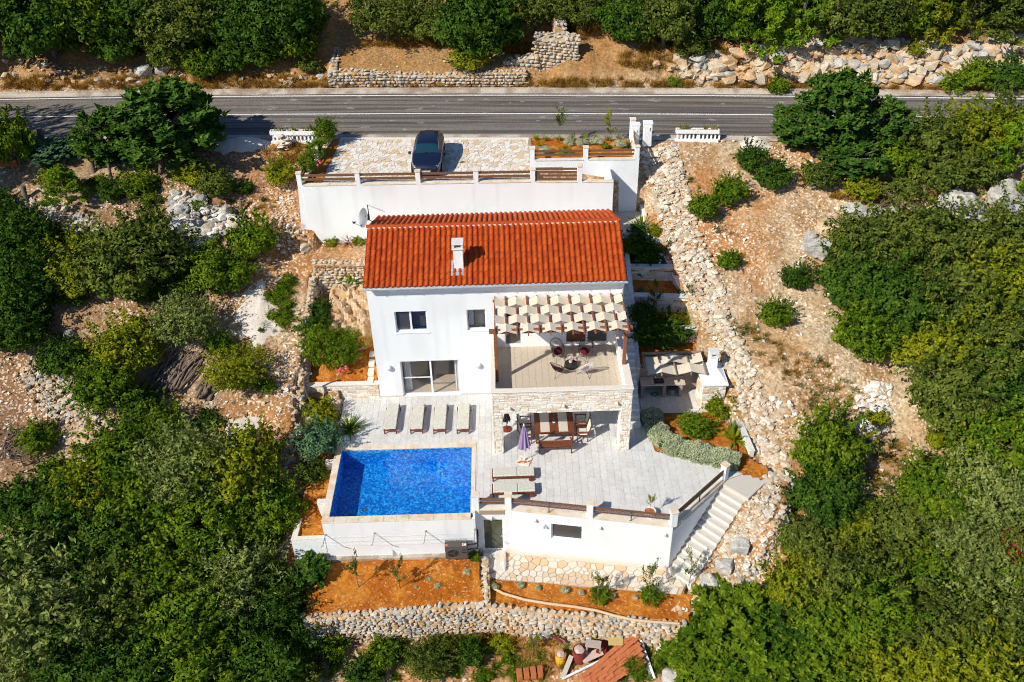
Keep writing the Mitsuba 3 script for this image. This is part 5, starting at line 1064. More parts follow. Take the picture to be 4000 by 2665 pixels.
for z in (0.50, 0.58, 0.66, 0.74): obj('slat', cb(bx0 + 0.03, bx1 - 0.03, by - 0.055, by - 0.03, z, z + 0.055, 0.004), 'teak', bk)
obj('top_rail', cb(bx0 - 0.03, bx1 + 0.03, by - 0.09, by - 0.03, 0.84, 0.92, 0.008), 'teak', bk); obj('centre_post', cb(tx - 0.04, tx + 0.02, by - 0.06, by - 0.02, 0.42, 0.84, 0.005), 'teak', bk)
obj('seat', cb(bx0 + 0.03, bx1 - 0.03, by, by + 0.46, 0.36, 0.41, 0.006), 'teak', bk)
for x0 in (bx0 + 0.04, tx + 0.02):
    m, uv = uvbox(x0, x0 + 0.72, by + 0.02, by + 0.48, 0.412, 0.475); obj('cushion', m, 'striped_fabric', bk, uv=uv)
    obj('cushion_back', hull([(x, y, z) for x in (x0, x0 + 0.72) for y, z in ((by + 0.0, 0.48), (by + 0.08, 0.48), (by - 0.02, 0.87), (by + 0.05, 0.87))]), 'runner_cloth', bk)
# ---------------------------------------------------------------- balcony chairs and table
def wire_chair(px, py, face, lab, frame='black_metal'):
    p = atz(px, py, 3.085); k = thing('string_chair', lab, 'chair'); M = mat4((p[0], p[1], 3.085), face)   # local: faces -y, back towards +y
    c = np.array([0, 0.10, 0.62]); ex = np.array([1, 0, 0]); ey = np.array([0, 0.66, 0.75]); ey /= np.linalg.norm(ey); nz = np.cross(ex, ey)
    rim = [c + ex * 0.36 * math.cos(a) * (1 + 0.12 * math.sin(a)) + ey * 0.50 * math.sin(a) for a in np.linspace(0, 2 * math.pi, 41)]
    obj('rim', tube(rim, 0.016, 7, False), frame, k, smooth=True, tw=M)
    hub = c - ey * 0.16 + np.array([0, 0.07, -0.24])
    hr = [hub + ex * 0.12 * math.cos(a) + ey * 0.12 * math.sin(a) for a in np.linspace(0, 2 * math.pi, 41)]
    obj('strings', cat([tube([a, a * 0.4 + b * 0.6 + np.array([0, 0.02, -0.05]), b], 0.0045, 3, False) for a, b in zip(rim, hr)] + [tube([(a + rim[i + 1]) / 2, (hr[i] + hr[i + 1]) / 2], 0.0045, 3, False) for i, a in enumerate(rim[:-1])]), frame, k, tw=M)
    obj('hub', tube(hr, 0.012, 5, False), frame, k, tw=M)
    for lx, ly in ((-0.34, -0.25), (0.34, -0.25), (0.0, 0.42)): obj('leg', tube([hub + np.array([lx * 0.25, ly * 0.2, 0.02]), (lx, ly, 0.0)], 0.011, 6), frame if frame != 'white_paint' else 'black_metal', k, tw=M)
    obj('cushion', trimesh.creation.icosphere(2, 1.0).apply_transform(np.diag([0.24, 0.20, 0.075, 1])).apply_transform(trimesh.transformations.rotation_matrix(0.9, (1, 0, 0))).apply_translation(hub + np.array([0, -0.02, 0.16])), 'maroon_fabric', k, smooth=True, tw=M)
def zc6(x, y): return 2130 + x * 250 / 1120, 1310 + y * 250 / 1120
wire_chair(*zc6(235, 400), math.radians(35), 'black string chair with a maroon cushion, upper left of the balcony group')
wire_chair(*zc6(680, 400), math.radians(-35), 'black string chair with a maroon cushion, upper right of the balcony group')
wire_chair(*zc6(225, 690), math.radians(150), 'black string chair with a maroon cushion, lower left of the balcony group')
wire_chair(*zc6(690, 690), math.radians(-150), 'white rimmed string chair with a maroon cushion on the balcony', 'white_paint')
tpb = atz(*zc6(445, 545), 3.085)
ctb = thing('side_table', 'round black string table with a glass top between the balcony chairs', 'table')
obj('ring', cat([tube([(tpb[0] + rr * math.cos(a), tpb[1] + rr * math.sin(a), z) for a in np.linspace(0, 6.2832, 37)], 0.011, 6, False) for rr, z in ((0.34, 3.54), (0.33, 3.12))]), 'black_metal', ctb, smooth=True)
obj('drum', lathe([(0.001, 3.30), (0.315, 3.30), (0.315, 3.115), (0.001, 3.115)], 28, (tpb[0], tpb[1], 0)), 'black_metal', ctb, smooth=40)
for a in (0.4, 2.5, 4.6): obj('leg', tube([(tpb[0] + 0.335 * math.cos(a), tpb[1] + 0.335 * math.sin(a), z) for z in (3.085, 3.54)], 0.010, 6), 'black_metal', ctb)
vs = thing('flower_vase', 'white vase with small colourful flowers on the balcony table', 'vase')
obj('vase', lathe([(0.001, 0), (0.055, 0), (0.10, 0.10), (0.09, 0.17), (0.001, 0.16)], 18, (tpb[0], tpb[1] + 0.02, 3.302)), 'ceramic_white', vs, smooth=40)
fr_ = np.random.default_rng(8)
for mt in ('petal_pink', 'petal_white', 'sign_blue'): obj('flower', cat([trimesh.creation.icosphere(1, 0.028).apply_translation((tpb[0] + fr_.normal(0, .05), tpb[1] + 0.02 + fr_.normal(0, .05), 3.50 + fr_.uniform(0, .06))) for _ in range(7)]), mt, vs)
# ---------------------------------------------------------------- shower, boards, pots, road planters, meter boxes
sw = thing('outdoor_shower', 'curved dark grey shower column at the left corner of the terrace', 'shower')
obj('column', tube([(-3.62, -0.70, 0.0), (-3.66, -0.72, 0.9), (-3.70, -0.70, 1.7), (-3.64, -0.66, 2.05), (-3.46, -0.62, 2.22), (-3.40, -0.60, 2.22)], [0.075, 0.075, 0.07, 0.065, 0.06, 0.055], 12), 'dark_grey', sw, smooth=True)
obj('shower_head', lathe([(0.001, 0), (0.08, 0), (0.08, 0.02), (0.001, 0.03)], 16, (-3.32, -0.58, 2.16)), 'grey_metal', sw); obj('base', cb(-3.85, -3.40, -1.25, -0.45, -0.02, 0.05, 0.01), 'offwhite_concrete', sw)
gb = struct('gravel_bed', prism(Polygon([(-3.38, -1.25), (-1.97, -1.25), (-1.97, -0.05), (-3.38, -0.05)]), -0.3, -0.015), 'grout_dark', label='small pebble bed around the wooden shower board')
P_ = Pile(gb, 0, 'pebble', ['limestone_pale', 'cut_tan', 'limestone_grey'])
for _ in range(420): s_ = rk.uniform(0.04, 0.09); P_.add((rk.uniform(-3.36, -2.0), rk.uniform(-1.22, -0.08), 0.0), s_, s_ * .8, s_ * .6)
P_.done()
wb = thing('shower_board', 'weathered pinkish wooden board on the pebbles by the shower', 'board')
for k in range(5): obj('plank', cb(-3.30, -2.05, -1.05 + k * 0.175, -0.885 + k * 0.175, 0.03, 0.07, 0.004), 'sheet_pink', wb)
wl = thing('white_planter_wall_strip', 'white concrete edge below the shower beside the path', 'kerb'); obj('strip', cat([cb(-3.98, -3.42, -1.52, -1.27, -0.3, -0.02, 0.01)]), 'offwhite_concrete', wl)
po = atz(2538, 2015, 0.0)
pt_ = thing('potted_tree', 'small lemon tree in a white pot by the plank fence of the terrace', 'potted plant')
POT = (po[0], po[1])
obj('pot', lathe([(0.001, 0), (0.20, 0), (0.27, 0.32), (0.245, 0.32), (0.23, 0.26), (0.001, 0.26)], 24, (po[0], po[1], 0)), 'ceramic_white', pt_, smooth=30); obj('soil', lathe([(0.001, 0.275), (0.235, 0.265)], 20, (po[0], po[1], 0)), 'terracotta', pt_)
def road_planter(x, y, z, rz, n, lab, seed, w=1.45):
    k = thing('balustrade_planter', lab, 'planter'); M = mat4((x, y, z), rz); W = n * w
    obj('base', cb(0, W, -0.16, 0.16, -0.05, 0.12, 0.015), 'white_paint', k, tw=M)
    for i in range(n):
        tr = prism(sbox(i * w + 0.01, -0.17, (i + 1) * w - 0.01, 0.17).difference(sbox(i * w + 0.06, -0.11, (i + 1) * w - 0.06, 0.11)), 0.56, 0.76); t = obj('trough', cat([tr, bb(i * w + 0.01, (i + 1) * w - 0.01, -0.169, 0.169, 0.53, 0.559)]), 'white_paint', k, tw=M); obj('soil', bb(i * w + 0.06, (i + 1) * w - 0.06, -0.11, 0.11, 0.6, 0.70), 'red_soil', t, tw=M)
        for j in range(6): obj('baluster', hull([(i * w + 0.14 + j * 0.235 + a, b, c) for a in (-0.035, 0.035) for b in (-0.05, 0.05) for c in (0.24, 0.529)] + [(i * w + 0.14 + j * 0.235 + a, b, 0.121) for a in (-0.055, 0.055) for b in (-0.06, 0.06)]), 'white_paint', k, tw=M)
    r_ = np.random.default_rng(seed); ms = []
    for _ in range(7 * n):
        x0 = r_.uniform(0.1, W - 0.1)
        for a in r_.uniform(0, 6.28, 5): ms.append(tube([(x0, 0, 0.70), (x0 + 0.05 * math.cos(a), 0.03 * math.sin(a), 0.90), (x0 + 0.14 * math.cos(a), 0.08 * math.sin(a), r_.uniform(0.98, 1.12))], [0.02, 0.016, 0.002], 3))
    obj('leaves', cat(ms), 'leaf_yellow', k, tw=M)
pA = atz(1062, 555, 8.4); road_planter(pA[0], pA[1], 8.38, -0.055, 2, 'weathered white balustrade planter by the road left of the driveway', 1)
pB = atz(2636, 548, 8.4); road_planter(pB[0], pB[1], 8.36, -0.085, 2, 'clean white balustrade planter by the road right of the meter boxes', 2, 1.28)
for px, py, lab, w in ((2478, 562, 'left of the two white utility cabinets at the end of the flower bed', 0.50), (2526, 560, 'right and slightly taller of the two white utility cabinets by the road', 0.52)):
    p = atz(px, py, 8.5); k = thing('utility_cabinet', lab, 'cabinet'); M = mat4((p[0], p[1], 8.4), -0.05); hh = 1.32 if w < .51 else 1.40
    obj('cabinet', cb(-w / 2, w / 2, -0.22, 0.22, 0, hh, 0.015), 'white_frame', k, tw=M); obj('top', cb(-w / 2 - 0.03, w / 2 + 0.03, -0.25, 0.25, hh, hh + 0.05, 0.012), 'white_frame', k, tw=M)
    d_ = obj('door', cb(-w / 2 + 0.04, w / 2 - 0.04, -0.235, -0.221, 0.12, hh - 0.08, 0.004), 'white_paint', k, tw=M)
    obj('rib', cat([bb(-w / 2 + 0.10 + i * 0.08, -w / 2 + 0.12 + i * 0.08, -0.245, -0.236, 0.2, hh - 0.15) for i in range(4)]), 'white_frame', d_, tw=M); obj('window_slot', bb(w / 2 - 0.16, w / 2 - 0.10, -0.241, -0.236, hh - 0.45, hh - 0.25), 'dark_grey', d_, tw=M)
obj('garden_box', cb(8.72, 9.10, 10.05, 10.35, 8.5, 8.78, 0.03), 'green_plastic', None, label='small dark green plastic box in the corner of the flower bed', cat_='box')
hp = [c for c in ((1866, 2150), (1870, 2210), (1885, 2262), (1915, 2292), (1965, 2318), (2050, 2343), (2140, 2358), (2240, 2370), (2330, 2385), (2400, 2405), (2480, 2423), (2560, 2430), (2655, 2437))]
hz = [-2.75, -2.86, -2.92, -2.95, -2.98, -3.0, -3.0, -3.02, -3.02, -3.03, -3.02, -3.0, -2.98]
obj('garden_hose', tube([atz(px, py, z) for (px, py), z in zip(hp, hz)], 0.065, 8), 'hose_tan', None, smooth=True, label='thick tan corrugated hose curving through the lower red soil bed', cat_='hose')
# ---------------------------------------------------------------- vegetation
def quads(c, ax, ln, wd, nrm, curl=0.0):
    "pointed leaves: centres c, long axes ax, half length ln, half width wd"
    ax = ax / (np.linalg.norm(ax, axis=1, keepdims=True) + 1e-9); sd = np.cross(ax, nrm); sd /= np.linalg.norm(sd, axis=1, keepdims=True) + 1e-9
    ln, wd = np.asarray(ln)[:, None], np.asarray(wd)[:, None]; n = len(c); i = np.arange(n) * 4
    v = np.stack([c - ax * ln, c + sd * wd - ax * ln * 0.1, c + ax * ln, c - sd * wd - ax * ln * 0.1], 1).reshape(-1, 3)
    return v, np.vstack([np.stack([i, i + 1, i + 2], 1), np.stack([i, i + 2, i + 3], 1)])
def vjoin(ps):
    o, V, F = 0, [], []
    for v, f in ps: V.append(v); F.append(f + o); o += len(v)
    return trimesh.Trimesh(np.vstack(V), np.vstack(F), process=False)
def unit(r, n): p = r.normal(size=(n, 3)); return p / np.linalg.norm(p, axis=1, keepdims=True)
def bush(seed, nc=42, per=110, leaf=0.06, rc=0.30, asp=0.45, flat=0.85, sprig=26, low=-0.35):
    "rounded broadleaf crown of unit radius standing on the ground: clumps of small leaves, uneven outline, protruding sprigs"
    r = np.random.default_rng(seed); lob = unit(r, 7); lw = r.uniform(0.72, 1.12, 7)
    d = unit(r, nc * 4); d = d[d[:, 2] > low][:nc]; m = (lw[np.argmax(d @ lob.T, 1)] * r.uniform(0.55, 1.0, len(d)))[:, None]
    cc = d * m * 0.82; cc[:, 2] = cc[:, 2] * flat; P, N = [], []
    for c in cc:
        q = unit(r, per) * (r.uniform(0.25, 1, (per, 1)) ** 0.5) * rc * r.uniform(0.7, 1.25); P.append(c + q * [1, 1, 0.75]); N.append(q / (np.linalg.norm(q, axis=1, keepdims=True) + 1e-9) + c * 0.6 + [0, 0, 0.35])
    for _ in range(sprig):
        a = unit(r, 1)[0]; a[2] = abs(a[2]) * 0.9 + 0.1; a /= np.linalg.norm(a); b = a * r.uniform(0.75, 0.95) * lw[np.argmax(lob @ a)]; k = 16; t = np.linspace(0, 1, k)[:, None]
        P.append(b + (a + unit(r, 1) * 0.5) * t * r.uniform(0.18, 0.36) + r.normal(0, 0.022, (k, 3))); N.append(unit(r, k) + a * 0.5)
    P, N = np.vstack(P), np.vstack(N); N += unit(r, len(P)) * 0.7; N /= np.linalg.norm(N, axis=1, keepdims=True); n = len(P)
    ax = np.cross(N, unit(r, n)); s = leaf * r.uniform(0.6, 1.3, n); P[:, 2] = np.maximum(P[:, 2] + 0.62 * flat, 0.02)
    return vjoin([quads(P, ax, s, s * asp, N)])
def fig_tree(seed, nb=150, leaf=0.15):
    r = np.random.default_rng(seed); ps = []
    for _ in range(nb):
        d = unit(r, 1)[0]; d[2] = d[2] * 0.85 + 0.1; c = d * r.uniform(0.25, 1.0) ** 0.6 * r.uniform(0.75, 1.0) * [1, 1, 0.8]; k = 22
        e = unit(r, k); e[:, 2] = np.abs(e[:, 2]) * 0.6; q = c + e * 0.13 + d * r.uniform(0, 0.12, (k, 1)); N = e * 0.5 + [0, 0, 0.8] + unit(r, k) * 0.35; s = leaf * r.uniform(0.45, 0.8, k)
        q[:, 2] = np.maximum(q[:, 2] + 0.6, 0.03); ps.append(quads(q, e + unit(r, k) * 0.4, s, s * 0.55, N)); ps.append(quads(q + e * s[:, None] * .2, np.cross(N, e), s * 0.7, s * 0.35, N))
    return vjoin(ps)
def pine(seed, nb=110):
    r = np.random.default_rng(seed); ps = []
    for _ in range(nb):
        z = r.uniform(0.05, 1.5); R = (1.0 - (z / 1.65) ** 1.5) * r.uniform(0.35, 1.0); a = r.uniform(0, 6.28); c = np.array([R * math.cos(a), R * math.sin(a), z]); k = 55
        d = np.array([math.cos(a), math.sin(a), 0.5]); t = r.uniform(0, 1, k)[:, None]; q = c + (d * t - [0, 0, 0]) * 0.26 + r.normal(0, 0.035, (k, 3)); e = d * 0.8 + unit(r, k) * 0.9; N = unit(r, k); s = r.uniform(0.05, 0.10, k); ps.append(quads(q, e, s, s * 0.26, N))
    return vjoin(ps)
def sapling(seed, leaf=0.055, nb=9, per=34, spread=0.45):
    "unit height young tree, sparse slender foliage"
    r = np.random.default_rng(seed); ps, tr = [], [tube([(0, 0, 0), (0.02, 0.01, 0.3), (0.0, 0.0, 0.62), (0.03, 0, 0.85)], [0.018, 0.015, 0.010, 0.004], 5)]
    for i in range(nb):
        z = r.uniform(0.25, 0.75); a = r.uniform(0, 6.28); L = r.uniform(0.6, 1.0) * spread * (1.1 - 0.6 * z); e = np.array([math.cos(a) * L, math.sin(a) * L, z + r.uniform(0.12, 0.38)]); b = np.array([0.01, 0, z]); tr.append(tube([b, (b + e) / 2 + [0, 0, -.02], e], [0.008, 0.006, 0.002], 4))
        t = r.uniform(0.25, 1.08, (per, 1)); q = b + (e - b) * t + r.normal(0, 0.035, (per, 3)); N = unit(r, per) + [0, 0, .5]; s = leaf * r.uniform(0.6, 1.2, per); ps.append(quads(q, (e - b) + unit(r, per) * 0.35, s, s * 0.30, N))
    return vjoin(ps), cat(tr)
def blades(seed, n, L, w, up=0.8, bend=0.5, r0=0.05):
    "rosette or tuft of bent strap leaves of about unit length"
    r = np.random.default_rng(seed); V, F, o = [], [], 0
    for i in range(n):
        a = r.uniform(0, 6.28); el = r.uniform(1 - up, 1.0) * 1.45; l = L * r.uniform(0.7, 1.1); d = np.array([math.cos(a) * math.cos(el), math.sin(a) * math.cos(el), math.sin(el)]); s = np.array([-math.sin(a), math.cos(a), 0]); b = np.array([math.cos(a), math.sin(a), 0]) * r0 * r.uniform(0, 1)
        for j, t in enumerate((0, 0.35, 0.7, 1.0)):
            p = b + d * l * t - np.array([0, 0, 1]) * bend * l * t * t * (1 - math.sin(el) * 0.7) ; ww = w * (1.0, 0.95, 0.6, 0.05)[j]; V += [p + s * ww, p - s * ww]
        for j in range(3): q = o + 2 * j; F += [(q, q + 1, q + 3), (q, q + 3, q + 2)]
        o += 8
    return trimesh.Trimesh(V, F, process=False)
def trunk(seed, hgt=0.7, r0=0.06, nb=6):
    r = np.random.default_rng(seed); ms = [tube([(0, 0, -0.25), (0.03, 0.02, hgt * 0.4), (0, 0.03, hgt)], [r0, r0 * 0.8, r0 * 0.5], 7)]
    for _ in range(nb):
        a = r.uniform(0, 6.28); z = r.uniform(0.15, 0.9) * hgt; ms.append(tube([(0, 0, z), (0.3 * math.cos(a), 0.3 * math.sin(a), z + 0.22), (0.62 * math.cos(a), 0.62 * math.sin(a), z + r.uniform(0.3, 0.55))], [r0 * 0.5, r0 * 0.35, r0 * 0.12], 5))
    return cat(ms)
GEO = {}
def geo(name):
    if name not in GEO:
        k, s = name.rsplit('-', 1); s = int(s)
        GEO[name] = {'big': lambda: (bush(s, 150, 75, 0.050, 0.20, sprig=90), trunk(s)), 'mid': lambda: (bush(s + 50, 75, 70, 0.068, 0.26, sprig=50), trunk(s)), 'low': lambda: (bush(s + 90, 34, 60, 0.085, 0.33, flat=0.7, sprig=22), trunk(s, 0.4, 0.05, 4)),
                     'twig': lambda: (bush(s + 130, 90, 60, 0.050, 0.22, asp=0.36, sprig=190), trunk(s, nb=10)), 'fig': lambda: (fig_tree(s), trunk(s, 0.8, 0.07, 9)), 'pine': lambda: (pine(s), trunk(s, 1.3, 0.05, 5)), 'sap': lambda: sapling(s), 'oleander': lambda: (bush(s + 300, 60, 60, 0.095, 0.27, asp=0.20, flat=1.0, sprig=60), None),
                     'tuft': lambda: (blades(s, 150, 1.0, 0.016, 0.75, 0.55, 0.25), None), 'grass': lambda: (blades(s, 60, 1.0, 0.022, 0.6, 0.4, 0.35), None), 'agave': lambda: (blades(s, 46, 1.0, 0.05, 0.95, 0.45, 0.08), None), 'spike': lambda: (blades(s, 70, 1.0, 0.028, 1.05, 0.10, 0.04), None), 'cushion': lambda: (bush(s + 200, 40, 60, 0.085, 0.30, asp=0.22, flat=0.62, sprig=0, low=-0.1), None),
                     'bare': lambda: (trunk(s, 0.9, 0.03, 26), None)}[k]()
        GEO[name] = tuple(None if m is None else mikit.ply(m) for m in GEO[name])
    return GEO[name]
PART = {'big': 'crown', 'mid': 'crown', 'fig': 'crown', 'pine': 'crown', 'twig': 'crown', 'low': 'foliage', 'sap': 'crown', 'oleander': 'foliage'}
vr = np.random.default_rng(2024)
def plant(name, label, cat_, p, rad, g, leaf, rz=None, hz=1.0, group=None):
    kind = g.split('-')[0]; gid = f"model_{g.replace('-', '_')}_{leaf}"; crown, tr = geo(g)
    if gid not in scene:
        d = {'type': 'shapegroup', PART.get(kind, 'leaves'): {**crown, 'bsdf': {'type': 'ref', 'id': leaf}}}
        if tr is not None: d['trunk' if kind in ('big', 'mid', 'fig', 'pine', 'twig', 'sap') else 'stem'] = {**tr, 'bsdf': {'type': 'ref', 'id': 'bark'}}
        scene[gid] = d
    key = nkey(name); labels[key] = {'label': label, 'category': cat_}
    if group: labels[key]['group'] = group
    scene[key] = {'type': 'instance', 'shapegroup': {'type': 'ref', 'id': gid}, 'to_world': mat4(p, vr.uniform(0, 6.28) if rz is None else rz, (rad, rad, rad * hz))}
    return key
def V(dx, dy, r, g, leaf, name, label, cat_='tree', hz=1.0, hc=None, **k):
    "a plant whose crown centre is seen at (dx, dy) of the 2353 px wide photograph with a radius of r of those pixels"
    px, py = dx * 1.7, dy * 1.7; d = np.linalg.norm(G(px, py) - CAM) ; R = r * 1.7 / FOC * d * 0.97
    p = G(px, py, R * 0.62 * hz); R = (0.92 if 1180 < px < 2600 and py > 2350 else 1.02 if px < 1150 and 700 < py < 1700 else 1.2) * r * 1.7 / FOC * np.linalg.norm(p - CAM); return plant(name, label, cat_, (p[0], p[1], p[2] - 0.05), R, g, leaf, hz=hz, **k)
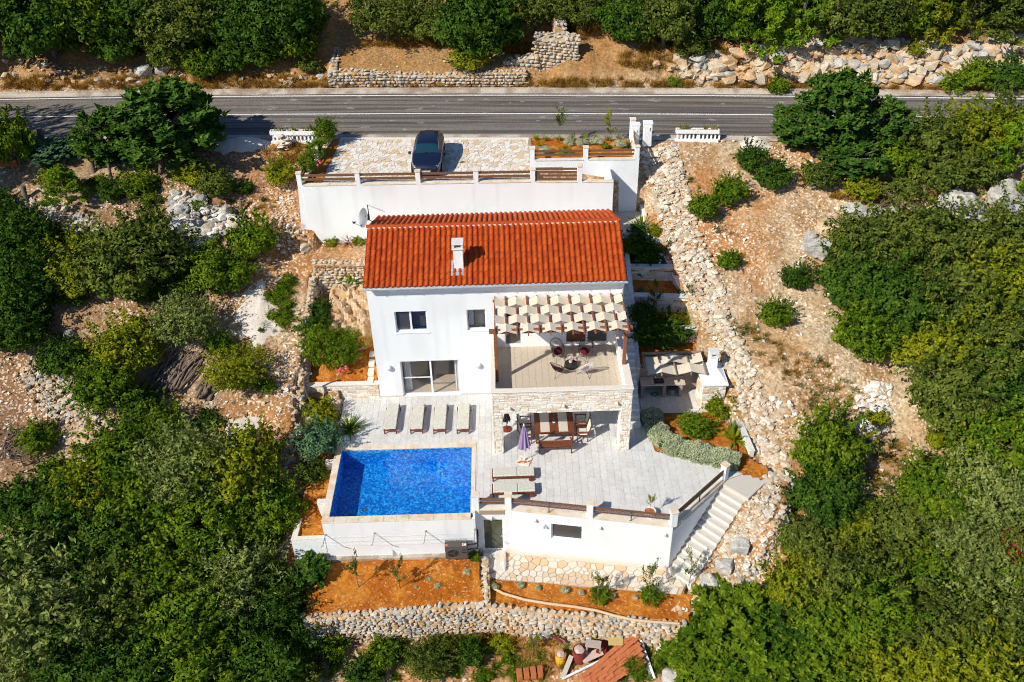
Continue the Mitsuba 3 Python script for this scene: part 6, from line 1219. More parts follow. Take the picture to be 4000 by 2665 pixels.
# (x, y, radius in the 2353 px photograph, model, leaf, name, label, height factor)
TREES = '''
20,30,95|big-1|leaf_dark|broadleaf_tree|very dark tree in the top left corner of the photo|1.2
105,60,90|big-2|leaf_dark|broadleaf_tree|dark shaded tree above the road, second from the top left corner|1.1
215,45,85|big-3|leaf_green|broadleaf_tree|bright mid green tree above the road left of the dark gap|1.1
325,40,75|big-1|leaf_dark|broadleaf_tree|dark green tree above the road between two brighter ones at upper left|1.1
430,55,85|big-2|leaf_olive|broadleaf_tree|olive toned bushy tree on the bank beyond the road at upper left|1.0
545,50,85|big-3|leaf_dark|broadleaf_tree|wide dark tree at the top edge left of the olive tree|1.0
650,45,85|big-4|leaf_dark|broadleaf_tree|deep shadowed dark tree at the top edge, nearest the left end of the low wall|1.0
270,115,50|mid-1|leaf_dark|shrub|dark shrub at the foot of the upper left trees above the bare bank|1.0
390,125,45|mid-2|leaf_olive|shrub|olive shrub low on the road bank below the upper left trees|1.0
470,160,40|mid-3|leaf_green|shrub|green shrub hanging down the bank to the road at upper left|0.9
530,140,50|mid-1|leaf_dark|shrub|dark green shrub on the road bank in the middle of the upper left slope|0.9
595,120,55|mid-2|leaf_dark|shrub|large dark shrub above the road where the bank turns stony|0.9
670,110,50|mid-3|leaf_green|shrub|leafy shrub right above the stony corner left of the low wall|0.9
715,150,24|low-1|leaf_olive|shrub|small olive shrub just left of the end of the low wall|0.9
885,50,72|twig-1|leaf_olive|olive_tree|light airy olive tree on the dry terrace behind the low road wall|0.95
1000,60,60|big-2|leaf_olive|olive_tree|grey green olive tree squeezed beside the dark dense tree behind the wall|1.0
1085,65,90|big-3|leaf_dark|broadleaf_tree|dense dark tree in the centre of the terrace behind the low wall|1.05
1080,145,40|mid-4|leaf_yellow|shrub|yellowish green shrub at the foot of the dark terrace tree|0.8
1235,25,75|twig-2|leaf_olive|olive_tree|olive tree at the top edge right of the dark terrace tree|0.9
1320,30,55|twig-3|leaf_olive|olive_tree|smaller olive tree beside the upper stone wall at the top edge|0.9
1445,50,62|big-4|leaf_dark|juniper_tree|dark juniper tree just right of the stone block|1.2
1530,55,75|big-1|leaf_olive|juniper_tree|broad olive dark juniper second from the stone block|1.1
1610,30,70|big-2|leaf_dark|broadleaf_tree|dark tree at the top edge between juniper and bright pine|1.1
1590,105,40|mid-2|leaf_olive|shrub|rust tinged olive shrub under the dark tree left of the pines|0.8
1740,60,78|pine-1|leaf_pine|pine_tree|bright lime green pine beyond the road, left one of the pair|1.1
1845,60,70|pine-2|leaf_pine|pine_tree|bright lime green pine beyond the road, right one of the pair|1.1
1690,45,60|big-3|leaf_dark|broadleaf_tree|dark tree behind the left bright pine at the top edge|1.1
1925,45,70|big-4|leaf_olive|broadleaf_tree|olive tree right of the two pines above the rocks|1.0
2005,40,70|big-1|leaf_olive|broadleaf_tree|dark olive tree above the rock face, second right of the pines|1.0
2085,45,62|mid-3|leaf_green|shrub|green shrub on top of the rock face|0.9
2150,30,70|pine-3|leaf_yellow|pine_tree|yellowish pine above the right rock face at the top edge|1.1
2245,25,75|pine-1|leaf_olive|pine_tree|olive coloured pine near the top right corner|1.1
2330,30,65|big-2|leaf_olive|broadleaf_tree|olive tree in the top right corner of the photo|1.0
2105,110,22|low-2|leaf_yellow|shrub|tiny yellow green shrub clinging to the rock face|0.9
1790,198,24|low-3|leaf_green|shrub|bright green shrub on the far road edge below the rocks|1.1
1553,188,16|low-1|leaf_green|shrub|small green shrub on the far road edge left of the rocks|0.9
2190,190,30|low-2|leaf_green|shrub|green shrub at the foot of the right rock face by the road|0.9
2245,180,38|mid-1|leaf_green|shrub|taller green shrub at the foot of the rock face near the right edge|1.0
2315,185,42|mid-2|leaf_dark|shrub|dark green shrub at the right edge beside the road|1.0
385,305,98|fig-1|leaf_fig|fig_tree|big dark fig tree overlapping the road left of the driveway|1.15
240,330,52|fig-2|leaf_fig|fig_tree|smaller upright fig tree left of the big fig|1.4
30,335,40|mid-4|leaf_green|cypress_shrub|upright green shrub at the left edge beside the road|1.8
115,350,42|fig-1|leaf_teal|shrub|blue green bush between the left edge shrub and the small fig|0.6
185,340,28|low-1|leaf_green|shrub|low green weed bush right of the blue green bush|0.6
150,438,48|pine-2|leaf_pine|pine_bush|bright lime pine bush on the stony slope below the figs|1.0
120,405,26|low-2|leaf_yellow|shrub|yellowish shrub touching the top of the lime pine bush|0.9
255,440,30|mid-2|leaf_dark|shrub|dark shrub on the slope beneath the small fig|1.2
320,420,42|mid-3|leaf_green|shrub|green undergrowth at the left foot of the big fig|0.9
440,400,42|mid-1|leaf_yellow|shrub|olive yellow bush at the right foot of the big fig|0.8
498,425,45|mid-4|leaf_olive|shrub|grey olive bush midway between the fig and the driveway wall|0.9
560,430,26|low-3|leaf_dark|shrub|small dark round bush right of the grey olive bush|0.9
643,403,30|mid-2|leaf_yellow|shrub|yellow green bush against the left corner of the driveway wall|1.2
345,455,24|low-1|leaf_green|shrub|small green bush above the white rocks on the left slope|1.1
455,470,20|low-2|leaf_green|shrub|small leafy bush at the top of the white rock heap|1.1
25,545,75|big-2|leaf_dark|broadleaf_tree|dark tree at the left edge below the pine bush|1.0
55,640,95|big-3|leaf_dark|broadleaf_tree|large dark tree at the left edge level with the villa roof|1.0
20,750,80|big-4|leaf_dark|broadleaf_tree|dark green tree at the left edge below the large one|0.9
100,560,50|mid-3|leaf_dark|shrub|dark shrub between left edge trees and the white stones|0.9
175,625,80|big-1|leaf_yellow|broadleaf_tree|olive yellow bushy tree left of the big grey green oak|0.95
300,600,125|big-4|leaf_olive|oak_tree|biggest grey green oak on the left slope level with the roof|0.9
345,520,45|mid-1|leaf_olive|shrub|olive bush on the upper side of the big grey green oak|0.9
590,552,62|mid-3|leaf_green|shrub|green bush beside the driveway wall, left of the rubble wall|1.05
500,620,75|big-2|leaf_green|broadleaf_tree|green bushy tree right of the big oak above the pale clearing|0.9
425,655,40|mid-2|leaf_green|shrub|green shrub between the oak and the silvery tree|0.9
420,750,68|twig-1|leaf_grey|silver_tree|light silvery green tree above the pile of cut branches|1.15
295,805,85|big-3|leaf_yellow|broadleaf_tree|yellow green bushy tree left of the silvery tree|0.95
135,825,55|mid-4|leaf_dark|shrub|dark bush beside the pale rubble heap on the left|0.9
245,895,75|big-1|leaf_green|broadleaf_tree|deep green bush below the yellow green tree, near the branch pile|0.95
320,920,50|mid-1|leaf_dark|shrub|dark bush between deep green bush and branch pile|0.9
540,855,72|twig-2|leaf_yellow|shrub|spreading olive yellow bush right of the cut branches|0.85
500,795,38|mid-3|leaf_dark|shrub|dark green bush on the upper left of the olive yellow bush|1.0
610,885,26|low-3|leaf_green|shrub|small green bush at the lower right of the olive yellow bush|0.9
478,965,34|low-1|leaf_dark|shrub|small dark bush on the bare soil left of the shower wall|0.8
360,985,66|big-4|leaf_green|broadleaf_tree|green bush on bare soil left of the pool|0.95
285,1050,75|big-2|leaf_green|broadleaf_tree|green tree on the upper rim of the lower left thicket|0.95
205,1130,72|big-1|leaf_yellow|broadleaf_tree|yellow green tree at the left rim of the lower left thicket|0.95
45,1050,45|bare-1|dead_wood|dead_shrub|leafless grey brushwood heap at the left edge level with the pool|0.9
85,1010,38|mid-2|leaf_green|shrub|green shrub behind the leafless brushwood at the left edge|0.9
120,1085,36|low-2|leaf_green|shrub|green shrub right below the leafless brushwood|0.9
40,1160,55|mid-4|leaf_dark|shrub|dark shrub at the left edge below the brushwood|0.9
430,1090,95|twig-3|leaf_grey|broadleaf_tree|grey green tree in the upper middle of the lower left thicket|1.0
560,1090,85|big-3|leaf_yellow|broadleaf_tree|bright yellow green tree in the thicket nearest the pool planter|1.0
615,1180,70|big-4|leaf_green|broadleaf_tree|green tree at the right rim of the thicket below the pool planter|1.0
330,1180,85|big-1|leaf_green|broadleaf_tree|mid green tree inside the lower left thicket|0.95
480,1200,90|big-2|leaf_green|broadleaf_tree|lush green tree in the heart of the lower left thicket|1.0
150,1220,85|big-3|leaf_dark|broadleaf_tree|dark tree at the lower left, above the pale crowned one|0.95
250,1270,85|big-2|leaf_dark|broadleaf_tree|dark tree right of centre in the lower left corner group|0.95
60,1290,75|big-4|leaf_dark|broadleaf_tree|very dark tree at the left edge above the pale crowned one|0.95
90,1400,125|twig-2|leaf_grey|silver_tree|big pale grey green tree with feathery twigs in the lower left corner|1.0
375,1300,85|big-4|leaf_green|broadleaf_tree|green tree left of the pale twiggy one near the red soil|0.95
545,1345,85|twig-1|leaf_grey|silver_tree|pale twiggy tree beside the left red soil bed|1.05
620,1410,65|big-1|leaf_dark|broadleaf_tree|dark tree between pale twiggy tree and the rough stone wall|0.95
290,1400,95|big-3|leaf_olive|broadleaf_tree|olive tree in the lower left between the two pale trees|0.95
440,1420,95|big-2|leaf_green|broadleaf_tree|green tree below the pale twiggy tree at lower left|0.95
200,1510,90|big-1|leaf_dark|broadleaf_tree|dark tree at the bottom edge beside the big pale corner tree|0.9
330,1520,95|big-4|leaf_dark|broadleaf_tree|dark green tree at the bottom edge, third from the left corner|0.9
470,1525,95|big-3|leaf_green|broadleaf_tree|yellow speckled green tree at the bottom edge left of centre|0.9
600,1520,90|big-2|leaf_dark|broadleaf_tree|dark tree at the bottom edge below the left end of the rough wall|0.9
30,1535,75|twig-3|leaf_grey|silver_tree|pale twiggy tree in the extreme bottom left corner|0.8
700,1545,55|mid-1|leaf_olive|shrub|olive shrub at the bottom edge under the rough stone wall|0.9
765,1490,42|mid-3|leaf_green|shrub|green shrub before the left part of the rough stone wall|0.9
830,1545,50|mid-2|leaf_dark|shrub|dark shrub at the bottom edge left of the brownish one|0.9
880,1500,48|mid-4|leaf_green|shrub|fresh green shrub before the middle of the rough stone wall|0.95
985,1520,62|twig-2|leaf_olive|shrub|brownish grey twiggy shrub at the bottom edge near the centre|0.9
1080,1500,48|mid-1|leaf_dark|shrub|dark green shrub left of the junk pile|0.9
1225,1475,55|sap-4|leaf_green|young_tree|thin green young tree beside the stacked roof tiles|1.6
1150,1475,34|low-3|leaf_yellow|shrub|yellow green weeds before the stone wall near the centre|0.8
1455,1530,30|twig-3|leaf_green|shrub|dark leafy shrub growing over the heap of orange tiles|0.9
1850,300,62|fig-2|leaf_fig|fig_tree|left low branch mass of fig leaves overlapping the right road|0.9
1920,275,72|fig-3|leaf_fig|fig_tree|tall fig tree rising over the right part of the road|1.45
2020,300,58|fig-1|leaf_fig|fig_tree|right companion of the tall fig by the road|1.2
1960,370,62|fig-2|leaf_fig|fig_tree|fig bush at the foot of the tall fig by the right road|0.8
2060,370,50|mid-2|leaf_green|shrub|green shrub between the figs and the yellowish thicket on the right|0.9
1890,410,42|mid-3|leaf_olive|shrub|olive shrub below the fig trees on the right slope|0.9
1985,435,40|mid-1|leaf_yellow|shrub|yellow green shrub below the right figs beside dead twigs|0.8
2150,330,62|big-1|leaf_olive|broadleaf_tree|olive tree by the road right of the figs|0.95
2240,310,62|big-2|leaf_yellow|broadleaf_tree|rusty olive tree by the road second right of the figs|0.95
2310,290,52|big-3|leaf_olive|broadleaf_tree|olive tree at the right edge beside the road|1.0
2335,375,62|pine-3|leaf_pine|pine_bush|bright lime pine bush at the right edge below the road|1.1
2170,400,55|mid-4|leaf_olive|shrub|olive shrub above the grey boulders on the right|0.85
2250,395,45|mid-2|leaf_olive|shrub|dull olive shrub left of the bright pine bush|0.85
2080,430,38|low-2|leaf_olive|shrub|low olive shrub above the dead twigs on the right|0.8
1722,368,32|mid-3|leaf_dark|shrub|dark round bush on the tan slope nearest the right balustrade planter|1.1
1775,408,42|mid-1|leaf_dark|shrub|dark bush just below the one nearest the balustrade planter|0.95
1677,443,38|mid-2|leaf_green|shrub|round green bush on the tan slope right of the stony channel|0.95
1620,482,32|mid-4|leaf_green|shrub|egg shaped green bush closest to the stony channel|1.1
1676,602,28|mid-1|leaf_green|shrub|solitary round bush on the tan slope level with the chimney|0.9
1830,645,32|mid-3|leaf_dark|shrub|dark bush on the left fringe of the right thicket|1.0
1780,722,34|mid-2|leaf_green|shrub|solitary leafy bush on the tan slope level with the pergola|1.0
1985,570,78|big-4|leaf_olive|oak_tree|olive oak right of the brown boulder|0.95
2090,560,82|big-1|leaf_olive|oak_tree|oak second from the brown boulder at the upper rim of the right thicket|0.95
2205,585,90|big-2|leaf_olive|oak_tree|olive oak in the middle of the upper rim of the right thicket|0.95
2320,570,80|big-3|leaf_olive|oak_tree|oak at the right edge under the grey boulders|0.95
1955,655,72|big-1|leaf_dark|oak_tree|dark oak on the left fringe of the right thicket|0.95
2060,690,90|big-2|leaf_dark|oak_tree|dark oak in the centre left of the right thicket|0.95
2175,690,90|big-4|leaf_olive|oak_tree|olive oak in the middle of the right thicket|0.95
2290,690,90|big-1|leaf_yellow|oak_tree|yellow green oak in the right thicket near the edge|0.95
1985,765,70|big-3|leaf_green|oak_tree|green oak at the lower left corner of the right thicket|0.9
2100,810,60|mid-3|leaf_yellow|shrub|yellow green bush at the dry grass gap of the right thicket|0.85
2175,800,82|big-3|leaf_yellow|oak_tree|yellowish oak above the round grey green one|0.95
2290,800,88|big-2|leaf_olive|oak_tree|olive oak at the right edge level with the balcony|0.95
2195,915,88|big-4|leaf_olive|oak_tree|rounded grey green oak bulging over the white bare ground|0.95
2310,910,82|big-1|leaf_dark|oak_tree|dark oak at the right edge beside the rounded one|0.95
2300,1020,90|big-2|leaf_green|oak_tree|green oak at the right edge level with the pool|0.95
2220,1010,45|mid-1|leaf_green|shrub|green bush under the rounded grey green oak|0.9
1895,1040,72|big-3|leaf_green|broadleaf_tree|tall lush green tree right of the outside stairs|1.3
1890,1150,72|big-1|leaf_dark|broadleaf_tree|lower dark green tree joined to the lush one right of the stairs|0.95
2015,960,26|low-2|leaf_yellow|shrub|small pale weed bush left of the white bare ground|0.8
1850,1240,50|mid-4|leaf_olive|shrub|olive bush beside the lower end of the curved stone edge|0.9
2150,1140,72|big-4|leaf_green|broadleaf_tree|green tree below the white bare ground on the right|0.95
2255,1135,78|twig-3|leaf_grey|silver_tree|pale grey green tree at right, level with the stairs|1.0
2340,1130,62|big-3|leaf_dark|broadleaf_tree|dark tree at the right edge beside the pale grey one|0.95
2060,1200,60|mid-2|leaf_olive|shrub|olive bush on the lower right slope left of the green tree|0.9
1960,1230,55|mid-1|leaf_yellow|shrub|yellow green bush right of the rocks on the lower right slope|0.85
2205,1260,62|twig-1|leaf_grey|silver_tree|pale silvery tree at the lower right, upper half of a pair|1.0
2245,1350,82|twig-2|leaf_grey|silver_tree|wide pale silvery tree at the lower right, lower half of a pair|0.95
2300,1255,46|mid-3|leaf_red|dry_shrub|pinkish brown withered bush between the silvery trees and right edge|0.9
2085,1300,30|low-1|leaf_red|dry_shrub|small red autumn bush in the lower right thicket|0.9
2130,1330,68|big-1|leaf_green|broadleaf_tree|green tree right of the small red bush|0.9
2020,1290,58|mid-4|leaf_olive|shrub|olive bush left of the small red bush|0.85
1930,1330,72|big-2|leaf_olive|broadleaf_tree|olive tree below the pale rocks on the lower right slope|0.85
2340,1230,55|big-4|leaf_olive|broadleaf_tree|olive tree at the right edge beside the withered bush|0.95
2330,1340,65|big-2|leaf_green|broadleaf_tree|green tree at the right edge beside the wide silvery tree|0.95
1835,1370,72|big-3|leaf_yellow|broadleaf_tree|yellow flecked tree above the laurel at the lower right|0.9
1690,1440,85|fig-1|leaf_green|laurel_tree|dense dark laurel with big leaves right of the junk pile, upper part|0.9
1630,1530,80|fig-3|leaf_green|laurel_tree|dense dark laurel at the bottom edge right of the junk pile|0.9
1760,1530,95|fig-2|leaf_green|laurel_tree|wide dark laurel at the bottom edge, second right of the junk pile|0.85
1810,1450,75|fig-1|leaf_dark|laurel_tree|dark laurel behind the wide one at lower right|0.9
1900,1445,85|big-4|leaf_green|broadleaf_tree|green tree with light twigs in the lower right|0.9
2010,1430,85|big-1|leaf_green|broadleaf_tree|mid green tree in the lower right below the red bush|0.9
2110,1430,82|big-3|leaf_olive|broadleaf_tree|olive tree in the lower right below the silvery pair|0.9
2215,1460,88|big-2|leaf_olive|broadleaf_tree|rust speckled olive tree near the lower right corner|0.9
2320,1450,85|big-1|leaf_olive|broadleaf_tree|dull olive tree at the right edge above the corner|0.9
1890,1545,88|big-2|leaf_green|broadleaf_tree|green tree at the bottom edge right of the laurels|0.85
2010,1540,88|big-3|leaf_yellow|broadleaf_tree|yellowish tree at the bottom edge of the lower right|0.85
2130,1545,88|big-4|leaf_yellow|broadleaf_tree|golden olive tree at the bottom edge toward the right corner|0.85
2245,1540,88|big-1|leaf_yellow|broadleaf_tree|golden tree at the bottom edge next to the right corner|0.85
2340,1535,75|big-3|leaf_olive|broadleaf_tree|olive tree in the bottom right corner of the photo|0.85
'''
GRP = {'broadleaf_tree': 'tree', 'oak_tree': 'tree', 'olive_tree': 'tree', 'fig_tree': 'tree', 'pine_tree': 'tree', 'silver_tree': 'tree', 'juniper_tree': 'tree', 'laurel_tree': 'tree', 'young_tree': 'tree', 'shrub': 'shrub', 'pine_bush': 'shrub', 'cypress_shrub': 'shrub', 'dry_shrub': 'shrub', 'dead_shrub': 'shrub'}
for ln in TREES.strip().split('\n'):
    xyr, g, leaf, nm, lab, hz = ln.split('|'); x, y, rr_ = map(float, xyr.split(','))
    V(x, y, rr_, g, leaf, nm, lab, GRP[nm], float(hz))
# trees outside the left edge whose shade falls on the road
for k, (x, y, R) in enumerate(((-28.0, 10.3, 3.2), (-31.0, 12.9, 3.4), (-31.5, 26.5, 3.6))):
    plant('broadleaf_tree', ('tall tree left of the photo whose shade lies across the road', 'second tall tree outside the left edge shading the road', 'tall dark tree beyond the road outside the upper left edge')[k], 'tree', (x, y, float(h(x, y))), R, f'big-{k + 1}', 'leaf_dark', hz=2.1)
# ---- garden plants at known places
def at_px(px, py, z): p = atz(px, py, z); return (p[0], p[1], z)
GP = [  # photo px (4000), z of the ground, radius, model, leaf, name, label, height
 ((1366, 1677), 0.0, 0.95, 'spike-3', 'leaf_green', 'sago_palm', 'dark green sago palm set in the tiles left of the sun loungers', 0.75),
 ((1262, 1650), -0.25, 0.80, 'mid-2', 'leaf_yellow', 'shrub', 'yellow green rosemary bush left of the sago palm', 0.95),
 ((1250, 1765), -0.3, 1.0, 'mid-4', 'leaf_teal', 'shrub', 'blue grey airy bush at the upper left corner of the pool', 1.1),
 ((1218, 1880), -0.9, 0.7, 'mid-3', 'leaf_olive', 'shrub', 'grey green thin bush in the planter beside the pool', 1.0),
 ((1270, 1410), 0.9, 1.0, 'oleander-1', 'leaf_green', 'oleander', 'oleander with pink flowers at the front left of the side bed', 1.5),
 ((1340, 1430), 0.9, 0.9, 'oleander-2', 'leaf_green', 'oleander', 'oleander in the front middle of the side bed behind the cut stone wall', 1.4),
 ((1225, 1330), 1.3, 0.9, 'mid-3', 'leaf_dark', 'climbing_plant', 'dark creeper spilling over the path wall left of the villa', 1.0),
 ((1250, 1240), 1.6, 0.75, 'mid-1', 'leaf_dark', 'climbing_plant', 'upper dark creeper on the path wall below the bare rock', 0.9),
 ((1350, 1330), 1.4, 0.9, 'cushion-1', 'leaf_green', 'lavender_bush', 'green lavender bush with mauve flower specks beside the villa wall', 0.8),
 ((1420, 1355), 1.2, 0.55, 'cushion-2', 'leaf_dry', 'lavender_bush', 'brownish round lavender bush touching the villa wall', 1.2),
 ((1300, 1345), 1.2, 0.6, 'spike-1', 'leaf_green', 'shrub', 'spiky fan leaved plant in the middle of the side bed', 0.6),
 ((1380, 1110), 2.6, 0.75, 'fig-4', 'leaf_pine', 'fig_bush', 'bright green fig bush at the left corner of the villa under the roof', 1.3),
 ((1229, 935), 4.85, 0.75, 'spike-2', 'leaf_green', 'yucca', 'green spiky yucca before the tall white wall left of the roof', 1.2),
 ((1362, 945), 4.85, 0.85, 'spike-3', 'leaf_red', 'cordyline', 'purple red spiky cordyline before the tall white wall', 0.8),
 ((1290, 955), 4.85, 0.40, 'low-1', 'leaf_yellow', 'shrub', 'low green groundcover between the yucca and the cordyline', 0.7),
 ((1405, 950), 4.85, 0.42, 'low-2', 'leaf_yellow', 'shrub', 'low yellow green groundcover right of the cordyline', 0.8),
 ((1278, 565), 8.5, 0.75, 'oleander-3', 'leaf_green', 'oleander', 'tall oleander at the road end of the driveway strip', 1.6),
 ((1238, 615), 8.5, 0.60, 'oleander-4', 'leaf_green', 'oleander', 'middle oleander of the three along the left driveway fence', 1.3),
 ((1208, 675), 8.5, 0.65, 'oleander-1', 'leaf_green', 'oleander', 'nearest oleander of the three behind the driveway fence corner', 1.3),
 ((2186, 560), 8.6, 1.05, 'sap-1', 'leaf_olive', 'young_tree', 'thin young tree with olive leaves in the left part of the flower bed', 1.6),
 ((2380, 555), 8.6, 1.0, 'sap-2', 'leaf_yellow', 'young_tree', 'thin young tree with sparse yellowish leaves in the right part of the flower bed', 1.6),
 ((2222, 565), 8.6, 0.38, 'cushion-1', 'leaf_silver', 'lavender_cushion', 'left one of the three joined grey cushion plants in the flower bed', 0.9),
 ((2272, 568), 8.6, 0.42, 'cushion-2', 'leaf_silver', 'lavender_cushion', 'middle one of the three joined grey cushion plants in the flower bed', 0.9),
 ((2328, 565), 8.6, 0.42, 'cushion-3', 'leaf_silver', 'lavender_cushion', 'right one of the three joined grey cushion plants in the flower bed', 0.9),
 ((2420, 575), 8.6, 0.42, 'cushion-1', 'leaf_silver', 'lavender_cushion', 'grey cushion plant beside the agave near the utility cabinets', 0.9),
 ((2126, 598), 8.6, 0.40, 'cushion-2', 'leaf_silver', 'lavender_cushion', 'grey cushion plant in the left front corner of the flower bed', 0.9),
 ((2452, 575), 8.6, 0.45, 'agave-1', 'leaf_teal', 'agave', 'blue green agave left of the utility cabinets', 1.0),
 ((2210, 602), 8.6, 0.36, 'low-1', 'leaf_yellow', 'shrub', 'yellow flowering low plant behind the flower bed fence', 0.7),
 ((2368, 578), 8.6, 0.25, 'low-2', 'leaf_yellow', 'shrub', 'small yellow plant right of the grey cushions', 0.8),
 ((2510, 905), 5.2, 0.95, 'spike-4', 'leaf_yellow', 'palm', 'small yellow green palm at the head of the garden steps', 0.85),
 ((2492, 925), 5.2, 0.40, 'oleander-2', 'leaf_dark', 'rose_bush', 'dark rose bush with red blooms below the small palm', 1.3),
 ((2555, 925), 5.2, 0.35, 'oleander-3', 'leaf_yellow', 'rose_bush', 'light green rose bush by the right corner of the top planter', 1.3),
 ((2490, 1000), 4.4, 0.85, 'mid-4', 'leaf_dark', 'shrub', 'dark shrub with white flowers beside the garden steps', 0.9),
 ((2590, 1060), 3.6, 0.75, 'sap-3', 'leaf_olive', 'olive_sapling', 'olive sapling standing before the second garden wall at right', 1.9),
 ((2520, 1060), 3.6, 0.85, 'mid-2', 'leaf_dark', 'shrub', 'dark loose shrub in the shade of the roof in the third bed', 1.0),
 ((2500, 1145), 3.6, 0.22, 'cushion-3', 'leaf_teal', 'shrub', 'small blue grey tuft in the third bed near the steps', 1.0),
 ((2658, 1153), 3.6, 0.22, 'cushion-1', 'leaf_teal', 'shrub', 'small blue grey tuft at the right end of the third bed', 1.0),
 ((2560, 1225), 2.7, 0.85, 'sap-4', 'leaf_dark', 'olive_sapling', 'dark thin olive sapling before the broad garden wall', 1.7),
 ((2680, 1225), 2.7, 0.70, 'sap-1', 'leaf_olive', 'olive_sapling', 'pale thin olive sapling at the right end of the broad garden wall', 1.7),
 ((2497, 1258), 2.7, 0.80, 'cushion-2', 'leaf_dark', 'rosemary_bush', 'round dark rosemary bush beside the pergola post', 1.1),
 ((2620, 1262), 2.7, 0.50, 'tuft-1', 'leaf_yellow', 'shrub', 'bright green feathery bush in the fourth bed', 1.2),
 ((2695, 1265), 2.7, 0.65, 'tuft-2', 'leaf_yellow', 'ornamental_grass', 'yellow green grassy bush at the right end of the fourth bed', 1.0),
 ((2510, 1345), 1.8, 0.85, 'mid-1', 'leaf_dark', 'shrub', 'dark hanging shrub left behind the kitchen pergola', 0.9),
 ((2600, 1340), 1.8, 0.90, 'mid-2', 'leaf_dark', 'shrub', 'dark spreading shrub right behind the kitchen pergola', 0.9),
 ((2690, 1345), 1.8, 0.55, 'sap-2', 'leaf_olive', 'shrub', 'light twiggy shrub behind the barbecue chimney', 1.2),
 ((2480, 1450), 1.0, 0.60, 'tuft-3', 'leaf_dark', 'rosemary_bush', 'dark trailing rosemary at the left end of the kitchen counter', 0.8),
 ((2765, 1405), 1.4, 0.40, 'agave-2', 'leaf_yellow', 'shrub', 'small yellow green strap leaved plant behind the barbecue', 0.8),
 ((2812, 1615), 0.05, 0.85, 'mid-2', 'leaf_yellow', 'shrub', 'yellow green rosemary bush in front of the stone barbecue', 0.75),
 ((2700, 1680), 0.05, 0.75, 'mid-3', 'leaf_green', 'shrub', 'low green leafy bush inside the curve of the grey hedge', 0.6),
 ((2670, 1650), 0.05, 0.50, 'tuft-2', 'leaf_green', 'agapanthus', 'strap leaved agapanthus at the back of the hedge bed', 0.9),
 ((2755, 1695), 0.05, 0.55, 'low-3', 'leaf_green', 'shrub', 'low green mat between the bush and the striped yucca', 0.5),
 ((2867, 1720), 0.05, 0.90, 'agave-3', 'leaf_yellow', 'yucca', 'yellow edged variegated yucca beside the sloping white wall', 0.9),
 ((2864, 1690), 0.05, 0.65, 'spike-2', 'leaf_teal', 'yucca', 'blue green upright yucca rising behind the variegated one', 1.2),
 ((2887, 1650), 0.05, 0.45, 'tuft-1', 'leaf_silver', 'ornamental_grass', 'pale striped grass tuft against the sloping white wall', 1.0),
 ((1225, 2265), -2.8, 0.75, 'fig-2', 'leaf_fig', 'fig_bush', 'young fig bush at the left end of the left red soil bed', 1.0),
 ((1402, 2300), -2.75, 1.05, 'sap-1', 'leaf_olive', 'olive_sapling', 'left olive sapling in the left red soil bed', 1.5),
 ((1563, 2303), -2.75, 0.95, 'sap-3', 'leaf_olive', 'olive_sapling', 'second olive sapling in the left red soil bed', 1.7),
 ((2335, 2340), -3.0, 1.05, 'sap-4', 'leaf_olive', 'olive_sapling', 'olive sapling beside the paved path below the window', 1.6),
 ((2533, 2330), -3.0, 0.95, 'sap-2', 'leaf_olive', 'olive_sapling', 'slender olive sapling near the corner of the white wall', 1.9),
 ((2690, 2290), -3.0, 0.85, 'sap-3', 'leaf_green', 'willow_shrub', 'upright feathery green shrub at the foot of the outside stairs', 2.2),
 ((2340, 2335), -3.0, 0.45, 'low-1', 'leaf_green', 'shrub', 'green weeds around the foot of the sapling by the path', 0.7),
 ((2540, 2335), -3.0, 0.50, 'low-2', 'leaf_green', 'shrub', 'green weeds around the slender sapling at the wall corner', 0.7),
 ((1855, 2185), -2.5, 0.28, 'low-3', 'leaf_green', 'shrub', 'tiny green weed at the wall by the stone divider', 1.2),
]
for (px, py), z, R, g, leaf, nm, lab, hz in GP:
    if px < 1440 and 1050 < py < 1450:      # the sloping bed left of the villa
        for _ in range(12): q = atz(px, py, z); z = 0.5 * z + 0.5 * (0.86 + 0.40 * max(0, q[1] - 0.3))
    plant(nm, lab, 'shrub' if g.split('-')[0] in ('mid', 'low', 'twig', 'cushion', 'oleander', 'fig') else 'plant', at_px(px, py, z - 0.02), R * (1.45 if px > 2470 and 880 < py < 1400 else 1.25), g, leaf, hz=hz * (0.75 if g.startswith('oleander') else 1.0))
for k, (px, py, z) in enumerate(((1677, 2265, -2.75), (1824, 2240, -2.65), (1710, 2293, -2.8), (1932, 2296, -3.0), (2035, 2292, -3.0), (2102, 2302, -3.0), (2206, 2313, -3.0), (2270, 2320, -3.0), (2394, 2333, -3.0), (2480, 2338, -3.0), (1623, 2296, -2.8))):
    wh = ('beside the second olive sapling', 'nearest the stone divider on the left', 'greener one in the middle of the left red bed', 'next to the hose right of the divider', 'second right of the stone divider', 'third right of the stone divider', 'largest in the right red strip', 'right of the largest in the strip', 'just right of the path sapling', 'last one before the slender sapling', 'tiny one in the left red bed')[k]
    plant('lavender_tuft', f'small blue grey lavender tuft, {wh}', 'plant', at_px(px, py, z), (0.24, 0.24, 0.22, 0.24, 0.24, 0.2, 0.27, 0.2, 0.19, 0.17, 0.15)[k], f'cushion-{k % 3 + 1}', 'leaf_silver')
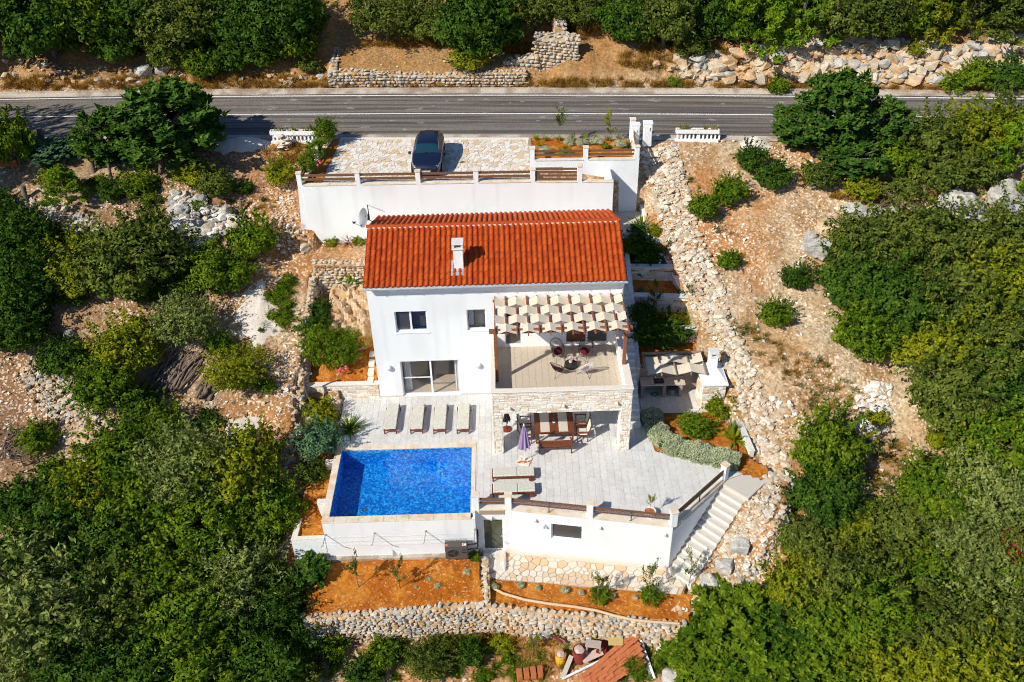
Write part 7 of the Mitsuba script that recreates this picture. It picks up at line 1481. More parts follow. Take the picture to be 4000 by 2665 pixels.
for k, (px, py) in enumerate(((2108, 572), (2095, 545), (2133, 548), (2184, 548), (2235, 545), (2282, 545), (2328, 545), (2375, 548), (2418, 545))):
    plant('iris_clump', ('green iris clump before the grey cushion at the left bed corner', 'leftmost iris clump at the back of the flower bed', 'second iris clump from the left at the back of the flower bed', 'iris clump just left of the left thin young tree', 'iris clump behind the left joined grey cushion', 'iris clump behind the middle joined grey cushion', 'iris clump behind the right joined grey cushion', 'iris clump at the foot of the right thin young tree', 'rightmost iris clump by the utility cabinets')[k], 'plant', at_px(px, py, 8.6), 0.45, f'grass-{k % 3 + 1}', 'leaf_yellow', group='iris clumps along the back of the flower bed', hz=1.1)
# lemon tree in its pot
lt, ltr = geo('sap-1')
obj('trunk', ltr, 'bark', pt_, tw=mat4((POT[0], POT[1], 0.26), 0.5, (0.75, 0.75, 1.0))); obj('crown', lt, 'leaf_yellow', pt_, tw=mat4((POT[0], POT[1], 0.26), 0.5, (0.75, 0.75, 1.0)))
# clipped hedge of grey foliage
hl_ = np.array([[14.15, -2.15], [14.20, -3.3], [14.55, -4.55], [15.5, -5.05], [16.7, -5.55], [17.85, -6.05]]); LSs = LineString(hl_)
rr = np.random.default_rng(31); PS, NS_ = [], []
for t in np.linspace(0, LSs.length, 260):
    q = np.array(LSs.interpolate(t).coords[0]); q2 = np.array(LSs.interpolate(min(t + .05, LSs.length)).coords[0]); d = (q2 - q); d = d / (np.linalg.norm(d) + 1e-9); n = np.array([-d[1], d[0]]) if np.linalg.norm(d) > .5 else np.array([0.4, 0.9])
    m = 85; a = rr.uniform(-0.2, math.pi + 0.2, m); rad = rr.uniform(0.75, 1.08, m); bump = 1 + 0.10 * math.sin(t * 5) + 0.06 * math.sin(t * 13)
    off = np.cos(a) * 0.50 * rad * bump; zz = np.abs(np.sin(a)) ** 0.5 * np.sign(np.sin(a)) * 0.62 * rad * bump * (0.8 if t < 2 else 1.0); PS.append(np.column_stack([q + off[:, None] * n + rr.normal(0, 0.03, (m, 2)), np.maximum(zz, 0.0) + 0.02])); NS_.append(np.column_stack([np.cos(a)[:, None] * n, np.sin(a)]))
PS, NS_ = np.vstack(PS), np.vstack(NS_); ax_ = NS_ * 0.6 + unit(rr, len(PS)); s = rr.uniform(0.035, 0.07, len(PS))
hk = thing('clipped_hedge', 'long curved clipped hedge of silvery grey foliage on the right of the terrace', 'hedge')
obj('foliage', vjoin([quads(PS, ax_, s, s * 0.32, np.cross(ax_, unit(rr, len(PS))))]), 'leaf_silver', hk)
obj('stems', cat([tube([(*np.array(LSs.interpolate(t).coords[0]), -0.05), (*(np.array(LSs.interpolate(t).coords[0]) + rr.normal(0, .1, 2)), 0.5)], 0.03, 5) for t in np.arange(0.2, LSs.length, 0.4)] + [hull([(x, y, z) for x, y in LineString(hl_[i:i + 2]).buffer(0.30, cap_style=2).exterior.coords for z in (0.0, 0.36)]) for i in range(5)]), 'leaf_dark', hk)
# flowers of the oleanders and roses
for nm, mt, spots in (('oleander_blossom', 'petal_pink', ((1348, 1425, 1.9), (1400, 1403, 1.7), (1258, 1395, 2.0), (1250, 640, 9.2), (1330, 1445, 1.6))), ('rose_bloom', 'rust_red', ((2505, 893, 5.6), (2515, 902, 5.5), (2498, 915, 5.5), (2528, 900, 5.6))), ('white_bloom', 'petal_white', ((2500, 962, 4.7), (2580, 998, 4.7), (2596, 985, 4.7), (2575, 1025, 4.5), (2590, 992, 4.6)))):
    for k, (px, py, z) in enumerate(spots):
        p = atz(px, py, z); obj(nm, cat([trimesh.creation.icosphere(1, 0.07).apply_translation(p + rr.normal(0, .06, 3)) for _ in range(4)]), mt, None, label={'oleander_blossom': 'cluster of pink oleander flowers', 'rose_bloom': 'dark red rose bloom in the top right planter', 'white_bloom': 'white flower cluster in the second right garden bed'}[nm] + f' seen {("first", "second", "third", "fourth", "fifth")[k]} from the left' if False else {'oleander_blossom': ('pink flower cluster in the middle of the front oleander', 'pink flower cluster nearest the villa wall', 'pink flower cluster by the shower', 'pink flower cluster on the driveway oleander', 'small pink flower cluster low on the front oleander'), 'rose_bloom': ('upper red rose bloom under the palm', 'red rose bloom in the middle of the rose bush', 'lowest red rose bloom of the top planter', 'red rose bloom farthest right in the top planter'), 'white_bloom': ('white flower beside the garden steps', 'left white flower in the second bed', 'upper right white flower in the second bed', 'lowest white flower in the second bed', 'white flower between the upper ones in the second bed')}[nm][k], cat_='flower')
# ---------------------------------------------------------------- loose stones, rubble, rocks
def poly_px(pts, n, r):
    P = Polygon(pts); x0, y0, x1, y1 = P.bounds; out = []
    while len(out) < n:
        q = r.uniform((x0, y0), (x1, y1))
        if P.contains(Point(q)): out.append(q)
    return out
PB = [rock_mesh(s, 9, 0.75) for s in range(300, 310)]
def scatter(xyz, size, mats, name, label, r):
    "many small stones as one mesh per material (nobody could count them)"
    k = r.integers(len(PB), size=len(xyz)); m_ = r.integers(len(mats), size=len(xyz)); a = r.uniform(0, 6.28, len(xyz)); asp = r.uniform(0.6, 1.0, len(xyz))
    base = nkey(name); labels[base] = {'label': label, 'kind': 'stuff'}
    for mi_, mt in enumerate(mats):
        V_, F_, o = [], [], 0
        for t in range(len(PB)):
            s = np.nonzero((k == t) & (m_ == mi_))[0]
            if not len(s): continue
            v, f = np.array(PB[t].vertices), np.array(PB[t].faces); c, q = np.cos(a[s])[:, None], np.sin(a[s])[:, None]; sz = size[s][:, None]
            X = (v[None, :, 0] * c - v[None, :, 1] * q * asp[s][:, None]) * sz + xyz[s, 0][:, None]; Y = (v[None, :, 0] * q + v[None, :, 1] * c * asp[s][:, None]) * sz + xyz[s, 1][:, None]; Z = v[None, :, 2] * sz * 0.8 + xyz[s, 2][:, None]
            V_.append(np.stack([X, Y, Z], -1).reshape(-1, 3)); F_.append((f[None] + (np.arange(len(s)) * len(v))[:, None, None]).reshape(-1, 3) + o); o += len(s) * len(v)
        if V_: scene[f'{base}__{mi_ + 1:03d}'] = mikit.ply(trimesh.Trimesh(np.vstack(V_), np.vstack(F_), process=False), mt)
KEEP = shapely.union_all([q.buffer(0) for q in (DECK.buffer(0.1), DRIVE, HB_.buffer(0.2), Polygon([(-3.9, -9.1), (5.2, -9.1), (6, -10.1), (14.6, -11.2), (14.2, -9.9), (16.9, -7), (16.9, -4), (12, 0), (0, 8.2), (-3.9, 8.2)]), Polygon([(-0.2, -0.2), (13.6, -0.2), (15.1, 9.8), (-0.2, 9)]), Polygon([(13.5, -2), (18.2, -2), (15.2, 10), (13, 10)]))])
gr_ = np.random.default_rng(99)
def gravel(n, x0, x1, y0, y1, smin, smax, mats, name, label, clump=None):
    x, y = gr_.uniform(x0, x1, n), gr_.uniform(y0, y1, n); c = yc(x); ok = ~shapely.contains_xy(KEEP, x, y) & ((y < c - 3.9) | (y > c + 4.4))
    if clump: P = np.stack([x * clump, y * clump, 0 * x], -1); ok &= meshkit.fbm(P, 3, 12) > gr_.uniform(0.28, 0.72, n)
    x, y = x[ok], y[ok]; s = smin * (smax / smin) ** (gr_.uniform(0, 1, len(x)) ** 2.2); scatter(np.column_stack([x, y, h(x, y) + s * 0.12]), s, mats, name, label, gr_)
gravel(34000, -26, 40, -12, 15, 0.07, 0.32, ['limestone_pale', 'cut_cream', 'limestone_ochre', 'cut_white'], 'gravel', 'pale limestone gravel strewn over the slope', 0.45)
gravel(5500, -30, 45, 20, 32, 0.06, 0.30, ['limestone_pale', 'limestone_grey', 'limestone_ochre'], 'gravel', 'loose stones on the bank beyond the road', 0.4)
def heap(name, label, pts, n, smin, smax, mats, limit, cat_, lift=0.0, flat=0.8, seed=1):
    r = np.random.default_rng(seed); key = thing(name, label, cat_); P = Pile(key, limit, 'stone', mats); S = sorted((smin * (smax / smin) ** (r.uniform() ** 1.8) for _ in range(n)), reverse=True)
    for s, q in zip(S, poly_px(pts, n, r)):
        p = G(q[0] * 1.7, q[1] * 1.7); P.add((p[0], p[1], p[2] + s * 0.15 + lift * r.uniform()), s * r.uniform(.8, 1.3), s, s * flat, None, 20)
    P.done(); return key
def band(c, w):
    c = np.asarray(c, float); return list(LineString(c).buffer(w, cap_style=2, join_style=1).exterior.coords)
CHAN = ['limestone_pale', 'cut_cream', 'cut_tan', 'limestone_pale', 'limestone_ochre', 'cut_cream']
PALE = ['limestone_pale', 'limestone_pale', 'cut_white', 'limestone_ochre']
heap('stone_channel', 'broad band of pale loose stones running down the slope right of the villa', band([(1512, 345), (1540, 440), (1560, 530), (1600, 625), (1630, 700)], 40), 1900, 0.12, 0.52, CHAN, 260, 'stones', 0.03, 0.6, seed=2)
heap('stone_channel', 'lower stretch of pale stones right of the barbecue down to the stairs', band([(1630, 700), (1672, 790), (1710, 870), (1735, 960), (1775, 1050), (1785, 1110)], 28), 1400, 0.12, 0.50, CHAN, 240, 'stones', 0.03, 0.6, seed=3)
heap('stone_embankment', 'fan of cream stones filling the slope between the outside stairs and the curved edge', [(1752, 1110), (1795, 1085), (1790, 1160), (1740, 1240), (1660, 1310), (1640, 1290), (1690, 1200)], 900, 0.10, 0.36, CHAN, 240, 'stones', 0.03, 0.6, seed=4)
heap('rubble_heap', 'heap of white broken rocks on the left slope above the green bush', [(395, 455), (440, 450), (520, 490), (560, 520), (470, 575), (400, 600), (380, 520)], 900, 0.08, 0.95, ['limestone_grey', 'limestone_pale', 'limestone_grey', 'cut_white'], 150, 'stones', 0.2, seed=5)
heap('rubble_heap', 'mound of grey rubble on the left slope beside the dark bush', [(30, 870), (80, 820), (170, 870), (200, 930), (260, 980), (220, 1010), (90, 950)], 800, 0.10, 0.42, ['limestone_grey', 'limestone_pale', 'limestone_ochre'], 120, 'stones', 0.2, seed=6)
heap('rubble_heap', 'scatter of bluish grey stones on the shaded ground below the lime pine bush', [(20, 460), (120, 470), (240, 520), (200, 570), (60, 530)], 420, 0.08, 0.55, ['limestone_grey', 'limestone_grey', 'limestone_pale'], 60, 'stones', 0.05, seed=7)
heap('rubble_heap', 'small white stone heap right of the stony channel, above the leafy shrub', [(1740, 915), (1810, 925), (1830, 960), (1790, 965)], 110, 0.15, 0.50, PALE, 60, 'stones', 0.15, seed=8)
heap('white_rock_patch', 'bare white rock patch on the right slope beside the rounded oak', [(1965, 895), (2040, 880), (2060, 960), (2020, 1010), (1960, 960)], 260, 0.10, 0.70, ['cut_white', 'limestone_pale', 'cut_white'], 60, 'rocks', 0.0, 0.45, seed=9)
heap('slope_rubble', 'loose cream rubble on the slope below the curved stone edge', [(1800, 1160), (1830, 1220), (1740, 1330), (1650, 1400), (1640, 1350), (1740, 1270)], 420, 0.07, 0.40, PALE, 60, 'stones', 0.0, seed=10)
heap('roadside_cliff', 'rugged cream and orange rock cut beside the road at the upper right', [(1500, 150), (1620, 130), (1760, 105), (1850, 70), (1960, 85), (2080, 95), (2180, 110), (2353, 90), (2353, 205), (1900, 190), (1600, 190)], 1300, 0.25, 1.5, ['limestone_grey', 'limestone_pale', 'limestone_pale', 'limestone_ochre', 'limestone_ochre'], 260, 'cliff', 0.0, 0.8, seed=11)
heap('bank_rocks', 'scattered grey rocks along the road bank at the upper left', [(10, 130), (300, 160), (560, 180), (740, 165), (740, 195), (300, 200), (10, 185)], 160, 0.12, 0.75, ['limestone_grey', 'limestone_ochre', 'limestone_pale'], 60, 'rocks', 0.0, seed=12)
heap('wall_foot_rubble', 'stones tumbled at the left foot of the tall driveway wall', [(640, 420), (672, 420), (690, 560), (650, 600), (620, 540)], 300, 0.07, 0.35, PALE, 40, 'stones', 0.0, seed=13)
heap('path_edge_stones', 'line of rough stones edging the bare path left of the pool', band([(660, 760), (650, 860), (690, 960), (668, 1060), (662, 1160), (655, 1290)], 14), 240, 0.10, 0.45, PALE, 100, 'stones', 0.0, seed=14)
heap('path_edge_stones', 'stones lining the lower left end of the red soil bed', band([(655, 1300), (670, 1350), (690, 1410)], 12), 60, 0.12, 0.38, PALE, 40, 'stones', 0.0, seed=15)
def boulder(dx, dy, r, mat, label, flat=0.75, sd=0):
    p = G(dx * 1.7, dy * 1.7); R = r * 1.7 / FOC * np.linalg.norm(p - CAM) * 2
    b = m3.Manifold.hull_points(np.array(rock_mesh(500 + sd, 26, flat).vertices, float)).refine(5).to_mesh(); v = b.vert_properties[:, :3]
    nn = v / (np.linalg.norm(v, axis=1, keepdims=True) + 1e-9); v = v + nn * ((meshkit.fbm(v * 5 + sd, 4, sd)[:, None] - 0.5) * 0.26)
    obj('boulder', trimesh.Trimesh(v * R, b.tri_verts, process=False), mat, None, smooth=30, label=label, cat_='boulder', tw=mat4((p[0], p[1], p[2] + R * 0.12), sd * 1.3))
for k, q in enumerate(((1905, 530, 36, 'limestone_ochre', 'brown weathered boulder above the left end of the right thicket'), (1880, 570, 40, 'limestone_grey', 'pale grey boulder under the brown one'), (1948, 565, 34, 'limestone_grey', 'grey boulder right of the brown one at the thicket edge'), (1862, 545, 15, 'limestone_grey', 'small dark grey boulder left of the brown one'), (1960, 495, 26, 'limestone_grey', 'grey boulder above the brown boulder beneath dead twigs'), (2010, 500, 26, 'limestone_grey', 'grey boulder second right above the thicket'), (2060, 500, 24, 'limestone_grey', 'upright grey boulder under the dead twigs'), (2200, 490, 50, 'limestone_grey', 'big cracked grey outcrop above the thicket near the right edge'), (2240, 520, 38, 'limestone_grey', 'lower half of the cracked grey outcrop'), (2320, 470, 48, 'limestone_grey', 'grey outcrop at the right edge above the thicket'),
                           (1632, 1345, 26, 'limestone_grey', 'grey rock at the lower end of the curved edge by the stairs foot'), (1665, 1302, 24, 'limestone_grey', 'dark pitted rock second from the foot of the stairs'), (1700, 1262, 24, 'limestone_grey', 'grey rock third from the foot of the stairs'), (1610, 1375, 18, 'limestone_ochre', 'small brownish rock nearest the stairs foot'), (1560, 1500, 28, 'limestone_pale', 'rounded pale boulder at the end of the rough wall by the junk pile'), (1555, 1465, 24, 'limestone_grey', 'grey boulder on top of the rough wall end by the hose tip'), (1545, 1555, 26, 'limestone_grey', 'grey pitted rock below the junk pile at the bottom edge'),
                           (425, 590, 26, 'limestone_grey', 'big flat white rock beside the largest oak on the left'), (415, 495, 24, 'limestone_grey', 'large white block in the left rubble heap'), (450, 485, 16, 'limestone_grey', 'smaller white block in the left rubble heap'), (195, 1040, 16, 'limestone_grey', 'upright grey rock in the left clearing'), (205, 1065, 20, 'cut_white', 'white chalky rock above the lower left thicket'), (160, 770, 12, 'limestone_grey', 'white rock on the rubble left of the yellow green tree'), (355, 755, 16, 'limestone_pale', 'pale rock left of the silvery tree'), (270, 905, 16, 'limestone_grey', 'grey rock among the left bushes'), (330, 170, 20, 'limestone_grey', 'grey rock on the bank above the road at upper left'), (375, 165, 20, 'limestone_grey', 'second grey rock on the road bank at upper left'), (700, 575, 14, 'limestone_pale', 'rounded pale rock at the left end of the rubble wall'))): boulder(*q[:4], q[4], sd=k + 1)
# curved stone edge below the embankment
_u2 = np.array([0.720, 0.695]); _n2 = np.array([0.695, -0.720]); ce = []
for s_, t_ in list(zip(EDGE_S, EDGE_T))[1:]:
    q = np.array(D_) + _u2 * s_ + _n2 * (t_ + 0.1); zt_ = -2.95 + 2.85 * min(max(s_ / 3.9, 0), 1) - 0.22 - 0.16 * (t_ - 1.35); ce.append((q[0], q[1], zt_ - 1.1, zt_))
dry_wall('curved_stone_edge', 'curved dry stone edge sweeping round the stony slope beside the outside stairs', ce, 0.35, 0.30, 120, mats=['limestone_grey', 'limestone_pale', 'limestone_grey'])
# bare rock left of the villa
def outcrop():
    xs, ys = np.arange(-3.3, -0.3, 0.05), np.arange(2.0, 5.5, 0.05); X, Y = np.meshgrid(xs, ys); P = np.stack([X * 1.1, Y * 1.1, 0 * X], -1); e = np.minimum(np.minimum((X + 3.3) / 0.5, (-0.3 - X) / 0.6), (Y - 2.0) / 0.5)
    R_ = 1 - np.abs(2 * meshkit.fbm(P * 1.6, 5, 31) - 1); Z = 0.75 + 0.40 * (Y - 0.3) + np.clip(e, 0, 1) * (0.05 + 0.75 * R_ ** 2 + 0.5 * np.floor(meshkit.fbm(P * 2.3, 4, 8) * 6) / 6) - 0.12
    m = sheet(lambda a, b: (0, 0, 0), xs, ys); return trimesh.Trimesh(np.stack([X.ravel(), Y.ravel(), Z.ravel()], 1), m.faces, process=False)
obj('rock_outcrop', outcrop(), 'limestone_ochre', None, smooth=30, label='bare tan bedrock outcrop between the rubble wall and the oleander bed', cat_='rock')
patch('side_bed_soil', Polygon([(-3.7, 0.1), (-0.05, 0.1), (-0.05, 5.4), (-0.9, 5.4), (-3.6, 2.6)]), lambda x, y: 0.86 + 0.40 * np.maximum(0, y - 0.3), 'red_soil', 'red soil of the side bed left of the villa', amp=0.06, seed=13)
patch('side_bed_soil_001', Polygon([(-3.7, 5.6), (-0.1, 5.5), (-0.1, 8.0), (-4.3, 8.2)]), lambda x, y: 4.86 + 0 * x, 'ground_earth', 'earth strip along the foot of the tall driveway wall', amp=0.05, seed=14)
# ---------------------------------------------------------------- dry grass, weeds, undergrowth (countless)
def stuff(base, label, spots, models, leaf, rmin, rmax, hz=(0.7, 1.1), zoff=-0.03):
    labels[base] = {'label': label, 'kind': 'stuff'}
    for i, p in enumerate(spots):
        g = models[i % len(models)]; gid = f"model_{g.replace('-', '_')}_{leaf}_stuff"
        if gid not in scene: scene[gid] = {'type': 'shapegroup', 'leaves': {**geo(g)[0], 'bsdf': {'type': 'ref', 'id': leaf}}}
        R = gr_.uniform(rmin, rmax); scene[f'{base}__{i + 1:03d}'] = {'type': 'instance', 'shapegroup': {'type': 'ref', 'id': gid}, 'to_world': mat4((p[0], p[1], p[2] + zoff), gr_.uniform(0, 6.28), (R, R, R * gr_.uniform(*hz)))}
def spots_px(pts, n): return [G(q[0] * 1.7, q[1] * 1.7) for q in poly_px(pts, n, gr_)]
BANK = spots_px([(820, 105), (1040, 110), (1250, 130), (1400, 60), (1400, 15), (1250, 100), (1000, 90)], 330) + spots_px([(770, 192), (1420, 185), (1560, 195), (2350, 205), (2350, 212), (1500, 203), (770, 203)], 260) + spots_px([(1400, 140), (1500, 95), (1700, 110), (1820, 95), (1700, 150), (1480, 165)], 200) + spots_px([(5, 175), (750, 180), (750, 205), (5, 205)], 220)
stuff('dry_grass', 'golden brown dry grass on the banks beyond the road', BANK, ['tuft-1', 'grass-2', 'tuft-3'], 'leaf_dry', 0.35, 0.7)
BANK += spots_px([(790, 112), (1050, 122), (1260, 138), (1260, 165), (1000, 172), (790, 166)], 260) + spots_px([(1415, 95), (1570, 100), (1600, 185), (1415, 188)], 240) + spots_px([(10, 120), (400, 150), (740, 160), (740, 198), (10, 200)], 260)
LOWG = spots_px([(1180, 1440), (1380, 1440), (1300, 1560), (1180, 1560)], 40) + spots_px([(960, 1440), (1120, 1400), (1180, 1420), (1160, 1500), (1000, 1500)], 70) + spots_px([(600, 350), (690, 330), (700, 370), (640, 400)], 50) + spots_px([(2030, 780), (2110, 760), (2100, 800)], 22) + spots_px([(1900, 450), (2150, 440), (2200, 460), (1950, 480)], 60) + spots_px([(700, 1440), (950, 1420), (950, 1470), (700, 1480)], 40)
stuff('dry_grass_001', 'dry straw coloured grass below the stone walls and on the right slope', LOWG, ['grass-1', 'grass-2', 'grass-3'], 'leaf_dry', 0.3, 0.65)
WEED = spots_px([(1640, 700), (1780, 780), (1950, 850), (2000, 960), (1900, 980), (1790, 870), (1680, 780)], 210) + spots_px([(1880, 960), (2120, 1040), (2140, 1100), (2000, 1150), (1950, 1000)], 140) + spots_px([(1560, 380), (1700, 480), (1720, 640), (1650, 560)], 30) + spots_px([(230, 440), (400, 460), (600, 420), (640, 480), (540, 500), (350, 500)], 90) + spots_px([(100, 760), (350, 800), (640, 900), (650, 1050), (400, 960), (150, 900)], 90) + spots_px([(1840, 1180), (1950, 1260), (1840, 1330), (1800, 1290)], 40)
stuff('weeds', 'low olive weeds and herbs dotted over the bare slopes', WEED[::2], ['grass-1', 'grass-2', 'grass-3'], 'leaf_olive', 0.15, 0.38)
stuff('dry_grass_002', 'straw coloured grass mixed with the weeds on the bare slopes', WEED[1::2], ['grass-1', 'tuft-2', 'grass-3'], 'leaf_dry', 0.15, 0.36)
WEED2 = spots_px([(590, 680), (680, 640), (670, 760), (600, 800)], 22) + spots_px([(642, 640), (668, 640), (664, 755), (646, 755)], 40) + spots_px([(1010, 1310), (1400, 1340), (1500, 1400), (1380, 1400), (1130, 1340)], 40) + spots_px([(700, 1450), (1190, 1470), (1190, 1560), (700, 1560)], 90) + spots_px([(1180, 1440), (1560, 1450), (1560, 1565), (1180, 1565)], 60) + spots_px([(20, 340), (280, 360), (480, 330), (420, 460), (60, 430)], 60)
stuff('weeds_001', 'fresh green weeds and grass tufts on the left slope and before the stone walls', WEED2, ['tuft-1', 'grass-2', 'low-2', 'tuft-2'], 'leaf_green', 0.22, 0.5)
UND = spots_px([(130, 1120), (300, 1020), (640, 1080), (660, 1300), (690, 1420), (690, 1567), (0, 1567), (0, 1200)], 110)
stuff('undergrowth', 'dark undergrowth filling the lower left thicket', UND, ['low-1', 'low-2', 'mid-1', 'low-3'], 'leaf_green', 0.6, 1.05)
UND2 = spots_px([(1900, 560), (2353, 560), (2353, 1567), (1600, 1567), (1700, 1400), (1900, 1200), (2080, 1150), (2150, 960), (2000, 780)], 170)
stuff('undergrowth_001', 'mixed olive undergrowth filling the right thicket', UND2, ['low-1', 'low-2', 'mid-1', 'low-3'], 'leaf_yellow', 0.5, 0.95)
UND3 = spots_px([(0, 0), (730, 0), (730, 90), (420, 130), (200, 120), (0, 100)], 130) + spots_px([(1400, 0), (2353, 0), (2353, 60), (1950, 70), (1400, 100)], 90) + spots_px([(0, 480), (170, 560), (520, 600), (560, 650), (420, 700), (180, 690), (0, 800)], 80)
stuff('undergrowth_002', 'dark undergrowth under the trees beyond the road and at the left edge', UND3, ['low-1', 'low-2', 'mid-1', 'low-3'], 'leaf_dark', 0.6, 1.2)
# ---------------------------------------------------------------- cut branches, logs, stumps, odd things on the left slope
def sticks(label, dx, dy, n, L, r, ang, spread, sd, w):
    rr = np.random.default_rng(sd); k = thing('branch_pile', label, 'wood pile')
    for i in range(n):
        p = G((dx + rr.uniform(-w, w)) * 1.7, (dy + rr.uniform(-w * .6, w * .6)) * 1.7); a = ang + rr.normal(0, spread); l = L * rr.uniform(.6, 1.1); d = np.array([math.cos(a), math.sin(a), 0.0]); z = 0.05 + 0.35 * rr.uniform() ; q0, q1 = p[:2] - d[:2] * l / 2, p[:2] + d[:2] * l / 2; m = p[:2] + rr.normal(0, .1, 2)
        obj('branch', tube([(*q0, h(*q0) + z), (*m, p[2] + z + .1), (*q1, h(*q1) + z)], [r * rr.uniform(.7, 1.2), r, r * .6], 6), 'dead_wood', k)
sticks('pile of grey cut branches under the silvery tree', 405, 865, 46, 2.0, 0.045, 0.9, 0.25, 41, 38)
sticks('short stack of dark cut logs beside the olive yellow bush', 478, 905, 16, 1.0, 0.09, 1.2, 0.2, 42, 24)
sticks('tangle of dry grey twigs on the right slope above the boulders', 2060, 460, 50, 2.0, 0.022, 0.3, 0.9, 43, 60)
sticks('bleached dead branches of the brushwood at the left edge', 50, 1020, 30, 1.7, 0.03, 1.3, 0.7, 44, 40)
sticks('brown dead twigs between the right figs and the tangle', 1950, 405, 26, 1.4, 0.018, 0.1, 0.6, 45, 34)
def stump(dx, dy, hh, rd, label, lean=0.1):
    p = G(dx * 1.7, dy * 1.7); obj('tree_stump', tube([p - [0, 0, .2], p + [lean * .5, 0, hh * .5], p + [lean, 0.02, hh]], [rd * 1.2, rd, rd * .92], 9), 'bark', None, smooth=40, label=label, cat_='tree stump')
for q in ((97, 328, 0.9, 0.20, 'thick bare stump beside the left edge shrub by the road'), (372, 398, 0.8, 0.16, 'bare stump below the big fig tree'), (258, 420, 1.3, 0.09, 'thin bare trunk below the small fig'), (555, 490, 0.8, 0.10, 'leaning thin stump at the lower left rubble'), (335, 555, 0.9, 0.14, 'grey stump on the left slope above the largest oak'), (60, 460, 0.9, 0.16, 'dark stump in the shade below the orange tile block'), (215, 395, 0.8, 0.14, 'stump with a split top between the figs')): stump(*q)
for k, (dx, dy, a, lab) in enumerate(((90, 365, 0.5, 'fallen log by the left edge beside the orange tile stack'), (112, 372, -0.6, 'second fallen log crossing the first at the left edge'))):
    p = G(dx * 1.7, dy * 1.7); d = np.array([math.cos(a), math.sin(a), 0]) * 0.7; obj('fallen_log', tube([p - d + [0, 0, .12], p + d + [0, 0, .16]], [0.15, 0.13], 9), 'bark', None, smooth=40, label=lab, cat_='log')
p = G(25 * 1.7, 380 * 1.7); k = thing('tile_stack', 'small block of orange hollow bricks at the left edge of the photo', 'bricks')
for i in range(4):
    for j in range(2): obj('brick', cbox(0.24, 0.55, 0.2, 0.01), 'brick_orange', k, tw=mat4((p[0] - 0.4 + i * 0.26, p[1], p[2] + 0.1 + j * 0.21), 0.1 * (j + 1)))
p = G(715 * 1.7, 865 * 1.7)
pc = G(598 * 1.7, 845 * 1.7); obj('wire_coil', cat([trimesh.creation.torus(0.5 + 0.02 * i, 0.012, 32, 5).apply_translation((pc[0] + .03 * i, pc[1], pc[2] + 0.12 + 0.03 * i)) for i in range(5)]), 'pale_green_hose', None, label='coil of thin green hose on the ground right of the olive yellow bush', cat_='hose')
# spoil of pale sand by the road left of the driveway and a stack of paving stones
def mound(dx, dy, rx, ry, hh, label, sd):
    c = G(dx * 1.7, dy * 1.7); m = sheet(lambda u, v: (u, v, 0), np.linspace(-1.2, 1.2, 26), np.linspace(-1.2, 1.2, 26)); P = m.vertices; X, Y = c[0] + P[:, 0] * rx, c[1] + P[:, 1] * ry; d = np.hypot(P[:, 0], P[:, 1]); Z = h(X, Y) - 0.10 + hh * np.exp(-2.2 * d * d) + (meshkit.fbm(np.column_stack([X * 1.5, Y * 1.5, 0 * X]), 3, sd) - 0.5) * 0.14 - 0.5 * np.clip(d - 0.95, 0, 1); obj('sand_heap', trimesh.Trimesh(np.column_stack([X, Y, Z]), m.faces, process=False), 'pale_sand', None, smooth=True, label=label, cat_='sand heap')
def f_sand(p, n, uv): return mix((0.56, 0.49, 0.42), (0.68, 0.62, 0.55), fbm(p.x * 4, p.y * 4, 0.0, 3))
pbr('pale_sand', proc(f_sand), 0.95, spec=0.1)
mound(555, 330, 2.3, 1.0, 0.45, 'flat heap of pale crushed stone by the road left of the driveway', 3); mound(590, 730, 1.7, 2.6, 0.22, 'bare pale clearing of crushed stone on the left slope', 4); mound(1735, 330, 1.1, 0.8, 0.5, 'pale sand heap at the road edge right of the balustrade planter', 5); mound(555, 990, 1.4, 1.0, 0.2, 'pale bare ground patch left of the pool corner', 6)
k = thing('paving_stack', 'stack of cream stone slabs beside the left balustrade planter', 'stone stack'); p = G(655 * 1.7, 345 * 1.7)
for i in range(14): obj('slab', ROCKS[i % 12].copy(), CUTS[i % 5], k, tw=rock_tw((p[0] + rk.uniform(-.25, .25), p[1] + rk.uniform(-.2, .2), p[2] + 0.06 + 0.065 * i), 0.75, 0.6, 0.10, None, 4))
# ---------------------------------------------------------------- junk pile under the stone wall
def J(px, py, z=0.0): 
    p = G(px, py); return np.array([p[0], p[1], p[2] + z])
def zj(x, y): return 2000 + x * 800 / 1345, 2400 + y * 265 / 446
def drum(x, y, mt, lab, r=0.29, hh=0.75, rag=True):
    p = J(*zj(x, y)); k = thing('oil_drum', lab, 'barrel'); obj('drum', lathe([(0.001, 0), (r, 0), (r, .25), (r + .012, .26), (r, .28), (r, .5), (r + .012, .51), (r, .53), (r, hh), (r - .02, hh), (r - .02, hh - .1), (0.001, hh - .1)], 22, p), mt, k, smooth=30)
    if rag: v = hull(unit(np.random.default_rng(3), 30) * [r * .85, r * .85, .13] + p + [0, 0, hh]); obj('contents', v, 'sheet_pink', k)
drum(440, 300, 'rust_red', 'rust red steel drum stuffed with rags in the junk pile'); drum(320, 310, 'yellow_paint', 'bright yellow drum with a white lid at the left of the junk pile', 0.24, 0.55)
def slat_(lab, a, b, w, t, mt, nm='plank', za=0.3, zb=0.3): obj(nm, beam(J(*zj(*a), za), J(*zj(*b), zb), w, t, 0.004), mt, None, label=lab, cat_='plank' if nm == 'plank' else nm.replace('_', ' '))
slat_('grey plank lying high against the stone wall at the left of the junk', (420, 145), (530, 150), 0.22, 0.05, 'plank_grey', za=0.6, zb=0.6)
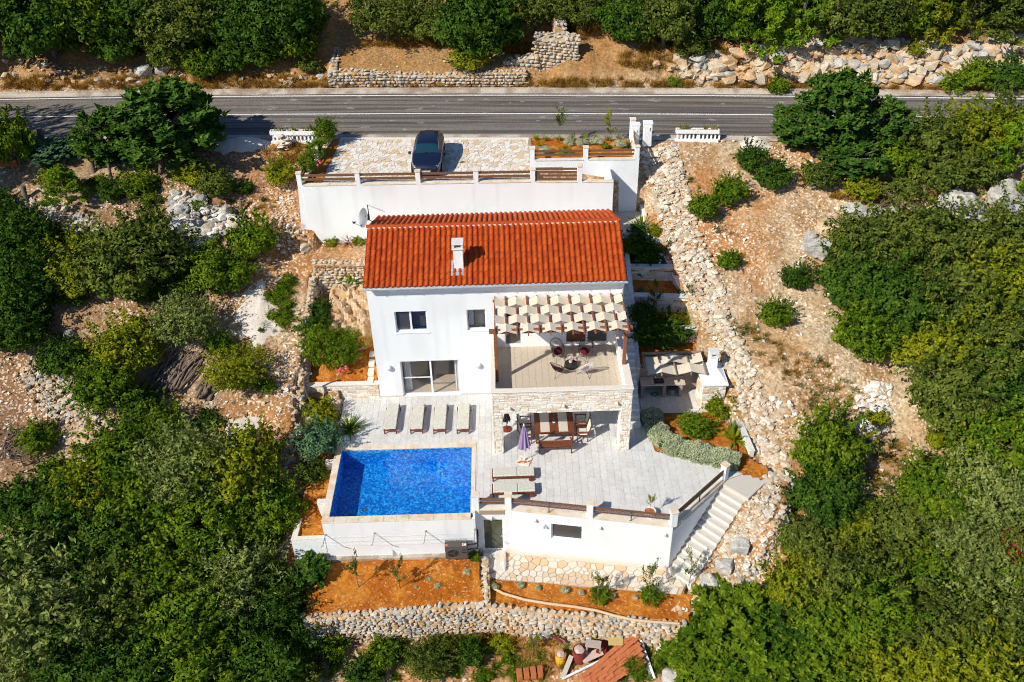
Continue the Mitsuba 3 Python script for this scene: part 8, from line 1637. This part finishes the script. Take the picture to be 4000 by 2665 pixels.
slat_('long silvery board along the wall behind the drum', (580, 155), (760, 185), 0.28, 0.04, 'plank_grey', za=0.6, zb=0.5); slat_('lower silvery board behind the yellow board', (570, 185), (720, 210), 0.25, 0.04, 'plank_grey', za=0.5, zb=0.45)
slat_('tan pallet board leaning at the top of the junk pile', (770, 145), (890, 135), 0.35, 0.05, 'sheet_pink', za=0.6, zb=0.6); slat_('small tan board on top of the pallet board', (778, 128), (836, 126), 0.3, 0.04, 'plank_tan', za=0.75, zb=0.75)
slat_('pinkish sheet resting on the weeds left of the orange tiles', (460, 330), (590, 285), 0.40, 0.04, 'sheet_pink', za=0.3, zb=0.5); slat_('yellow cardboard coloured board behind the orange tiles', (628, 222), (725, 222), 0.62, 0.04, 'board_yellow', za=0.6, zb=0.6); slat_('dark red steel sheet beside the yellow board', (560, 240), (620, 262), 0.8, 0.03, 'rust_red', za=0.4, zb=0.4)
slat_('long white metal beam leaning on the right of the junk', (820, 175), (935, 440), 0.10, 0.06, 'white_frame', 'metal_beam', 0.6, 0.15); slat_('grey metal beam parallel to the white one', (848, 230), (915, 445), 0.12, 0.06, 'zinc', 'metal_beam', 0.5, 0.1); slat_('white pole lying under the orange tiles', (330, 440), (600, 330), 0.09, 0.07, 'white_frame', 'metal_beam', 0.12, 0.35); slat_('second white pole at the bottom of the orange tiles', (480, 445), (590, 405), 0.08, 0.06, 'white_frame', 'metal_beam', 0.1, 0.2)
slat_('brown beam left of the yellow drum', (275, 190), (335, 230), 0.12, 0.08, 'rust_red', za=0.5, zb=0.4); slat_('weathered plank standing between drum and tile stack', (330, 435), (390, 320), 0.22, 0.05, 'plank_grey', za=0.1, zb=0.5); slat_('grey corrugated offcut in the weeds at the left of the junk', (200, 150), (260, 165), 0.5, 0.04, 'zinc', za=0.4, zb=0.4); slat_('tan plank behind the orange tile heap on the right', (790, 165), (960, 200), 0.16, 0.06, 'plank_tan', za=0.55, zb=0.45)
tk = thing('roof_tile_heap', 'sloping heap of old orange roof tiles at the bottom edge', 'roof tiles'); c0, c1, c2 = J(*zj(790, 200), 0.75), J(*zj(480, 430), 0.3), J(*zj(870, 420), 0.45); tr_ = np.random.default_rng(6)
for i in range(11):
    for j in range(6):
        u = i / 10; p = c0 * (1 - u) + c1 * u; q = (c2 - c0) / 6.5; w_ = p + q * j * (1 - 0.35 * u) + [0, 0, tr_.uniform(-.02, .05)]
        obj('tile', cbox(0.36, 0.22, 0.03, 0.006), 'brick_orange', tk, tw=T().translate(w_.tolist()).rotate([0, 0, 1], 35 + tr_.normal(0, 7)).rotate([0, 1, 0], -14 + tr_.normal(0, 4)).rotate([1, 0, 0], tr_.normal(0, 4)))
ts = thing('roof_tile_stack', 'neat stacks of orange roof tiles at the bottom edge left of the drum', 'roof tiles')
for i in range(4):
    p = J(*zj(50 + i * 45, 420 - i * 6))
    for j in range(8): obj('tile', cbox(0.24, 0.40, 0.05, 0.008), 'brick_orange', ts, tw=mat4((p[0], p[1], p[2] + 0.03 + j * 0.052), 0.1 + tr_.normal(0, .05)))
for k_, (x, y, lab) in enumerate(((930, 215, 'upper white plastic pipe end in the crate right of the beams'), (945, 270, 'second white plastic pipe end beside the metal beams'), (948, 292, 'third white plastic pipe end beside the metal beams'), (965, 315, 'lowest white plastic pipe end beside the metal beams'))):
    p = J(*zj(x, y), 0.15); obj('plastic_pipe', tube([p, p + [0.25, 0.4, 0.02]], 0.065, 12), 'ceramic_white', None, label=lab, cat_='pipe')
p = J(*zj(1040, 215), 0.12); obj('red_brick', cbox(0.55, 0.3, 0.25, 0.02), 'brick_orange', None, label='orange red hollow block between boulders right of the junk', cat_='brick', tw=mat4(p, -0.15))
tb2 = thing('old_table', 'broken grey wooden frame table behind the drum in the junk pile', 'table'); p = J(*zj(530, 270))
obj('top', cbox(0.7, 0.4, 0.05, 0.006), 'plank_grey', tb2, tw=mat4((p[0], p[1], p[2] + 0.8), -0.2))
for a in (-0.3, 0.3):
    for b in (-0.16, 0.16): obj('leg', cbox(0.06, 0.06, 0.8, 0.005), 'plank_grey', tb2, tw=mat4((p[0] + a, p[1] + b, p[2] + 0.38), -0.2))
